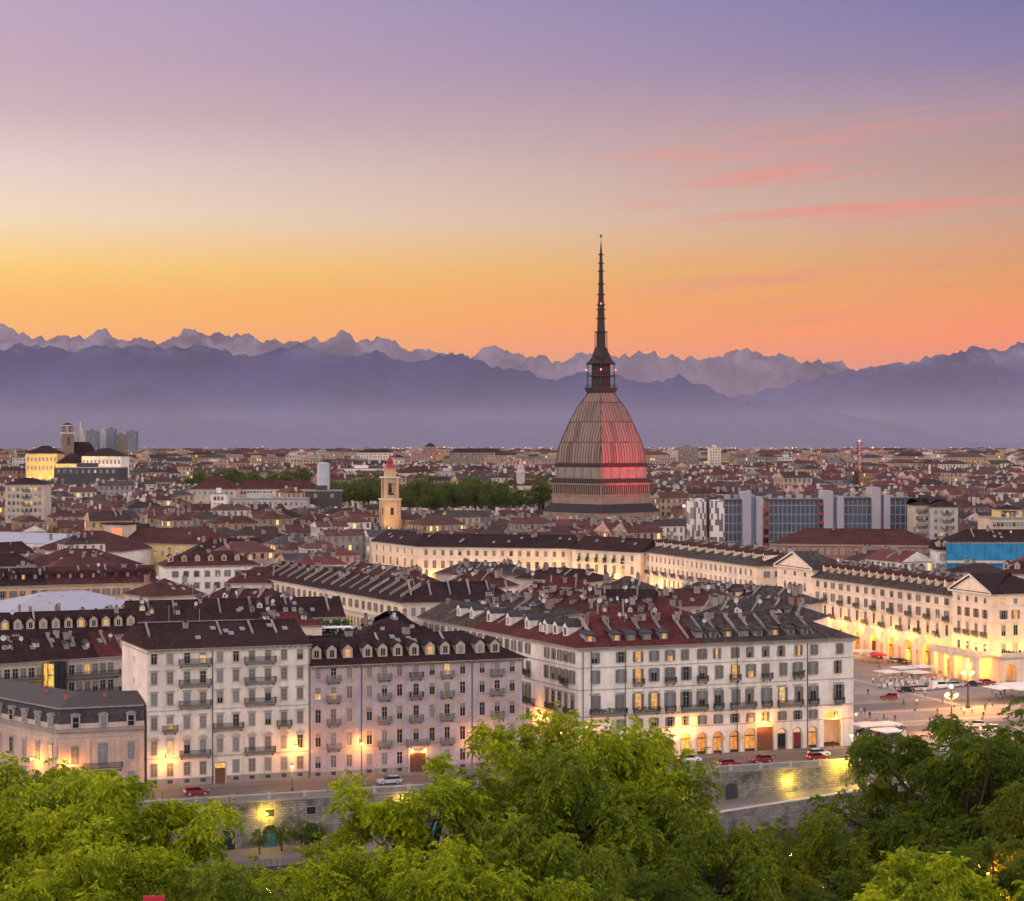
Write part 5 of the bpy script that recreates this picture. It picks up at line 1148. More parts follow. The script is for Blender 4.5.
# red floodlight that colours its right face
fl = thing('floodlight', 'red floodlight glowing on a roof right of the domed tower', 'lamp', (*at(684, 915), zat(506, 915)))
mb = MB(); mb.box(-.6, .6, -.4, .4, -.6, .6, M['iron']); ob('housing', mb, fl); mb = MB(); mb.ball((0, -.5, 0), .75, M['lampr'], 8, 5); ob('lens', mb, fl); mb = MB(); mb.tube((0, 0, -.6), (0, 0, -12), .2, .3, M['iron']); ob('post', mb, fl)
lamp_light(fl, (-1.2, -1.2, .4), 5000, (1, .02, .03), .4)
sp2 = bpy.data.lights.new('red_beam', 'SPOT'); sp2.energy = 2.7e5; sp2.color = (1, .01, .05); sp2.spot_size = R(84); sp2.spot_blend = 1; sp2.shadow_soft_size = .6
s3 = bpy.data.objects.new('red_beam', sp2); COL.objects.link(s3); s3.parent = fl; s3.location = (0, 1.2, 1.0)
s3.rotation_euler = (Vector((MC.x+9, MC.y-9, 70))-Vector(fl.location)).to_track_quat('-Z', 'Y').to_euler()

# ------------------------------------------------------------------ bell tower
bt_ = thing('bell_tower', 'slender cream baroque bell tower with a red onion cap, left of the middle', 'tower', (*at(390, 840), 0), R(20))
P8 = 840/F
def zb8(y): return EYE-(y-CY)*P8
mb = MB(); mb.box(-3.4, 3.4, -3.4, 3.4, 0, zb8(500), M['belltower']); 
for q in (-1, 1):
    for r_ in (-1, 1): mb.box(q*3.4-.5, q*3.4+.5, r_*3.4-.5, r_*3.4+.5, 0, zb8(500), M['belltower'])
ob('shaft', mb, bt_); mb = MB(); mb.box(-4.2, 4.2, -4.2, 4.2, zb8(500), zb8(498.3), M['paletrim']); ob('cornice', mb, bt_)
mb = MB()
for q in (-1, 1):
    for r_ in (-1, 1): mb.box(q*2.5-.75, q*2.5+.75, r_*2.5-.75, r_*2.5+.75, zb8(498.2), zb8(478), M['belltower'])
mb.box(-2.6, 2.6, -2.6, 2.6, zb8(498.2), zb8(495), M['belltower']); mb.box(-2.6, 2.6, -2.6, 2.6, zb8(483), zb8(478), M['belltower']); ob('belfry', mb, bt_)
mb = MB(); mb.ball((0, 0, zb8(489)), 1.1, M['iron'], 8, 5); mb.box(-1.4, 1.4, -1.4, 1.4, zb8(495), zb8(493), M['iron']); ob('bell', mb, bt_)
mb = MB(); mb.box(-3.9, 3.9, -3.9, 3.9, zb8(478), zb8(476.5), M['paletrim']); ob('upper_cornice', mb, bt_)
mb = MB(); mb.lathe([(2.9, zb8(476.5)), (2.7, zb8(470)), (3.0, zb8(469)), (3.0, zb8(468))], M['belltower'], 8); ob('drum', mb, bt_)
mb = MB(); mb.lathe([(3.1, zb8(468)), (2.6, zb8(465)), (1.4, zb8(463)), (1.5, zb8(461)), (.8, zb8(458)), (.2, zb8(455)), (.08, zb8(452.5))], M['redpaint'], 10); ob('cap', mb, bt_)
for k in range(4):
    mb = MB(); mb.box(-.7, .7, -.06, .06, -1.6, 1.6, M['glass']); a = R(90*k); ob('window', mb, bt_, (3.45*math.sin(a), -3.45*math.cos(a), zb8(511)), a)
tl_ = thing('floodlight', 'floodlight at the foot of the baroque bell tower', 'lamp', (*at(388, 828), zb8(527))); mb = MB(); mb.box(-.4, .4, -.4, .4, -.4, .4, M['lampw']); ob('lens', mb, tl_); lamp_light(tl_, (0, -.6, 1.4), 4500, (1, .6, .2))

# ------------------------------------------------------------------ office slab with white stair towers
def P_(x, Dd): return at(x, Dd)
of = thing('office_block', 'long grey glass office slab with white stair towers right of the dome', 'office block', (*at(690, 830), 0), R(-1.0))
q8 = 830/F
def xo(px): return (px-690)*q8
def zo(py): return EYE-(py-CY)*q8
pat = MT('patterned_panels'); cb_ = pat.n('ShaderNodeTexCoord'); mp_ = pat.n('ShaderNodeMapping'); mp_.inputs['Scale'].default_value = (1/.9, 1/50., 1/2.6); pat.L.new(cb_.outputs['Object'], mp_.inputs[0])
fl_ = pat.n('ShaderNodeVectorMath', operation='FLOOR'); pat.L.new(mp_.outputs[0], fl_.inputs[0]); wn_ = pat.n('ShaderNodeTexWhiteNoise'); pat.L.new(fl_.outputs[0], wn_.inputs[0])
pat = pat.fin(pat.mix(pat.math('GREATER_THAN', wn_.outputs[0], .60), (.62, .56, .53, 1), (.15, .11, .10, 1)), .8)
gl = plain('office_glazing', (.07, .075, .105), .25, .5, .4, .5); gl2 = plain('office_fins', (.20, .23, .30), .5, .4, .1); pw = plain('office_white_concrete', (.31, .295, .32), .8, .2, .15)
mb = MB(); mb.box(xo(690), xo(706.5), 0, 20, 0, zo(499.5), pat); mb.box(xo(709.5), xo(723.4), -4, 20, 0, zo(501), pat); ob('patterned_wall', mb, of)
mb = MB(); mb.box(xo(706.5), xo(709.5), 1, 20, 0, zo(498), M['iron']); ob('dark_bay', mb, of)
for a, b_, yt in ((723.5, 744.5, 501), (768, 821.5, 500.5), (841.5, 869.5, 499), (888, 913, 499)):
    mb = MB(); mb.box(xo(a), xo(b_), -3, 18, 0, zo(yt), gl); fb = ob('glazed_bay', mb, of)
    mb = MB(); n_ = max(4, int((b_-a)/4.2))
    for i in range(n_+1): x = xo(a)+(xo(b_)-xo(a))*i/n_; mb.box(x-.14, x+.14, -3.7, -3.0, 2, zo(yt)+.8, gl2)
    for z in range(4, int(zo(yt)), 4): mb.box(xo(a), xo(b_), -3.12, -3.0, z, z+.5, gl2)
    ob('fins', mb, fb); mb = MB(); mb.box(xo(a)-.2, xo(b_)+.2, -3.9, 18.3, zo(yt), zo(yt)+.7, M['iron']); ob('roof_edge', mb, of)
    for i in range(int((b_-a)/9)):
        mb = MB(); mb.box(0, random.uniform(1, 3), 2, 5, 0, random.uniform(1, 2.2), pw); ob('roof_unit', mb, of, (xo(a)+1+i*4, random.uniform(0, 6), zo(yt)+.7))
for a, b_, yt in ((741, 749.5, 491.5), (754.5, 760.8, 496.5), (821.3, 830.5, 490.5), (834.2, 841.2, 496), (869, 877.5, 487), (880.5, 886.8, 494)):
    mb = MB(); mb.box(xo(a), xo(b_), -6.5, 10, 0, zo(yt), pw); ob('stair_tower', mb, of)
for a, b_ in ((749.5, 754.5), (830.5, 834.2), (877.5, 880.5)):
    mb = MB(); mb.box(xo(a), xo(b_), -4, 8, 0, zo(495), gl2); mb.box(xo(a)+.4, xo(b_)-.4, -4.05, -3.9, 6, 9, M['lit']); ob('stair_glazing', mb, of)
for x in (764.5, ):
    for z in range(6, 34, 4):
        mb = MB(); mb.box(xo(761.2), xo(767.6), -6, -3, z, z+1.3, M['redpaint']); ob('red_balcony', mb, of)
for z in range(8, 34, 4):
    mb = MB(); mb.box(xo(816.5), xo(821.2), -6, -3, z, z+1.3, M['redpaint']); ob('red_balcony', mb, of)
# apartment slab and rounded block to its right
def flat_block(label, px0, px1, py, Dd, depth, wall, nx, rows, z0, rot=0, roof=None, name='apartment_block', cat='apartment block', balc=False, litp=.06, rise=3, sidewall=None):
    b_ = Bld(name, label, cat, at(px0, Dd), at(px0, Dd)+Vector((math.cos(rot), math.sin(rot)))*((px1-px0)*Dd/F/max(.3, math.cos(rot))), depth, zat(py, Dd), wall, z0=z0)
    if roof: b_.roof(roof, rise, .6, 1, 1)
    else:
        mb = MB(); H = b_.z1; mb.box(-.4, b_.L+.4, -.4, depth+.4, H+.003, H+.5, M['darktrim']); mb.box(b_.L*.3, b_.L*.6, depth*.3, depth*.6, H+.5, H+3, wall); ob('roof', mb, b_.root)
    xs = b_.cols(nx, 1)
    for k in range(rows):
        z = b_.z1-2.2-k*3.3
        b_.win(xs, z, 1.2, 1.7, 'plain', lit=litp, shut=.2)
        if balc: b_.balc(xs[nx//2], z-1.0, 3.2)
    return b_
flat_block('white apartment block with balconies just right of the grey office slab', 914, 930, 505.5, 800, 14, M['beige'], 5, 7, 6, 0, M['brown'], balc=True, litp=.12)
flat_block('grey apartment block with a blank end wall and white balconies', 930.5, 958, 507, 796, 14, M['ashwall'], 4, 7, 6, 0, M['dark'], balc=True)
flat_block('big beige block with a planted roof terrace at the right edge', 990, 1042, 519, 760, 20, M['beige'], 12, 6, 4, 0, None, litp=.1)
flat_block('yellow penthouse on the big beige block at the right edge', 998, 1022, 509.5, 766, 10, M['yellow'], 4, 1, 20, 0, M['dark'], litp=.3, rise=2)
flat_block('pale apartment block with balconies and lit windows at the left, below the palace', 5, 44, 484.5, 880, 14, M['beige'], 8, 5, 9, 0, M['brown'], balc=True, litp=.2)
# cathedral hill: palace, campanile, layered dome
ch = thing('royal_palace', 'floodlit yellow palace with white end block below the layered dome at the left', 'palace', (*at(26, 1300), 14))
qc = 1300/F
def xc_(px): return (px-26)*qc
def zc_(py): return EYE-(py-CY)*qc-14
for (a, b_, yt, y0_, dp, wl, rf, rs) in ((26, 57, 453.5, 0, 22, M['yellow'], M['brown'], 5.5), (57, 85, 463.5, -2, 16, M['yellow'], M['dark'], 7), (85, 124, 456, -10, 28, M['white'], M['brown'], 5.5)):
    mb = MB(); mb.box(xc_(a), xc_(b_), y0_, y0_+dp, -4, zc_(yt), wl); wo = ob('wall', mb, ch)
    mb = MB(); x0, x1, y1 = xc_(a)-.8, xc_(b_)+.8, y0_+dp+.8; zt = zc_(yt)+.01; xm, ym = (x0+x1)/2, (y0_+y1)/2
    mb.mesh([(x0, y0_-.8, zt), (x1, y0_-.8, zt), (x1, y1, zt), (x0, y1, zt), (x0+(x1-x0)*.4, ym, zt+rs), (x1-(x1-x0)*.4, ym, zt+rs)], [(0, 1, 5, 4), (1, 2, 5), (2, 3, 4, 5), (3, 0, 4), (3, 2, 1, 0)], rf); ob('roof', mb, ch)
    n_ = int((b_-a)/3.6)
    for i in range(n_):
        for zz in (-4, -10):
            w_ = MB(); w_.box(-.7, .7, -.1, .05, -1.4, 1.4, M['curtain']); ob('window', w_, wo, (xc_(a)+(i+.5)*(b_-a)*qc/n_, y0_, zc_(yt)+zz))
for i, px_ in enumerate((30, 40, 50, 62, 74, 82, 88)):
    l = thing('floodlight', 'yellow floodlight in front of the palace below the layered dome', 'lamp', (*at(px_, 1278 if i < 6 else 1270), 36 if i < 3 else 30), 0, 'floodlights before the palace'); mb = MB(); mb.box(-.5, .5, -.4, .4, 0, .6, M['lampy']); ob('lens', mb, l); mb = MB(); mb.tube((0, 0, 0), (0, 0, -20), .15, .2, M['iron']); ob('post', mb, l); lamp_light(l, (0, .5, 1.4), 7000, (1, .58, .16))
cp = thing('campanile', 'square brick campanile beside the layered dome at the left', 'tower', (*at(67.5, 1330), 14), R(25)); qk = 1330/F
mb = MB(); mb.box(-3.9, 3.9, -3.9, 3.9, 0, zat(434, 1330)-14, M['campanile']); ob('shaft', mb, cp); mb = MB(); mb.box(-4.5, 4.5, -4.5, 4.5, zat(434, 1330)-14, zat(432.5, 1330)-14, M['beige']); ob('cornice', mb, cp)
mb = MB()
for q in (-1, 1):
    for r_ in (-1, 1): mb.box(q*2.6-1.0, q*2.6+1.0, r_*2.6-1.0, r_*2.6+1.0, zat(432.5, 1330)-14, zat(426, 1330)-14, M['campanile'])
ob('belfry', mb, cp); mb = MB(); mb.box(-4.2, 4.2, -4.2, 4.2, zat(426, 1330)-14, zat(425, 1330)-14, M['beige']); mb.lathe([(5.6, zat(425, 1330)-14), (.2, zat(422.6, 1330)-14)], M['brown'], 4, rot=R(45)); ob('roof', mb, cp)
for k in range(4):
    mb = MB(); mb.box(-1, 1, -.05, .05, -3, 3, M['glass']); ob('window', mb, cp, (3.93*math.sin(R(90*k)), -3.93*math.cos(R(90*k)), zat(441, 1330)-14), R(90*k))
ld_ = thing('layered_dome', 'dark stepped dome with a pale spire behind the floodlit palace', 'dome', (*at(80.5, 1340), 14)); mb = MB()
pf = [(10.5, 462)]; r_ = 9.8; y = 452
while y > 441.5: r_ = 10.4*math.sqrt(max(.05, 1-((453-y)/12.6)**2)); pf += [(r_, y), (r_-.1, y-1.1), (r_-.75, y-1.15)]; y -= 1.5
mb.lathe([(a, zat(b_, 1340)-14) for a, b_ in pf], M['dark'], 12); ob('stepped_dome', mb, ld_)
mb = MB(); mb.lathe([(a, zat(b_, 1340)-14) for a, b_ in ((3.2, 441), (3.0, 437), (2.4, 436), (1.6, 431), (.9, 426), (.1, 420.5))], M['trim'], 8); ob('spire', mb, ld_)
fb_ = flat_block('low dark glass hall with pale roof in front of the floodlit palace', 54, 118, 468, 1180, 30, M['iron'], 10, 1, 12, 0, None, 'low_hall', 'hall'); [c for c in fb_.root.children if c.name.startswith('roof')][0].data.materials[0] = M['whiteroof']
for a, b_, yt, Dd, lab, mt in ((86, 98, 431.2, 2800, 'grey residential tower left of the tower cluster behind the layered dome', M['towerwall']), (99, 106.5, 430.5, 2850, 'pale blue-white tower in the cluster behind the layered dome', M['silo']), (106.5, 115.5, 429, 2850, 'tallest glassy tower in the cluster behind the layered dome', M['towerwall']), (116, 126, 434.8, 2900, 'lower grey-brown tower in the cluster behind the layered dome', M['campanile']), (126.5, 137, 431.5, 2800, 'dark blue-grey tower right in the cluster behind the layered dome', M['towerwall'])):
    flat_block(lab, a, b_, yt, Dd, 18, mt, 4, 15, 16, .12, None, 'tower_block', 'tower block', litp=.03)
# long barracks, dark modern block and the silo
flat_block('long cream barracks with red-brown roof before the row of trees', 232, 320, 489, 1120, 16, M['cream'], 26, 2, 14, -.03, M['redbrown'], 'barracks', 'long building', rise=5)
flat_block('large red-brown roofed hall at the left end of the barracks', 190, 236, 489, 1100, 26, M['beige'], 8, 1, 14, 0, M['redbrown'], 'hall', 'hall', rise=8)
flat_block('long flat grey roof cluttered with plant in front of the barracks', 218, 306, 499.5, 960, 24, M['ashwall'], 16, 1, 13, .03, None, 'low_hall', 'hall')
flat_block('dark blue-grey metal clad block left of the bell tower', 305, 342, 491.5, 985, 20, M['slate'], 2, 1, 12, .1, None, 'clad_block', 'modern block')
si = thing('silo', 'pale cylindrical tank tower above the dark metal clad block', 'tower', (*at(323.5, 1010), 12)); mb = MB(); mb.lathe([(3.4, 0), (3.4, zat(464.5, 1010)-12), (2.6, zat(462.8, 1010)-12), (.4, zat(462, 1010)-12)], M['silo'], 14); ob('tank', mb, si)
for z_ in (20, 28, 36, 42):
    mb = MB(); mb.lathe([(3.42, z_), (3.6, z_), (3.6, z_+.4), (3.42, z_+.4)], M['steel'], 14); ob('hoop', mb, si)
flat_block('small cream villa with two gabled bays in front of the dark metal clad block', 262, 300, 517.5, 880, 16, M['cream'], 9, 3, 10, 0, M['brown'], 'villa', 'house', rise=4, litp=.1)
flat_block('white box house in front of the flat grey roof', 211, 226, 494, 930, 8, M['white'], 3, 2, 12, 0, None)
flat_block('pale cream hall left of the trees beyond the bell tower', 398, 434, 473, 1400, 16, M['cream'], 10, 2, 16, 0, M['redbrown'], 'hall', 'long building', rise=5)
flat_block('white modern apartment block behind the bell tower', 340, 386, 469, 1500, 14, M['white'], 14, 3, 16, 0, None)
flat_block('stepped modern block with roof greenery right of the bell tower', 434, 462, 472, 1420, 16, M['ashwall'], 8, 3, 16, 0, None)
flat_block('pink-brown long apartment slab on the horizon left of the dome', 449, 503, 452.5, 2400, 18, M['campanile'], 16, 4, 18, 0, M['brown'], rise=5, litp=.03)
flat_block('cream paired apartment slab on the horizon behind the bell tower', 357, 392, 452.5, 2300, 18, M['cream'], 12, 5, 18, 0, M['brown'], rise=4)
flat_block('dark brick tower building on the horizon left of the dome', 424.5, 435.5, 446.5, 2500, 14, M['brick'], 4, 5, 18, 0, M['dark'], 'tower_block', 'tower block', rise=5)
flat_block('wide brown apartment tower on the horizon right of the dome', 679, 698, 447.5, 2100, 16, M['campanile'], 6, 7, 18, 0, None, 'tower_block', 'tower block')
flat_block('pale apartment tower on the horizon right of the wide brown tower', 709, 721, 447.5, 2150, 14, M['cream'], 4, 7, 18, 0, None, 'tower_block', 'tower block')
flat_block('grey-brown apartment tower on the horizon nearest the right of the dome', 664, 678, 450.5, 2050, 14, M['beige'], 5, 6, 18, 0, None, 'tower_block', 'tower block')
# small domed church between the trees and the dome
cu = thing('domed_church', 'small domed church with a pale lantern between the trees and the dome', 'church', (*at(524, 1150), 12)); k_ = 1150/F
mb = MB(); mb.box(-9, 9, -6, 6, 0, zat(485, 1150)-12, M['cream']); ob('nave', mb, cu); mb = MB(); mb.prism([(-7, zat(485, 1150)-12), (7, zat(485, 1150)-12), (0, zat(480, 1150)-12)], -9.5, 9.5, M['redbrown'], 'x'); ob('roof', mb, cu)
mb = MB(); mb.lathe([(2.6, 10), (2.6, zat(473, 1150)-12), (3.1, zat(472.6, 1150)-12), (2.3, zat(470, 1150)-12), (2.2, zat(467, 1150)-12), (1.0, zat(465, 1150)-12), (.9, zat(462.5, 1150)-12), (.1, zat(458, 1150)-12)], M['trim'], 10, -2, -3); ob('bell_turret', mb, cu)
# cranes
def crane(label, px, ytop, ybase, Dd, arm, rot):
    c = thing('tower_crane', label, 'crane', (*at(px, Dd), zg(Dd)), rot); H = zat(ytop, Dd)-zg(Dd); mb = MB()
    s_ = 1.3
    for x, y in ((-s_, -s_), (s_, -s_), (s_, s_), (-s_, s_)): mb.tube((x, y, 0), (x, y, H), .32, .32, M['redpaint'], 4)
    for z in range(0, int(H)-2, 4):
        mb.tube((-s_, -s_, z), (s_, -s_, z+4), .2, .2, M['whitepaint'], 4); mb.tube((s_, s_, z), (-s_, s_, z+4), .2, .2, M['whitepaint'], 4); mb.tube((s_, -s_, z), (s_, s_, z+4), .2, .2, M['redpaint'], 4)
    ob('mast', mb, c); mb = MB(); za = H-7
    for x0 in np.arange(-12, arm, 3): mb.tube((x0, -.8, za), (x0+3, -.8, za), .22, .22, M['redpaint'], 4); mb.tube((x0, .8, za), (x0+3, .8, za), .22, .22, M['redpaint'], 4); mb.tube((x0, 0, za+1.5), (x0+3, 0, za+1.5), .22, .22, M['redpaint'], 4); mb.tube((x0, -.8, za), (x0+1.5, 0, za+1.5), .15, .15, M['redpaint'], 4)
    mb.tube((0, 0, H), (arm*.7, 0, za+1.5), .12, .12, M['iron'], 4); mb.tube((0, 0, H), (-11, 0, za+1.5), .12, .12, M['iron'], 4); ob('jib', mb, c)
    mb = MB(); mb.box(-12, -8, -1.2, 1.2, za-2.5, za-.1, M['ashwall']); ob('counterweight', mb, c); mb = MB(); mb.ball((0, 0, H+.5), .7, M['lampr'], 6, 4); ob('warning_light', mb, c); mb = MB(); mb.ball((arm, 0, za+2), .7, M['lampr'], 6, 4); ob('warning_light', mb, c)
crane('tall red and white tower crane with a red light above the grey office slab', 859.5, 441.5, 485, 1500, 11, R(8))
crane('smaller red tower crane right of the tall crane on the horizon', 907, 454, 478, 1900, 24, R(160))
crane('short red crane behind the apartment blocks right of the tall crane', 920, 457, 476, 2100, 20, R(75))
# blue lit arch far right
ar_ = thing('lit_arch', 'blue lit leaning arch far away at the right', 'arch', (*at(965.5, 3600), 18)); mb = MB(); h_ = zat(450.5, 3600)-18
for q in (-1, 1): mb.tube((q*10, 0, 0), (0, 0, h_), 1.3, 1.0, M['tube'], 6)
ob('leg', mb, ar_)
# ------------------------------------------------------------------ the wider city
def city_mat(name, windows):
    t = MT(name); at_ = t.n('ShaderNodeVertexColor', layer_name='Col'); col = at_.outputs[0]
    col = t.mix(t.remap(t.noise(.25, 6, .7), .35, .7), sh4(t, col, 1.12), sh4(t, col, .68))
    if windows:
        u_ = t.n('ShaderNodeUVMap'); s_ = t.n('ShaderNodeSeparateXYZ'); t.L.new(u_.outputs[0], s_.inputs[0])
        fu, fv = t.math('FRACT', s_.outputs[0]), t.math('FRACT', s_.outputs[1])
        m_ = t.math('MULTIPLY', t.math('COMPARE', fu, .5, .19), t.math('COMPARE', fv, .5, .30))
        cb_ = t.n('ShaderNodeCombineXYZ'); t.L.new(t.math('FLOOR', s_.outputs[0]), cb_.inputs[0]); t.L.new(t.math('FLOOR', s_.outputs[1]), cb_.inputs[1])
        wn_ = t.n('ShaderNodeTexWhiteNoise', noise_dimensions='2D'); t.L.new(cb_.outputs[0], wn_.inputs[0])
        dark = t.mix(wn_.outputs[0], (.03, .03, .035, 1), (.16, .14, .13, 1))
        col = t.mix(m_, col, dark)
        t.L.new(t.math('MULTIPLY', t.math('MULTIPLY', m_, t.math('GREATER_THAN', wn_.outputs[0], .955)), 1.3), t.b.inputs['Emission Strength'])
        t.b.inputs['Emission Color'].default_value = (1, .58, .16, 1)
    return t.fin(col, .88, .2)
def sh4(t, c, k):
    x = t.n('ShaderNodeMix', data_type='RGBA', blend_type='MULTIPLY'); x.inputs[0].default_value = 1; t.L.new(c, x.inputs[6]); x.inputs[7].default_value = (k, k, k, 1); return x.outputs[2]
CW, CR = city_mat('city_wall', True), city_mat('city_roof', False)
class CMB:
    """mesh with per-face colour and wall uv"""
    def __init__(s): s.v = []; s.f = []; s.c = []; s.uv = []; s.mi = []
    def face(s, pts, col, mi, uv=None):
        i = len(s.v); s.v += pts; s.f.append(tuple(range(i, i+len(pts)))); s.mi.append(mi); s.c += [col]*len(pts); s.uv += uv or [(0, 0)]*len(pts)
    def data(s, name):
        me = bpy.data.meshes.new(name); me.from_pydata(s.v, [], s.f); me.materials.append(CW); me.materials.append(CR); me.polygons.foreach_set('material_index', s.mi)
        ca = me.color_attributes.new('Col', 'FLOAT_COLOR', 'CORNER'); ca.data.foreach_set('color', np.array(s.c, dtype=np.float32).ravel())
        ul = me.uv_layers.new(name='UVMap'); ul.data.foreach_set('uv', np.array(s.uv, dtype=np.float32).ravel()); me.update(); return me
def house_geo(w_mb, r_mb, T, w_, d_, h, rise, wc, rc, flat=False, sd=0):
    c = [(0, 0), (w_, 0), (w_, d_), (0, d_)]; P = lambda x, y, z: T(x, y, z)
    for i in range(4):
        a, b = c[i], c[(i+1) % 4]; ln = w_ if i % 2 == 0 else d_; n_ = max(2, round(ln/3.1)); m_ = max(1, round(h/3.4)); o = (sd*7+i*3) % 50
        w_mb.face([P(*a, -2), P(*b, -2), P(*b, h), P(*a, h)], wc, 0, [(o, -.6), (o+n_, -.6), (o+n_, m_), (o, m_)])
    if flat:
        r_mb.face([P(-.3, -.3, h+.02), P(w_+.3, -.3, h+.02), P(w_+.3, d_+.3, h+.02), P(-.3, d_+.3, h+.02)], rc, 1)
        a, b, e, f = w_*.3, w_*.6, d_*.3, d_*.7
        for q in (((a, e), (b, e)), ((b, e), (b, f)), ((b, f), (a, f)), ((a, f), (a, e))): w_mb.face([P(*q[0], h), P(*q[1], h), P(*q[1], h+2.6), P(*q[0], h+2.6)], wc, 1)
        r_mb.face([P(a, e, h+2.6), P(b, e, h+2.6), P(b, f, h+2.6), P(a, f, h+2.6)], rc, 1)
        return
    o = .6; hp = min(w_, d_)/2*(.9 if sd % 3 else .05)
    if w_ >= d_: e, f = (hp, d_/2), (w_-hp, d_/2); A, B, C_, E = (-o, -o), (w_+o, -o), (w_+o, d_+o), (-o, d_+o); quads = ((A, B, f, e), (C_, E, e, f)); tris = ((E, A, e), (B, C_, f))
    else: e, f = (w_/2, hp), (w_/2, d_-hp); A, B, C_, E = (-o, -o), (w_+o, -o), (w_+o, d_+o), (-o, d_+o); quads = ((B, C_, f, e), (E, A, e, f)); tris = ((A, B, e), (C_, E, f))
    for a, b, g, k in quads: r_mb.face([P(*a, h), P(*b, h), P(*g, h+rise), P(*k, h+rise)], rc, 1)
    for a, b, g in tris: r_mb.face([P(*a, h), P(*b, h), P(*g, h+rise)], rc if sd % 3 else wc, 1)
    r_mb.face([P(*E, h-.02), P(*C_, h-.02), P(*B, h-.02), P(*A, h-.02)], (rc[0]*.6, rc[1]*.6, rc[2]*.6, 1), 1)
WALLC = [('cream', (.38, .29, .21)), ('white', (.46, .41, .37)), ('beige', (.30, .225, .17)), ('ochre', (.36, .235, .13)), ('pink', (.33, .20, .165)), ('grey', (.22, .19, .19))]
ROOFC = [('red-brown', (.088, .034, .032)), ('dark brown', (.048, .027, .027)), ('red', (.112, .034, .032)), ('grey slab', (.058, .048, .047)), ('rust', (.10, .046, .038))]
def street_lamp(label, p, h=7.5, mat='lamps', e=500, color=AMBER, arm=0, rz=0):
    t = thing('street_lamp', label, 'lamp', p, rz); mb = MB(); mb.lathe([(.22, 0), (.22, .5), (.1, .6), (.07, h-.3)], M['bronze'], 8)
    if arm: mb.tube((0, 0, h-.35), (arm, 0, h), .06, .05, M['bronze'])
    ob('post', mb, t); mb = MB(); mb.lathe([(.12, h-.3), (.30, h-.02), (.26, h+.2)], M[mat], 8, arm); ob('lantern', mb, t); mb = MB(); mb.lathe([(.36, h+.2), (.2, h+.34), (.04, h+.45)], M['bronze'], 8, arm); ob('hood', mb, t); lamp_light(t, (arm, -.45, h-.6), e, color, .2); return t
def on_ground(px_, py_, z): q = pt(px_, py_, z); return (q.x, q.y, z)
# footprints already taken
occ = []
for o in list(sc.objects):
    if o.parent is None and o.type == 'EMPTY' and o.get('category') in ('apartment block', 'palace', 'house', 'hall', 'office block', 'terrace', 'modern block', 'long building', 'tower block', 'low_hall', 'scaffold'):
        wl = [c for c in o.children if c.type == 'MESH' and c.name.split('.')[0] in ('wall', 'netting', 'glazed_bay', 'stair_tower', 'patterned_wall')]
        mw = Matrix.Translation(o.location) @ Matrix.Rotation(o.rotation_euler.z, 4, 'Z')
        for c in wl:
            bb = np.array([tuple(v.co) for v in c.data.vertices]); x0, x1, y0, y1 = bb[:, 0].min(), bb[:, 0].max(), bb[:, 1].min(), bb[:, 1].max()
            for xx in np.arange(x0, x1+5, 6):
                for yy in np.arange(y0, y1+5, 6): p = mw @ Vector((min(xx, x1), min(yy, y1), 0)); occ.append((p.x, p.y))
occ = np.array(occ)
RD = Vector((-.3527, .9357))
def in_square(p):
    q = p-Vector((64, 362)); s_ = q.dot(RD); t_ = q.x*RD.y-q.y*RD.x
    if -60 < s_ < 330 and -18 < t_ < 100: return True
    return False
TREEZ = [(178, 312, 1330, 1560), (318, 420, 1120, 1330), (405, 552, 1080, 1300)]
def free(p, r, Dd):
    if p.y < 420 and p.x > -20: return False
    if in_square(p): return False
    if (p-MC).length < 46: return False
    px_ = CX+p.x/p.y*F
    for a, b, c_, d_ in TREEZ:
        if a-6 < px_ < b+6 and c_-30 < p.y < d_+14: return False
    if 372 < px_ < 410 and 815 < p.y < 860: return False
    if 20 < px_ < 130 and 1250 < p.y < 1380: return False
    dd = occ-np.array((p.x, p.y)); return (dd*dd).sum(1).min() > r*r
A2 = R(24); cells = []
for i in range(-85, 95):
    for j in range(10, 108):
        w_, d_ = random.uniform(13, 24), random.uniform(9, 14)
        x, y = i*19+random.uniform(-2.5, 2.5)+(i//4)*6, j*16.5+random.uniform(-2, 2)+(j//3)*5
        p = Vector((x*math.cos(A2)-y*math.sin(A2), x*math.sin(A2)+y*math.cos(A2)))
        if not (350 < p.y < 1750): continue
        px_ = CX+p.x/p.y*F
        if not (-60 < px_ < 1084): continue
        if free(p, 12.5, p.y): cells.append((p.y, p, w_, d_))
VIEWS = [(544, 660, 517, 945), (672, 706, 516, 945), (178, 312, 484, 1330), (318, 420, 502, 1120), (405, 552, 508, 1080), (372, 408, 527, 840), (690, 915, 547, 830), (20, 130, 479, 1260), (190, 320, 502, 1090), (300, 345, 506, 985), (510, 540, 488, 1150), (912, 960, 538, 796), (985, 1045, 540, 760), (100, 200, 570, 750), (0, 56, 550, 760), (0, 157, 607, 525), (165, 258, 584, 620), (848, 870, 485, 1500)]
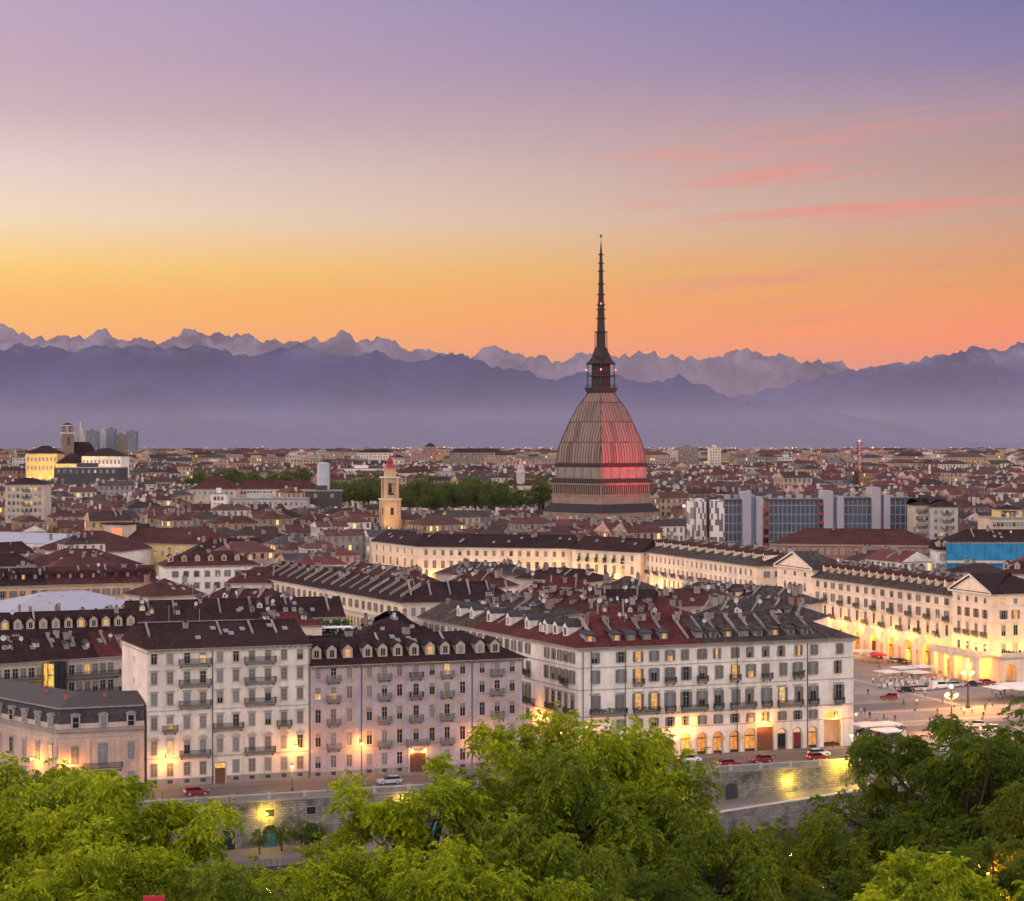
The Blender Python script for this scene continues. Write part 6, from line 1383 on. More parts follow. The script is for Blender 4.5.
def clutter(p, ca, sa, z0, w_, d_, h, rise):
    for _ in range(random.randint(2, 5)):
        x, y = random.uniform(1, w_-1), random.uniform(1, d_-1); a, b, q = random.uniform(.3, 1.1), random.uniform(.3, .6), h+rise*random.uniform(.7, 1.0)+random.uniform(.6, 2); k = random.choice(((.42, .36, .3), (.3, .26, .23), (.2, .12, .1), (.5, .45, .4), (.12, .09, .09)))
        c = [(x-a, y-b), (x+a, y-b), (x+a, y+b), (x-a, y+b)]; T = lambda u, v, z: (p.x+u*ca-v*sa, p.y+u*sa+v*ca, z0+z)
        for i in range(4): stuff.face([T(*c[i], h), T(*c[(i+1) % 4], h), T(*c[(i+1) % 4], q), T(*c[i], q)], (*k, 1), 1)
        stuff.face([T(*c[0], q), T(*c[1], q), T(*c[2], q), T(*c[3], q)], (k[0]*.7, k[1]*.7, k[2]*.7, 1), 1)
cells.sort(key=lambda c: c[0])
stuff = CMB(); ncount = {}; houses = []
REFS = [('the baroque bell tower', 390), ('the domed tower', 601), ('the grey office slab', 800), ('the layered dome', 80), ('the pale tank tower', 323), ('the blue scaffold netting', 985), ('the yellow floodlit block', 150), ('the tall crane', 859), ('the small domed church', 524), ('the five dormer house', 210), ('the barracks', 276)]
ORD = ['nearest', 'second', 'third', 'fourth', 'fifth', 'sixth', 'seventh', 'eighth', 'ninth', 'tenth', 'eleventh', 'twelfth', 'thirteenth', 'fourteenth', 'fifteenth', 'sixteenth', 'seventeenth', 'eighteenth', 'nineteenth', 'twentieth']
NIND = 230
for idx, (Dd, p, w_, d_) in enumerate(cells):
    h = random.uniform(14, 17.5) if Dd < 600 else random.uniform(11, 20)+(5 if random.random() < .06 else 0)
    ang = A2+random.choice((0, 0, 0, R(-6), R(5), R(90))); rise = min(w_, d_)*random.uniform(.22, .32); wn_, wc = random.choice(WALLC); rn, rc = random.choice(ROOFC); k = random.uniform(.8, 1.2)
    wc4, rc4 = (wc[0]*k, wc[1]*k, wc[2]*k, 1), (rc[0]*k, rc[1]*k, rc[2]*k, 1)
    ca, sa = math.cos(ang), math.sin(ang); z0 = zg(Dd)
    px0 = CX+p.x/p.y*F
    for a_, b_, yl, dm_ in VIEWS:
        if a_-12 < px0 < b_+12 and Dd < dm_: h = min(h, zat(yl, Dd)-z0-rise-1)
    if h < 4: continue
    if ang > 1.2+A2: p = p+Vector((ca, sa))*-w_/2+Vector((-sa, ca))*-d_/2
    else: p = p+Vector((ca, sa))*-w_/2+Vector((-sa, ca))*-d_/2
    if idx < NIND:
        a, b = CMB(), CMB(); T = lambda x, y, z: (x, y, z); house_geo(a, b, T, w_, d_, h, rise, wc4, rc4, False, idx)
        px_ = CX+p.x/p.y*F; ref = min(REFS, key=lambda q: abs(q[1]-px_)); side = 'left' if px_ < ref[1] else 'right'
        houses.append([abs(px_-ref[1]), f'{rn} roofed {wn_} house', side, ref[0], ob('house', a.data('house'), None, (p.x, p.y, z0), ang), b, d_, h, rise, w_])
    else: house_geo(stuff, stuff, lambda x, y, z: (p.x+x*ca-y*sa, p.y+x*sa+y*ca, z0+z), w_, d_, h, rise, wc4, rc4, False, idx); clutter(p, ca, sa, z0, w_, d_, h, rise)
houses.sort(key=lambda q: q[0]); chm = []
for q in range(4):
    mb = MB(); a = random.uniform(.35, .8); mb.box(-a, a, -.35, .35, -1.2, 1.6, M['firewall']); mb.box(-a-.1, a+.1, -.45, .45, 1.6, 1.8, M['darktrim']); mb.box(-a*.5, a*.5, -.15, .15, 1.8, 2.2, M['redbrown']); chm.append(mb.data('chimney'))
    mb = MB(); mb.prism([(-2.4, -1.2), (2.4, .6), (2.4, 1.6), (-2.4, -.2)], -.25, .25, M['firewall']); mb.box(-.35, .35, 1.2, 2.4, 1.4, 2.4, M['firewall']); chm.append(mb.data('chimney_wall'))
LI = 0
for d0, look, side, ref, o, b, d_, h, rise, w_ in houses:
    key = (look, side, ref); n_ = ncount.get(key, 0); ncount[key] = n_+1
    tag(o, f'{ORD[n_]} {look} to the {side} of {ref}', 'house', 'houses of the old town behind the river fronts')
    rf = ob('roof', b.data('roof'), o)
    LI += 1
    if LI % 4 == 0 and not (370 < CX+o.location.x/o.location.y*F < 660 and o.location.y < 420):
        mw_ = Matrix.Translation(o.location) @ Matrix.Rotation(o.rotation_euler.z, 4, 'Z'); street_lamp('amber street lamp in a lane of the old town', mw_ @ Vector((w_*.5, -1.6, 0)), 6.5, 'lamps', 1000, AMBER)['group'] = 'street lamps of the old town'
    for i in range(random.randint(2, 5)):
        y = d_*random.uniform(.25, .75); zz = h+rise*(1-abs(y-d_/2)/(d_/2)*.9); ob('chimney', random.choice(chm), rf, (random.uniform(2, w_-2), y, zz-.2), random.choice((0, 0, R(180), R(90))))
# farther out: blocks past counting
for i in range(7600):
    Dd = 1680*(6800/1680)**(random.random()**.8); px_ = random.uniform(-80, 1104); p = at(px_, Dd)
    if Dd < 2700 and (any(abs(px_-q) < 14 for q in (440, 470, 375, 688, 715, 671, 430)) and Dd < 2500): continue
    w_, d_ = random.uniform(14, 42), random.uniform(11, 15); tall = random.random() < .2+.1*(Dd > 2600); h = random.uniform(18, 30) if tall else random.uniform(9, 19)
    if Dd > 3500: h *= .8
    wn_, wc = random.choice(WALLC); rn, rc = random.choice(ROOFC); k = random.uniform(.75, 1.2); ang = random.choice((A2, A2, R(114), R(0), R(8), R(-20))); ca, sa = math.cos(ang), math.sin(ang)
    fl_ = tall and random.random() < .6
    house_geo(stuff, stuff, lambda x, y, z: (p.x+x*ca-y*sa, p.y+x*sa+y*ca, 18+z), w_, d_, h, 3.4, (wc[0]*k, wc[1]*k, wc[2]*k, 1), (rc[0]*k, rc[1]*k, rc[2]*k, 1), fl_, i)
tag(ob('distant_city', stuff.data('distant_city')), 'rooftops and blocks of the wider city spreading to the plain', 'city', kind='stuff')

# lights of the far suburbs
dl = MB(); dl2 = MB()
for i in range(620):
    Dd = random.uniform(2400, 15000)**1.0; px_ = random.gauss(random.choice((700, 760, 120, 480, 960, 640, 560)), 90); p = at(px_, Dd); q = Dd/F
    r_ = q*random.uniform(.10, .34); z = random.uniform(22, 30) if Dd > 4000 else random.uniform(26, 36)
    (dl if random.random() < .75 else dl2).ball((p.x, p.y, z), r_, M['lamps'] if random.random() < .7 else M['lampw'], 5, 3)
tag(ob('suburb_lights', dl), 'amber lamps of the far suburbs', 'lights', kind='stuff'); tag(ob('suburb_lights', dl2), 'white lamps of the far suburbs', 'lights', kind='stuff')
for px_, py_, Dd, mt, lab in ((943.5, 460, 2600, 'lampw', 'leftmost bright floodlight mast on the right horizon'), (960, 459.5, 2700, 'lampy', 'yellow floodlight mast beside the blue lit arch'), (988.5, 460.5, 2600, 'lampw', 'bright floodlight mast right of the blue lit arch'), (1014, 457.8, 2700, 'lamps', 'amber floodlight mast at the right edge of the horizon'), (794, 480.5, 1500, 'lampg', 'green-white floodlight above the roofs of the grey office slab')):
    p = at(px_, Dd); z = zat(py_, Dd); l = thing('floodlight_mast', lab, 'lamp', (*p, zg(Dd))); mb = MB(); mb.tube((0, 0, 0), (0, 0, z-zg(Dd)), .5, .3, M['iron']); ob('mast', mb, l)
    mb = MB(); mb.ball((0, 0, z-zg(Dd)), Dd/F*1.35, M[mt], 8, 6); ob('lamp_head', mb, l); lamp_light(l, (0, -Dd/F*1.6, z-zg(Dd)), 3000, (1, .75, .35))

# ------------------------------------------------------------------ foliage
def leaf_mat(name, c, var, trans=.35):
    t = MT(name); g = t.n('ShaderNodeNewGeometry'); r_ = g.outputs['Random Per Island']
    q_ = t.math('ADD', t.math('MULTIPLY', r_, .6), t.math('MULTIPLY', t.remap(t.noise(.55, 3, .5), .3, .7), .4))
    col = t.mix(t.remap(q_, .15, .9), (c[0]*.42, c[1]*.56, c[2], 1), (min(1, c[0]*(1+var)), min(1, c[1]*(1+var*.75)), c[2], 1)); t.fin(col, .7, .06)
    tr = t.n('ShaderNodeBsdfTranslucent'); t.L.new(t.mix(.5, col, (.31, .36, .012, 1)), tr.inputs[0]); ms = t.n('ShaderNodeMixShader'); ms.inputs[0].default_value = trans
    t.L.new(t.b.outputs[0], ms.inputs[1]); t.L.new(tr.outputs[0], ms.inputs[2]); t.L.new(ms.outputs[0], t.out.inputs[0]); return t.m
LF1 = leaf_mat('bright_leaves', (.295, .345, .013), .5, .3); LF2 = leaf_mat('deep_leaves', (.085, .125, .014), .5, .3); LF3 = leaf_mat('mid_leaves', (.155, .20, .015), .5, .3); LFF = leaf_mat('far_leaves', (.065, .085, .024), .45, .25)
bark = plain('bark', (.05, .038, .03), .9, .2, .3, 3)
def crown_mesh(name, rx, rz_, nclump, nspray, leaf, mat, seed, droop=.62, pinn=5):
    g = np.random.default_rng(seed); C = []
    for _ in range(nclump*3):
        d = g.normal(size=3); d /= np.linalg.norm(d); q = g.uniform(.3, 1.0)**.45
        lump = 1+.22*math.sin(3*math.atan2(d[1], d[0])+seed)+.16*math.sin(5*d[2]*2+seed*2)
        c = d*q*lump*np.array((rx, rx, rz_))
        if c[2] < -rz_*.75: continue
        C.append(c)
        if len(C) >= nclump: break
    verts = []; n = 0
    for c in C:
        cr = g.uniform(.12, .25)*rx
        for _s in range(nspray):
            d = g.normal(size=3); d[2] = abs(d[2])*.9-.35; d /= np.linalg.norm(d)
            base = c+d*cr*g.uniform(.2, 1)*np.array((.9, .9, .95))
            ax = d*.7+g.normal(size=3)*.4; ax[2] = ax[2]*.8-.1; ax /= np.linalg.norm(ax); side = np.cross(ax, (0, 0, 1)); side /= np.linalg.norm(side)+1e-6
            Lr = leaf*g.uniform(1.3, 2.3)
            for k in range(pinn):
                t_ = (k+.5)/pinn; pos = base+ax*Lr*t_+np.array((0, 0, -droop*Lr*t_*t_))
                for sgn in (-1, 1):
                    dv = side*sgn*.8+ax*.45+np.array((0, 0, -.75*g.uniform(.2, 1.6)))+g.normal(size=3)*.18; dv /= np.linalg.norm(dv)
                    wv = np.cross(dv, ax)*.2+ax*.9*g.uniform(.7, 1.2)+g.normal(size=3)*.15; wv -= dv*np.dot(wv, dv); wv /= np.linalg.norm(wv)+1e-6
                    l_, w2 = leaf*g.uniform(.75, 1.2), leaf*.19
                    verts.append((pos, pos+dv*l_*.45+wv*w2, pos+dv*l_, pos+dv*l_*.45-wv*w2))
    V = np.array(verts, dtype=np.float32).reshape(-1, 3); nf = len(V)//4; me = bpy.data.meshes.new(name); me.vertices.add(len(V)); me.vertices.foreach_set('co', V.ravel()); me.loops.add(len(V)); me.loops.foreach_set('vertex_index', np.arange(len(V), dtype=np.int32))
    me.polygons.add(nf); me.polygons.foreach_set('loop_start', np.arange(0, len(V), 4, dtype=np.int32)); me.materials.append(mat); me.update(calc_edges=True); return me, C
def trunk_mesh(name, h0, C, seed, r0=.32, cz=0.0):
    g = random.Random(seed); mb = MB(); top = Vector((g.uniform(-.3, .3), g.uniform(-.3, .3), cz-1.2)); mb.tube((0, 0, -.8), top*.5, r0, r0*.75, bark, 8); mb.tube(top*.5, top, r0*.75, r0*.6, bark, 8)
    for i, c in enumerate(C):
        if i % 2: continue
        c = Vector(c)+Vector((0, 0, cz)); mid_ = top.lerp(c, .5)+Vector((g.uniform(-.3, .3), g.uniform(-.3, .3), g.uniform(-.5, .1))); st = top.lerp(Vector((0, 0, 0)), g.uniform(0, .25)); mb.tube(st, mid_, r0*.34, r0*.2, bark, 5); mb.tube(mid_, c, r0*.2, r0*.05, bark, 4)
    return mb.data(name)
def tree_kind(rx, rz_, hc, ncl, nsp, leaf, mat, seed, **k):
    cm, C = crown_mesh('crown', rx, rz_, ncl, nsp, leaf, mat, seed, **k); return (trunk_mesh('trunk', hc, C, seed, .10*math.sqrt(rx*rx), hc), cm, hc)
def plant_tree(kind, label, p, s_, rz=0, group=None, name='tree', z=None):
    t = thing(name, label, 'tree', (p[0], p[1], p[2]), rz, group); t.scale = (s_,)*3
    ob('trunk', kind[0], t); ob('crown', kind[1], t, (0, 0, kind[2])); return t
KA = tree_kind(4.6, 4.2, 8.2, 84, 54, .27, LF1, 11); KB = tree_kind(5.2, 4.6, 9.0, 92, 54, .28, LF3, 12); KC = tree_kind(5.0, 4.6, 9.0, 92, 54, .27, LF2, 13); KD = tree_kind(3.6, 3.4, 6.2, 64, 50, .25, LF1, 14, droop=.4)
def hillz(p):
    v_ = -p.x*UY+p.y*UX; pr = [(-4000, 57), (9, 57), (40, 46), (75, 34), (140, 10), (196, -8), (210, -11.5)]
    for (a, b), (c_, d_) in zip(pr, pr[1:]):
        if v_ <= c_: return b+(d_-b)*(v_-a)/(c_-a)
    return -11.5
def fg_tree(kind, px_, ytop, Dd, label, s_=1.0, rz=0, hc=None):
    ytop -= 13
    p = at(px_, Dd); zt = zat(ytop, Dd); g_ = hillz(p); full = kind[2]+{id(KA): 4.7, id(KB): 5.2, id(KC): 5.2, id(KD): 3.8}[id(kind)]
    s_ = s_ if s_ else (zt-g_)/full
    return plant_tree(kind, label, (p.x, p.y, zt-full*s_), s_, rz)
fg_tree(KA, 62, 768, 76, 'broad yellow-green tree filling the lower left corner', .98, .3)
fg_tree(KD, 130, 780, 72, 'bright yellow-green tree overlapping the right side of the lower left corner tree', 1.0, 1.9)
fg_tree(KA, -20, 764, 84, 'yellow-green tree cut by the left edge of the photo', .95, 2.2)
fg_tree(KA, 600, 710, 86, 'tall bright green tree in the middle foreground before the corner palace', 1.08, 4.0)
fg_tree(KB, 520, 768, 80, 'rounded green tree in the middle foreground under the lilac block', .95, .9)
fg_tree(KB, 690, 800, 80, 'green tree on the right shoulder of the tall middle tree', .78, 2.9)
fg_tree(KD, 425, 768, 80, 'small separate green tree left of the middle foreground group', .98, 5.0)
fg_tree(KA, 356, 850, 66, 'yellow-green tree crown low at the bottom between left and middle groups', .72, 1.0)
fg_tree(KD, 262, 872, 64, 'low bushy yellow-green tree at the bottom beside the lower left trees', .8, 3.4)
fg_tree(KB, 800, 828, 92, 'low green tree at the bottom below the ramp wall', .82, .5)
fg_tree(KB, 720, 852, 84, 'low green tree at the bottom centre right of the middle group', .72, 1.7)
fg_tree(KC, 965, 718, 92, 'tall dark green tree at the right in front of the square', 1.15, .2)
fg_tree(KC, 1040, 742, 88, 'dark green tree cut by the right edge of the photo', 1.05, 2.4)
fg_tree(KC, 930, 792, 96, 'dark green tree leaning left before the ramp end', .86, 3.9)
fg_tree(KD, 950, 852, 62, 'yellow-green round tree crown at the bottom right', 1.0, 2.0)
fg_tree(KB, 560, 838, 66, 'dark green tree crown at the bottom centre in front of the middle group', .8, 4.4)
fg_tree(KA, 470, 850, 62, 'yellow-green tree crown at the bottom centre left', .7, 3.0)
fg_tree(KA, 100, 838, 60, 'yellow-green tree crown at the very bottom left', .72, 5.5)
fg_tree(KC, 1010, 842, 74, 'dark green tree crown behind the round bottom right tree', .8, 5.1)
fg_tree(KC, 640, 860, 70, 'shaded green tree crown at the bottom right of the middle group', .7, .4)
fg_tree(KB, 200, 880, 58, 'lowest yellow-green crown between the left trees and the bushy tree', .6, .7)
fg_tree(KC, 860, 872, 78, 'dark low crown at the bottom left of the round bottom right tree', .7, 1.2)
# quay trees under the arches
KQ = tree_kind(2.6, 3.0, 4.6, 40, 9, .34, LF2, 21)
for i, (px_, s_) in enumerate(((257, .82), (282, .95), (306, 1.0), (322, .8))):
    p = at(px_, 309.5 if i != 2 else 306); v_ = -p.x*UY+p.y*UX; p = uv(p.x*UX+p.y*UY, 304.5+(i % 2)*1.2)
    plant_tree(KQ, ['small dark tree on the quay under the leftmost arch', 'small dark tree on the quay between the first arches', 'largest small dark tree on the quay before the arches', 'small dark tree on the quay beside the teal doorway'][i], (p.x, p.y, -8), s_*.72, i*1.3)
# trees in the town
KT = [tree_kind(6.0, 6.2, 9.0, 46, 8, .95, LFF, 31+i, pinn=4) for i in range(3)]
nT = 0
for (a, b, c_, d_), n_, nm in zip(TREEZ, (18, 16, 26), ('behind the barracks', 'behind the bell tower', 'between the bell tower and the dome')):
    for i in range(n_):
        px_ = a+(b-a)*(i+.5)/n_+random.uniform(-2, 2); Dd = c_+(d_-c_)*((i*7) % n_)/n_; p = at(px_, Dd)
        plant_tree(KT[i % 3], f'broad green park tree in the belt {nm}', (p.x, p.y, zg(Dd)), random.uniform(1.05, 1.6), random.uniform(0, 6), f'park trees {nm}')
for px_, Dd, s_, lab in ((587, 905, .95, 'round green tree at the foot of the domed tower'), (118, 900, .5, 'roof garden tree left of the yellow block'), (170, 905, .5, 'roof garden tree behind the yellow block'), (870, 1010, .8, 'dark tree behind the white apartment block at the right'), (975, 1000, .7, 'green tree among roofs at the right'), (3, 505, 1.1, 'dark red-leaved tree at the left edge beside the pale metal hall'), (690, 1150, .7, 'green tree left of the grey office slab'), (730, 1120, .7, 'green tree behind the left end of the grey office slab')):
    p = at(px_, Dd); plant_tree(KT[0], lab, (p.x, p.y, zg(Dd)+(0 if s_ > .6 else 8)), s_, px_)
wd_ = leaf_mat('wood_leaves', (.035, .05, .02), .4, .1); cmw, _c = crown_mesh('far_wood', 60, 5, 10, 4, 3, wd_, 77, pinn=3)
allv = []
g_ = np.random.default_rng(5)
for i in range(900):
    Dd = 1800*(9500/1800)**g_.random(); px_ = g_.uniform(-60, 1084); p = at(px_, Dd); n_ = 26; q = Dd/1800.
    cc = g_.normal(size=(n_, 3))*np.array((16*q**.5, 8, 3.0)); cc[:, 2] = np.abs(cc[:, 2])+19+6
    cc[:, 0] += p.x; cc[:, 1] += p.y
    d1 = g_.normal(size=(n_, 3)); d1 /= np.linalg.norm(d1, axis=1)[:, None]; d2 = g_.normal(size=(n_, 3)); d2 -= d1*(d1*d2).sum(1)[:, None]; d2 /= np.linalg.norm(d2, axis=1)[:, None]; s_ = 2.6*q**.5
    allv.append(np.stack((cc-d1*s_, cc+d2*s_, cc+d1*s_, cc-d2*s_), 1))
V = np.concatenate(allv).reshape(-1, 3).astype(np.float32); me = bpy.data.meshes.new('far_woods'); me.vertices.add(len(V)); me.vertices.foreach_set('co', V.ravel()); me.loops.add(len(V)); me.loops.foreach_set('vertex_index', np.arange(len(V), dtype=np.int32)); me.polygons.add(len(V)//4); me.polygons.foreach_set('loop_start', np.arange(0, len(V), 4, dtype=np.int32)); me.materials.append(wd_); me.update(calc_edges=True)
bpy.data.meshes.remove(cmw)
tag(ob('far_woods', me), 'dark woods and street trees scattered through the far suburbs', 'woods', kind='stuff')
# undergrowth on the near slope
gv = []
for i in range(26000):
    x, y = g_.uniform(-60, 70), g_.uniform(40, 190); p = Vector((x, y)); z = hillz(p)+g_.uniform(0, 1.2)**2; d1 = g_.normal(size=3); d1 /= np.linalg.norm(d1); d2 = np.cross(d1, g_.normal(size=3)); d2 /= np.linalg.norm(d2); c = np.array((x, y, z)); s_ = .35; gv.append((c-d1*s_, c+d2*s_*.5, c+d1*s_, c-d2*s_*.5))
V = np.array(gv, dtype=np.float32).reshape(-1, 3); me = bpy.data.meshes.new('undergrowth'); me.vertices.add(len(V)); me.vertices.foreach_set('co', V.ravel()); me.loops.add(len(V)); me.loops.foreach_set('vertex_index', np.arange(len(V), dtype=np.int32)); me.polygons.add(len(V)//4); me.polygons.foreach_set('loop_start', np.arange(0, len(V), 4, dtype=np.int32)); me.materials.append(LF2); me.update(calc_edges=True)
tag(ob('undergrowth', me), 'dark undergrowth covering the near slope', 'undergrowth', kind='stuff')

# ------------------------------------------------------------------ street furniture, cars, people
street_lamp('amber street lamp standing on the parapet below the tall white block', (*uv(Vector(pt(293, 793, .9)).x*UX+Vector(pt(293, 793, .9)).y*UY, 309.78), 1.14), 4.2, 'lamps', 420)
def globe_lamp(label, p, e=600, c=YEL, mat='lampy', h=5, rz=A0):
    return street_lamp(label, p, h, mat, e, c, 0, rz)
pR = uv(145, 305)
globe_lamp('yellow lamp post on the ramp lighting the upper river wall', (*uv(169.5, 308.3), rz_(169.5)), 1100, h=4.6)
for (u_, z_, lab) in ((158.0, -2.3, 'yellow wall lamp low on the river wall left of the ramp lamp post'), (60.5, -2.3, 'yellow lamp on the river wall behind the left trees'), (84.5, -2.0, 'yellow lamp on the river wall above the teal doors'), (136, -4.2, 'yellow lamp on the river wall behind the middle trees')):
    q = uv(u_, 309.45); l = thing('wall_lamp', lab, 'lamp', (*q, z_), A0); mb = MB(); mb.box(-.12, .12, -.35, .0, -.1, .1, M['iron']); ob('bracket', mb, l); mb = MB(); mb.ball((0, -.45, -.05), .2, M['lampy'], 8, 5); ob('globe', mb, l); lamp_light(l, (0, -.95, -.1), 380, YEL)
street_lamp('yellow lantern on a post at the road edge before the corner palace shops', (*uv(172.2, 311.2), 0), 5.0, 'lampy', 350, YEL)
# candelabra on the square
def candelabrum(label, p, h=9.5):
    t = thing('candelabrum', label, 'lamp', p, .4); mb = MB(); mb.lathe([(.55, 0), (.55, .5), (.3, .8), (.2, 1.6), (.13, h-2)], M['bronze'], 10); mb.lathe([(.1, h-2), (.07, h)], M['bronze'], 8)
    for k in range(4):
        a = math.pi/2*k; mb.tube((0, 0, h-2.2), (1.3*math.cos(a), 1.3*math.sin(a), h-1.8), .06, .06, M['bronze'], 5)
    ob('post', mb, t)
    for k in range(5):
        a = math.pi/2*k; mb = MB(); c_ = (1.3*math.cos(a), 1.3*math.sin(a), h-1.4) if k < 4 else (0, 0, h+.3); mb.ball(c_, .34, M['lampw'], 10, 6); ob('globe', mb, t)
    lamp_light(t, (0, 0, h-3), 22000, WARM, .3); lamp_light(t, (0, 0, h+1.3), 6000, WARM, .3)
SZ = -.09
candelabrum('near candelabrum with five glowing globes rising behind the right tree', (*pt(951.5, 735, SZ), SZ), 9.6)
candelabrum('far candelabrum with five glowing globes beside the parked cars', (*pt(968, 708, SZ), SZ), 9.4)
def carm(bodymat, van=False):
    L_, W_, t = 4.2, .85, thing('parked_car', None, None, (0, 0, 0)); mb = MB()
    if van: low = [(-2.3, .3), (2.3, .3), (2.35, .9), (1.9, 1.15), (1.35, 2.0), (-2.3, 2.05), (-2.35, .9)]
    else: low = [(-2.05, .3), (2.05, .3), (2.1, .62), (1.95, .78), (.95, .92), (-1.75, .95), (-2.08, .8)]
    mb.prism(low, -W_, W_, bodymat, 'y')
    if not van: mb.mesh([(-1.55, -.72, 1.38), (.15, -.72, 1.42), (.15, .72, 1.42), (-1.55, .72, 1.38), (-1.6, -.7, 1.43), (.1, -.7, 1.47), (.1, .7, 1.47), (-1.6, .7, 1.43)], [(0, 3, 2, 1), (4, 5, 6, 7), (0, 1, 5, 4), (1, 2, 6, 5), (2, 3, 7, 6), (3, 0, 4, 7)], bodymat)
    bd = mb.data('body'); bo = ob('body', bd, t)
    md = bo.modifiers.new('bevel', 'BEVEL'); md.width = .06; md.segments = 2
    mb = MB()
    if van: mb.prism([(1.42, 1.2), (1.87, 1.2), (1.38, 1.92)], -W_-.01, W_+.01, M['glass'], 'y'); mb.box(-1.0, 1.2, -W_-.012, W_+.012, 1.25, 1.85, M['glass'])
    else: mb.prism([(1.0, .9), (.2, 1.41), (-1.55, 1.38), (-1.95, .93)], -.74, .74, M['glass'], 'y')
    ob('windows', mb, t); wm_ = MB(); wm_.lathe([(.32, -.1), (.33, 0), (.32, .1)], M['rubber'], 12); wm_.lathe([(.2, -.11), (.2, .11)], M['silver'], 8); wme = wm_.data('wheel')
    for x in (-1.3, 1.3):
        for y in (-.78, .78): o = ob('wheel', wme, t, (x, y, .33)); o.rotation_euler = (R(90), 0, 0)
    hm_ = MB(); hm_.box(-.03, .03, -.18, .18, -.09, .09, M['whitepaint']); hme = hm_.data('headlight'); tm_ = MB(); tm_.box(-.03, .03, -.16, .16, -.1, .1, M['taillight']); tme = tm_.data('taillight')
    for y in (-.58, .58): ob('headlight', hme, t, (2.08 if not van else 2.34, y, .68)); ob('taillight', tme, t, (-2.09 if not van else -2.34, y, .75))
    return t
PROT = {}
def car(label, p, rz, col, van=False, group='cars parked and passing', cat=None):
    k = (col, van)
    if k not in PROT: t = PROT[k] = carm(M[col], van)
    else: t = copy_tree(PROT[k])
    t.name = 'parked_van' if van else 'car'; t.location = p; t.rotation_euler.z = rz; tag(t, label, 'van' if van else 'car', group); return t
ra = A0
for px_, py_, rz, col, van, lab in ((906, 692, ra, 'blackpaint', 0, 'dark car leftmost of the row parked on the square'), (914.5, 691, ra, 'silver', 0, 'silver car second in the row parked on the square'), (924, 690.5, ra, 'silver', 0, 'silver car beside the white van on the square'), (939.5, 689, ra, 'whitepaint', 1, 'white van in the row parked on the square'),
        (955.5, 687, ra, 'silver', 0, 'silver car right of the white van on the square'), (972, 686, ra, 'blackpaint', 0, 'dark car behind the far candelabrum'), (987, 684.5, ra, 'redpaint', 0, 'red car rightmost of the row parked on the square'),
        (889, 699, ra+2.6, 'redpaint', 0, 'red car driving across the open square'), (893, 662.5, 1.9, 'silver', 0, 'silver car parked before the arcades'), (902, 663.5, 1.9, 'blackpaint', 0, 'dark car parked before the arcades'), (877, 658.5, 1.9, 'redpaint', 0, 'red car under the arcades behind the white umbrella'),
        (975, 727, 2.9, 'silver', 0, 'silver car half hidden behind the right tree'), (990, 731, 2.9, 'whitepaint', 0, 'white car half hidden behind the right tree'), (962, 735, 2.7, 'blackpaint', 0, 'dark car behind the branches of the right tree')):
    car(lab, on_ground(px_, py_, SZ), rz, col, bool(van))
for u_, v_, rz, col, lab in ((167.5, 315.6, ra, 'redpaint', 'red car on the river road before the shop doors of the corner palace'), (169.8, 319.5, ra, 'whitepaint', 'white car beside the red car on the river road'), (143.5, 321.2, ra, 'whitepaint', 'white car on the river road before the lit awnings'), (156, 316.5, ra+math.pi, 'redpaint', 'red car on the river road left of the brown gate'), (183.5, 319, ra+math.pi, 'whitepaint', 'white car on the river road at the corner of the square'), (148.5, 314.5, ra, 'redpaint', 'red car on the river road below the lit shopfronts'),
        (50.2, 318, ra, 'redpaint', 'red car on the river road below the white block beside the left trees'), (84, 317.5, ra+math.pi, 'silver', 'silver car on the river road before the lilac block'), (109, 320, ra, 'redpaint', 'red car on the river road near the right end of the lilac block'), (196, 316.4, ra, 'silver', 'silver car on the river road behind the right tree')):
    car(lab, (*uv(u_, v_), -.12), rz, col)
# parasols and cafe furniture
def parasol(label, p, w_=4.2, h=2.7, rz=0, flat=.35, group='white parasols on the square', col='canvas'):
    t = thing('parasol', label, 'parasol', p, rz, group); mb = MB(); a = w_/2
    mb.mesh([(-a, -a, h), (a, -a, h), (a, a, h), (-a, a, h), (0, 0, h+flat), (-a, -a, h-.25), (a, -a, h-.25), (a, a, h-.25), (-a, a, h-.25), (0, 0, h+flat-.06)], [(0, 1, 4), (1, 2, 4), (2, 3, 4), (3, 0, 4), (0, 5, 6, 1), (1, 6, 7, 2), (2, 7, 8, 3), (3, 8, 5, 0), (5, 9, 6), (6, 9, 7), (7, 9, 8), (8, 9, 5)], M[col]); ob('canopy', mb, t)
    mb = MB(); mb.tube((0, 0, 0), (0, 0, h+flat-.1), .06, .05, M['steel']); ob('pole', mb, t); mb = MB(); mb.box(-.4, .4, -.4, .4, 0, .1, M['iron']); ob('foot', mb, t); return t
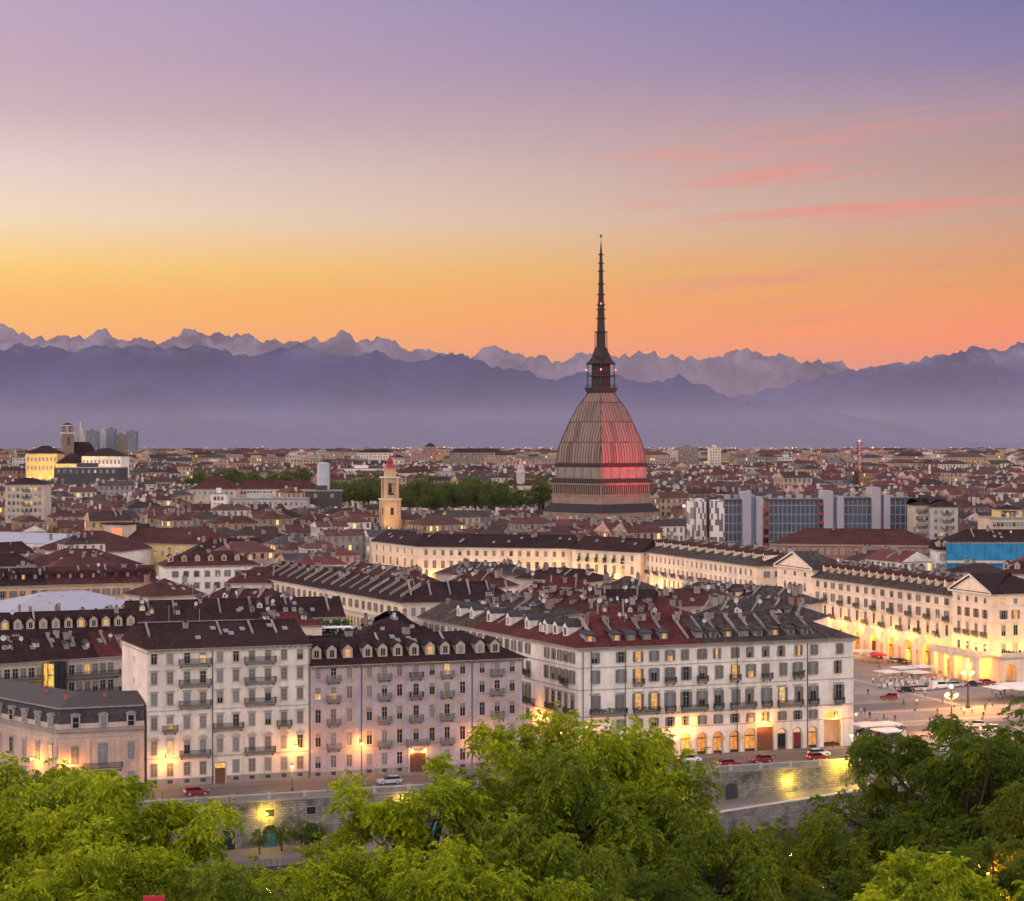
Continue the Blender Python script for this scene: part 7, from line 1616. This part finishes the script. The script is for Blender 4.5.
for px_, py_, w_, lab in ((862.5, 661, 5.5, 'big white parasol by the corner palace edge, near the arcades'), (887, 682.5, 5, 'white parasol over the left of the white chairs'), (903, 678.5, 4.8, 'white parasol behind the white chairs, left of two'), (922, 677, 5, 'white parasol behind the white chairs, right of two'), (916, 683, 5.2, 'white parasol over the middle of the white chairs'),
        (865, 738, 5.2, 'flat white parasol at the left of the dark cafe tables'), (886, 737, 4.8, 'flat white parasol above the dark cafe tables'), (888, 744, 5.0, 'flat white parasol right among the dark cafe tables'), (1000, 699, 5.5, 'large white parasol left of the group at the right edge'), (1012, 696, 5.5, 'large white parasol middle of the group at the right edge'), (1022, 700, 5.5, 'large white parasol nearest of the group at the right edge'), (1030, 695, 5.5, 'large white parasol cut by the right edge')):
    parasol(lab, on_ground(px_, py_, SZ), w_, 2.9, A0+.1)
parasol('red parasol glowing among cars by the arcades', on_ground(878, 663, SZ), 4, 2.4, 0, .5, None, 'redcanvas')
def chair_mesh(mat):
    mb = MB(); mb.box(-.24, .24, -.24, .24, .42, .47, mat); mb.box(-.24, .24, .2, .25, .47, .95, mat)
    for x in (-.21, .21):
        for y in (-.21, .21): mb.box(x-.025, x+.025, y-.025, y+.025, 0, .42, mat)
    return mb.data('chair')
wch, dch = chair_mesh(M['canvas']), chair_mesh(M['iron'])
def table_mesh(mat): mb = MB(); mb.lathe([(.5, .72), (.5, .76)], mat, 12); mb.lathe([(.05, .05), (.05, .72)], M['iron'], 6); mb.lathe([(.3, 0), (.05, .06)], M['iron'], 8); return mb.data('table')
wtb, dtb = table_mesh(M['canvas']), table_mesh(M['wood'])
for i in range(110):
    px_, py_ = random.uniform(879, 952), random.uniform(679.5, 688.5)
    tag(ob('cafe_chair', wch, None, on_ground(px_, py_, SZ), random.uniform(0, 6)), 'white cafe chair under the white parasols on the square', 'chair', 'white cafe chairs on the square')
for i in range(26):
    px_, py_ = random.uniform(879, 952), random.uniform(679.5, 688.5)
    tag(ob('cafe_table', wtb, None, on_ground(px_, py_, SZ), 0), 'white cafe table under the white parasols on the square', 'table', 'white cafe tables on the square')
for i in range(60):
    px_, py_ = random.uniform(856, 902), random.uniform(733, 745)
    tag(ob('cafe_chair', dch, None, on_ground(px_, py_, SZ), random.uniform(0, 6)), 'dark cafe chair beside the corner palace arch', 'chair', 'dark cafe chairs at the palace corner')
for i in range(16):
    px_, py_ = random.uniform(856, 902), random.uniform(733, 745)
    tag(ob('cafe_table', dtb, None, on_ground(px_, py_, SZ), 0), 'dark cafe table beside the corner palace arch', 'table', 'dark cafe tables at the palace corner')
# people: one continuous skinned body
def person_mesh(stride, top, bottom):
    vs = [(0, 0, .95), (0, 0, 1.2), (0, 0, 1.42), (0, .02, 1.52), (0, .03, 1.66), (-.19, 0, 1.40), (-.24, stride*.5, 1.12), (-.22, stride+.05, .86), (.19, 0, 1.40), (.24, -stride*.5, 1.12), (.22, -stride+.05, .86),
          (-.10, 0, .88), (-.11, -stride*.6+.03, .48), (-.11, -stride, .06), (-.11, -stride+.14, .03), (.10, 0, .88), (.11, stride*.6+.03, .48), (.11, stride, .06), (.11, stride+.14, .03)]
    es = [(0, 1), (1, 2), (2, 3), (3, 4), (2, 5), (5, 6), (6, 7), (2, 8), (8, 9), (9, 10), (0, 11), (11, 12), (12, 13), (13, 14), (0, 15), (15, 16), (16, 17), (17, 18)]
    rad = [.15, .15, .17, .065, .105, .075, .055, .04, .075, .055, .04, .10, .07, .05, .045, .10, .07, .05, .045]
    me = bpy.data.meshes.new('person'); me.from_pydata(vs, es, []); o = bpy.data.objects.new('person_build', me); COL.objects.link(o); md = o.modifiers.new('skin', 'SKIN')
    for i, r_ in enumerate(rad): me.skin_vertices[0].data[i].radius = (r_, r_*.8)
    me.skin_vertices[0].data[0].use_root = True; o.modifiers.new('sub', 'SUBSURF').levels = 1
    dg = bpy.context.evaluated_depsgraph_get(); nm = bpy.data.meshes.new_from_object(o.evaluated_get(dg)); bpy.data.objects.remove(o); nm.name = 'person'
    nm.materials.clear()
    for m_ in (M[bottom], M[top], M['skin'], M['hair']): nm.materials.append(m_)
    for p in nm.polygons: z = p.center.z; p.material_index = 0 if z < .93 and abs(p.center.x) < .19 else (2 if z < .9 else (1 if z < 1.50 else (3 if z > 1.70 or (p.center.y < -.01 and z > 1.56) else 2)))
    nm.shade_smooth(); return nm
PM = [person_mesh(.22, 'blackpaint', 'bluepaint'), person_mesh(.0, 'canvas', 'blackpaint'), person_mesh(.15, 'redpaint', 'blackpaint'), person_mesh(.05, 'bluepaint', 'silver')]
PD = ['in a dark top walking', 'in a white top standing', 'in a red top walking', 'in a blue top standing']
PL = [((869.8, 719), 'alone on the open paving right of the palace corner'), ((964, 715), 'by the far candelabrum, left of the strollers'), ((985, 711), 'middle of the strollers on the right'), ((992.5, 710), 'rightmost of the strollers on the right'), ((887.5, 688.5), 'in front of the white chairs'), ((873, 684), 'left of the white parasols'), ((982, 724), 'behind the parked cars by the right tree'), ((852, 668), 'near the big white parasol'), ((880, 670), 'by the red parasol'), ((925, 697), 'below the white van'), ((935, 676), 'before the arcades right of the white parasols'), ((946, 674), 'before the portico end of the arcades'), ((1001, 684), 'before the terraced range'), ((861, 715), 'by the bollards'), ((895, 722), 'left of the dark cafe tables edge'), ((896, 731), 'beside the dark cafe tables'), ((873, 747), 'walking past the front of the dark cafe tables'), ((856, 747), 'at the palace corner arch'), ((930, 724), 'in the middle of the lower paving'), ((915, 715), 'in the middle of the square road')]
for i, ((px_, py_), where) in enumerate(PL): tag(ob('person', PM[i % 4], None, on_ground(px_, py_, SZ), random.uniform(0, 6)), f'person {PD[i % 4]} {where}', 'person', 'people on the square')
for i in range(44):
    px_, py_ = random.choice(((random.uniform(878, 955), random.uniform(678, 690)), (random.uniform(858, 1000), random.uniform(690, 735)), (random.uniform(985, 1022), random.uniform(686, 705)))); k = i % 4
    tag(ob('person', PM[k], None, on_ground(px_, py_, SZ), random.uniform(0, 6)), f'person {PD[k]}, one of the many on the open square', 'person', f'people {PD[k]} about the square')
for i in range(24):
    px_, py_ = random.uniform(857, 900), random.uniform(733, 745); k = i % 4
    tag(ob('person', PM[k], None, on_ground(px_, py_, SZ), random.uniform(0, 6)), f'person {PD[k]} among the dark cafe tables', 'person', f'people {PD[k]} among the cafe tables')
for i, (u_, v_) in enumerate(((139, 325.6), (141.2, 326.2), (146, 325.5), (176, 325.8), (152, 326))):
    tag(ob('person', PM[(i+1) % 4], None, (*uv(u_, v_), 0), i*1.3), 'person '+PD[(i+1) % 4]+' '+['under the lit awnings', 'by the shop door under the awnings', 'right of the lit awnings', 'by the shop with the white arched top', 'left of the brown gate on the pavement'][i], 'person', 'people on the river road pavement')
for i, (u_, v_) in enumerate(((180, 307.2), (181.2, 307.0))): tag(ob('person', PM[i*2], None, (*uv(u_, v_), rz_(u_)), i), 'person '+PD[i*2]+' '+['on the ramp, left of two', 'on the ramp, right of two'][i], 'person', 'people on the ramp')
bl = MB(); bl.lathe([(.13, 0), (.13, .75), (.17, .8), (.1, .95)], M['darktrim'], 8); blm = bl.data('bollard')
for i in range(9): tag(ob('bollard', blm, None, (*uv(183.5+i*2.6, 352.8+i*.1), SZ)), 'small dark stone bollard in the row across the paving beside the palace corner', 'bollard', 'bollards beside the palace corner')
sg = thing('road_sign', 'blue round road sign on a post at the palace corner', 'sign', (*uv(183.6, 325.6), SZ), A0+.2); mb = MB(); mb.tube((0, 0, 0), (0, 0, 3.2), .05, .05, M['steel']); ob('post', mb, sg); mb = MB(); mb.lathe([(.42, -.02), (.42, .02)], M['bluepaint'], 14); o = ob('disc', mb, sg, (0, -.08, 2.9)); o.rotation_euler.x = R(90)
st_ = thing('red_sign', 'small red sign board among the leaves at the bottom left edge', 'sign', (*at(154, 52), zat(899.5, 52)-2.4)); mb = MB(); mb.tube((0, 0, -8), (0, 0, 2), .05, .05, M['steel']); ob('post', mb, st_); mb = MB(); mb.box(-.3, .3, -.05, .05, 2.0, 2.5, M['redcanvas']); ob('board', mb, st_)
# lit lamps among the near trees
for px_, py_, Dd, lab in ((680, 786, 128, 'yellow lamp post glowing between the middle trees'), (985, 782, 120, 'amber lamp post glowing behind the right tree'), (683, 884, 84, 'amber lamp post glowing low among the middle trees'), (22, 884, 90, 'amber lamp post glowing under the left trees'), (985, 868, 78, 'amber lamp glowing behind the round bottom right tree')):
    p = at(px_, Dd); z = zat(py_, Dd); street_lamp(lab, (p.x, p.y, z-6), 6, 'lampy' if 'yellow' in lab else 'lamps', 700, YEL if 'yellow' in lab else AMBER)
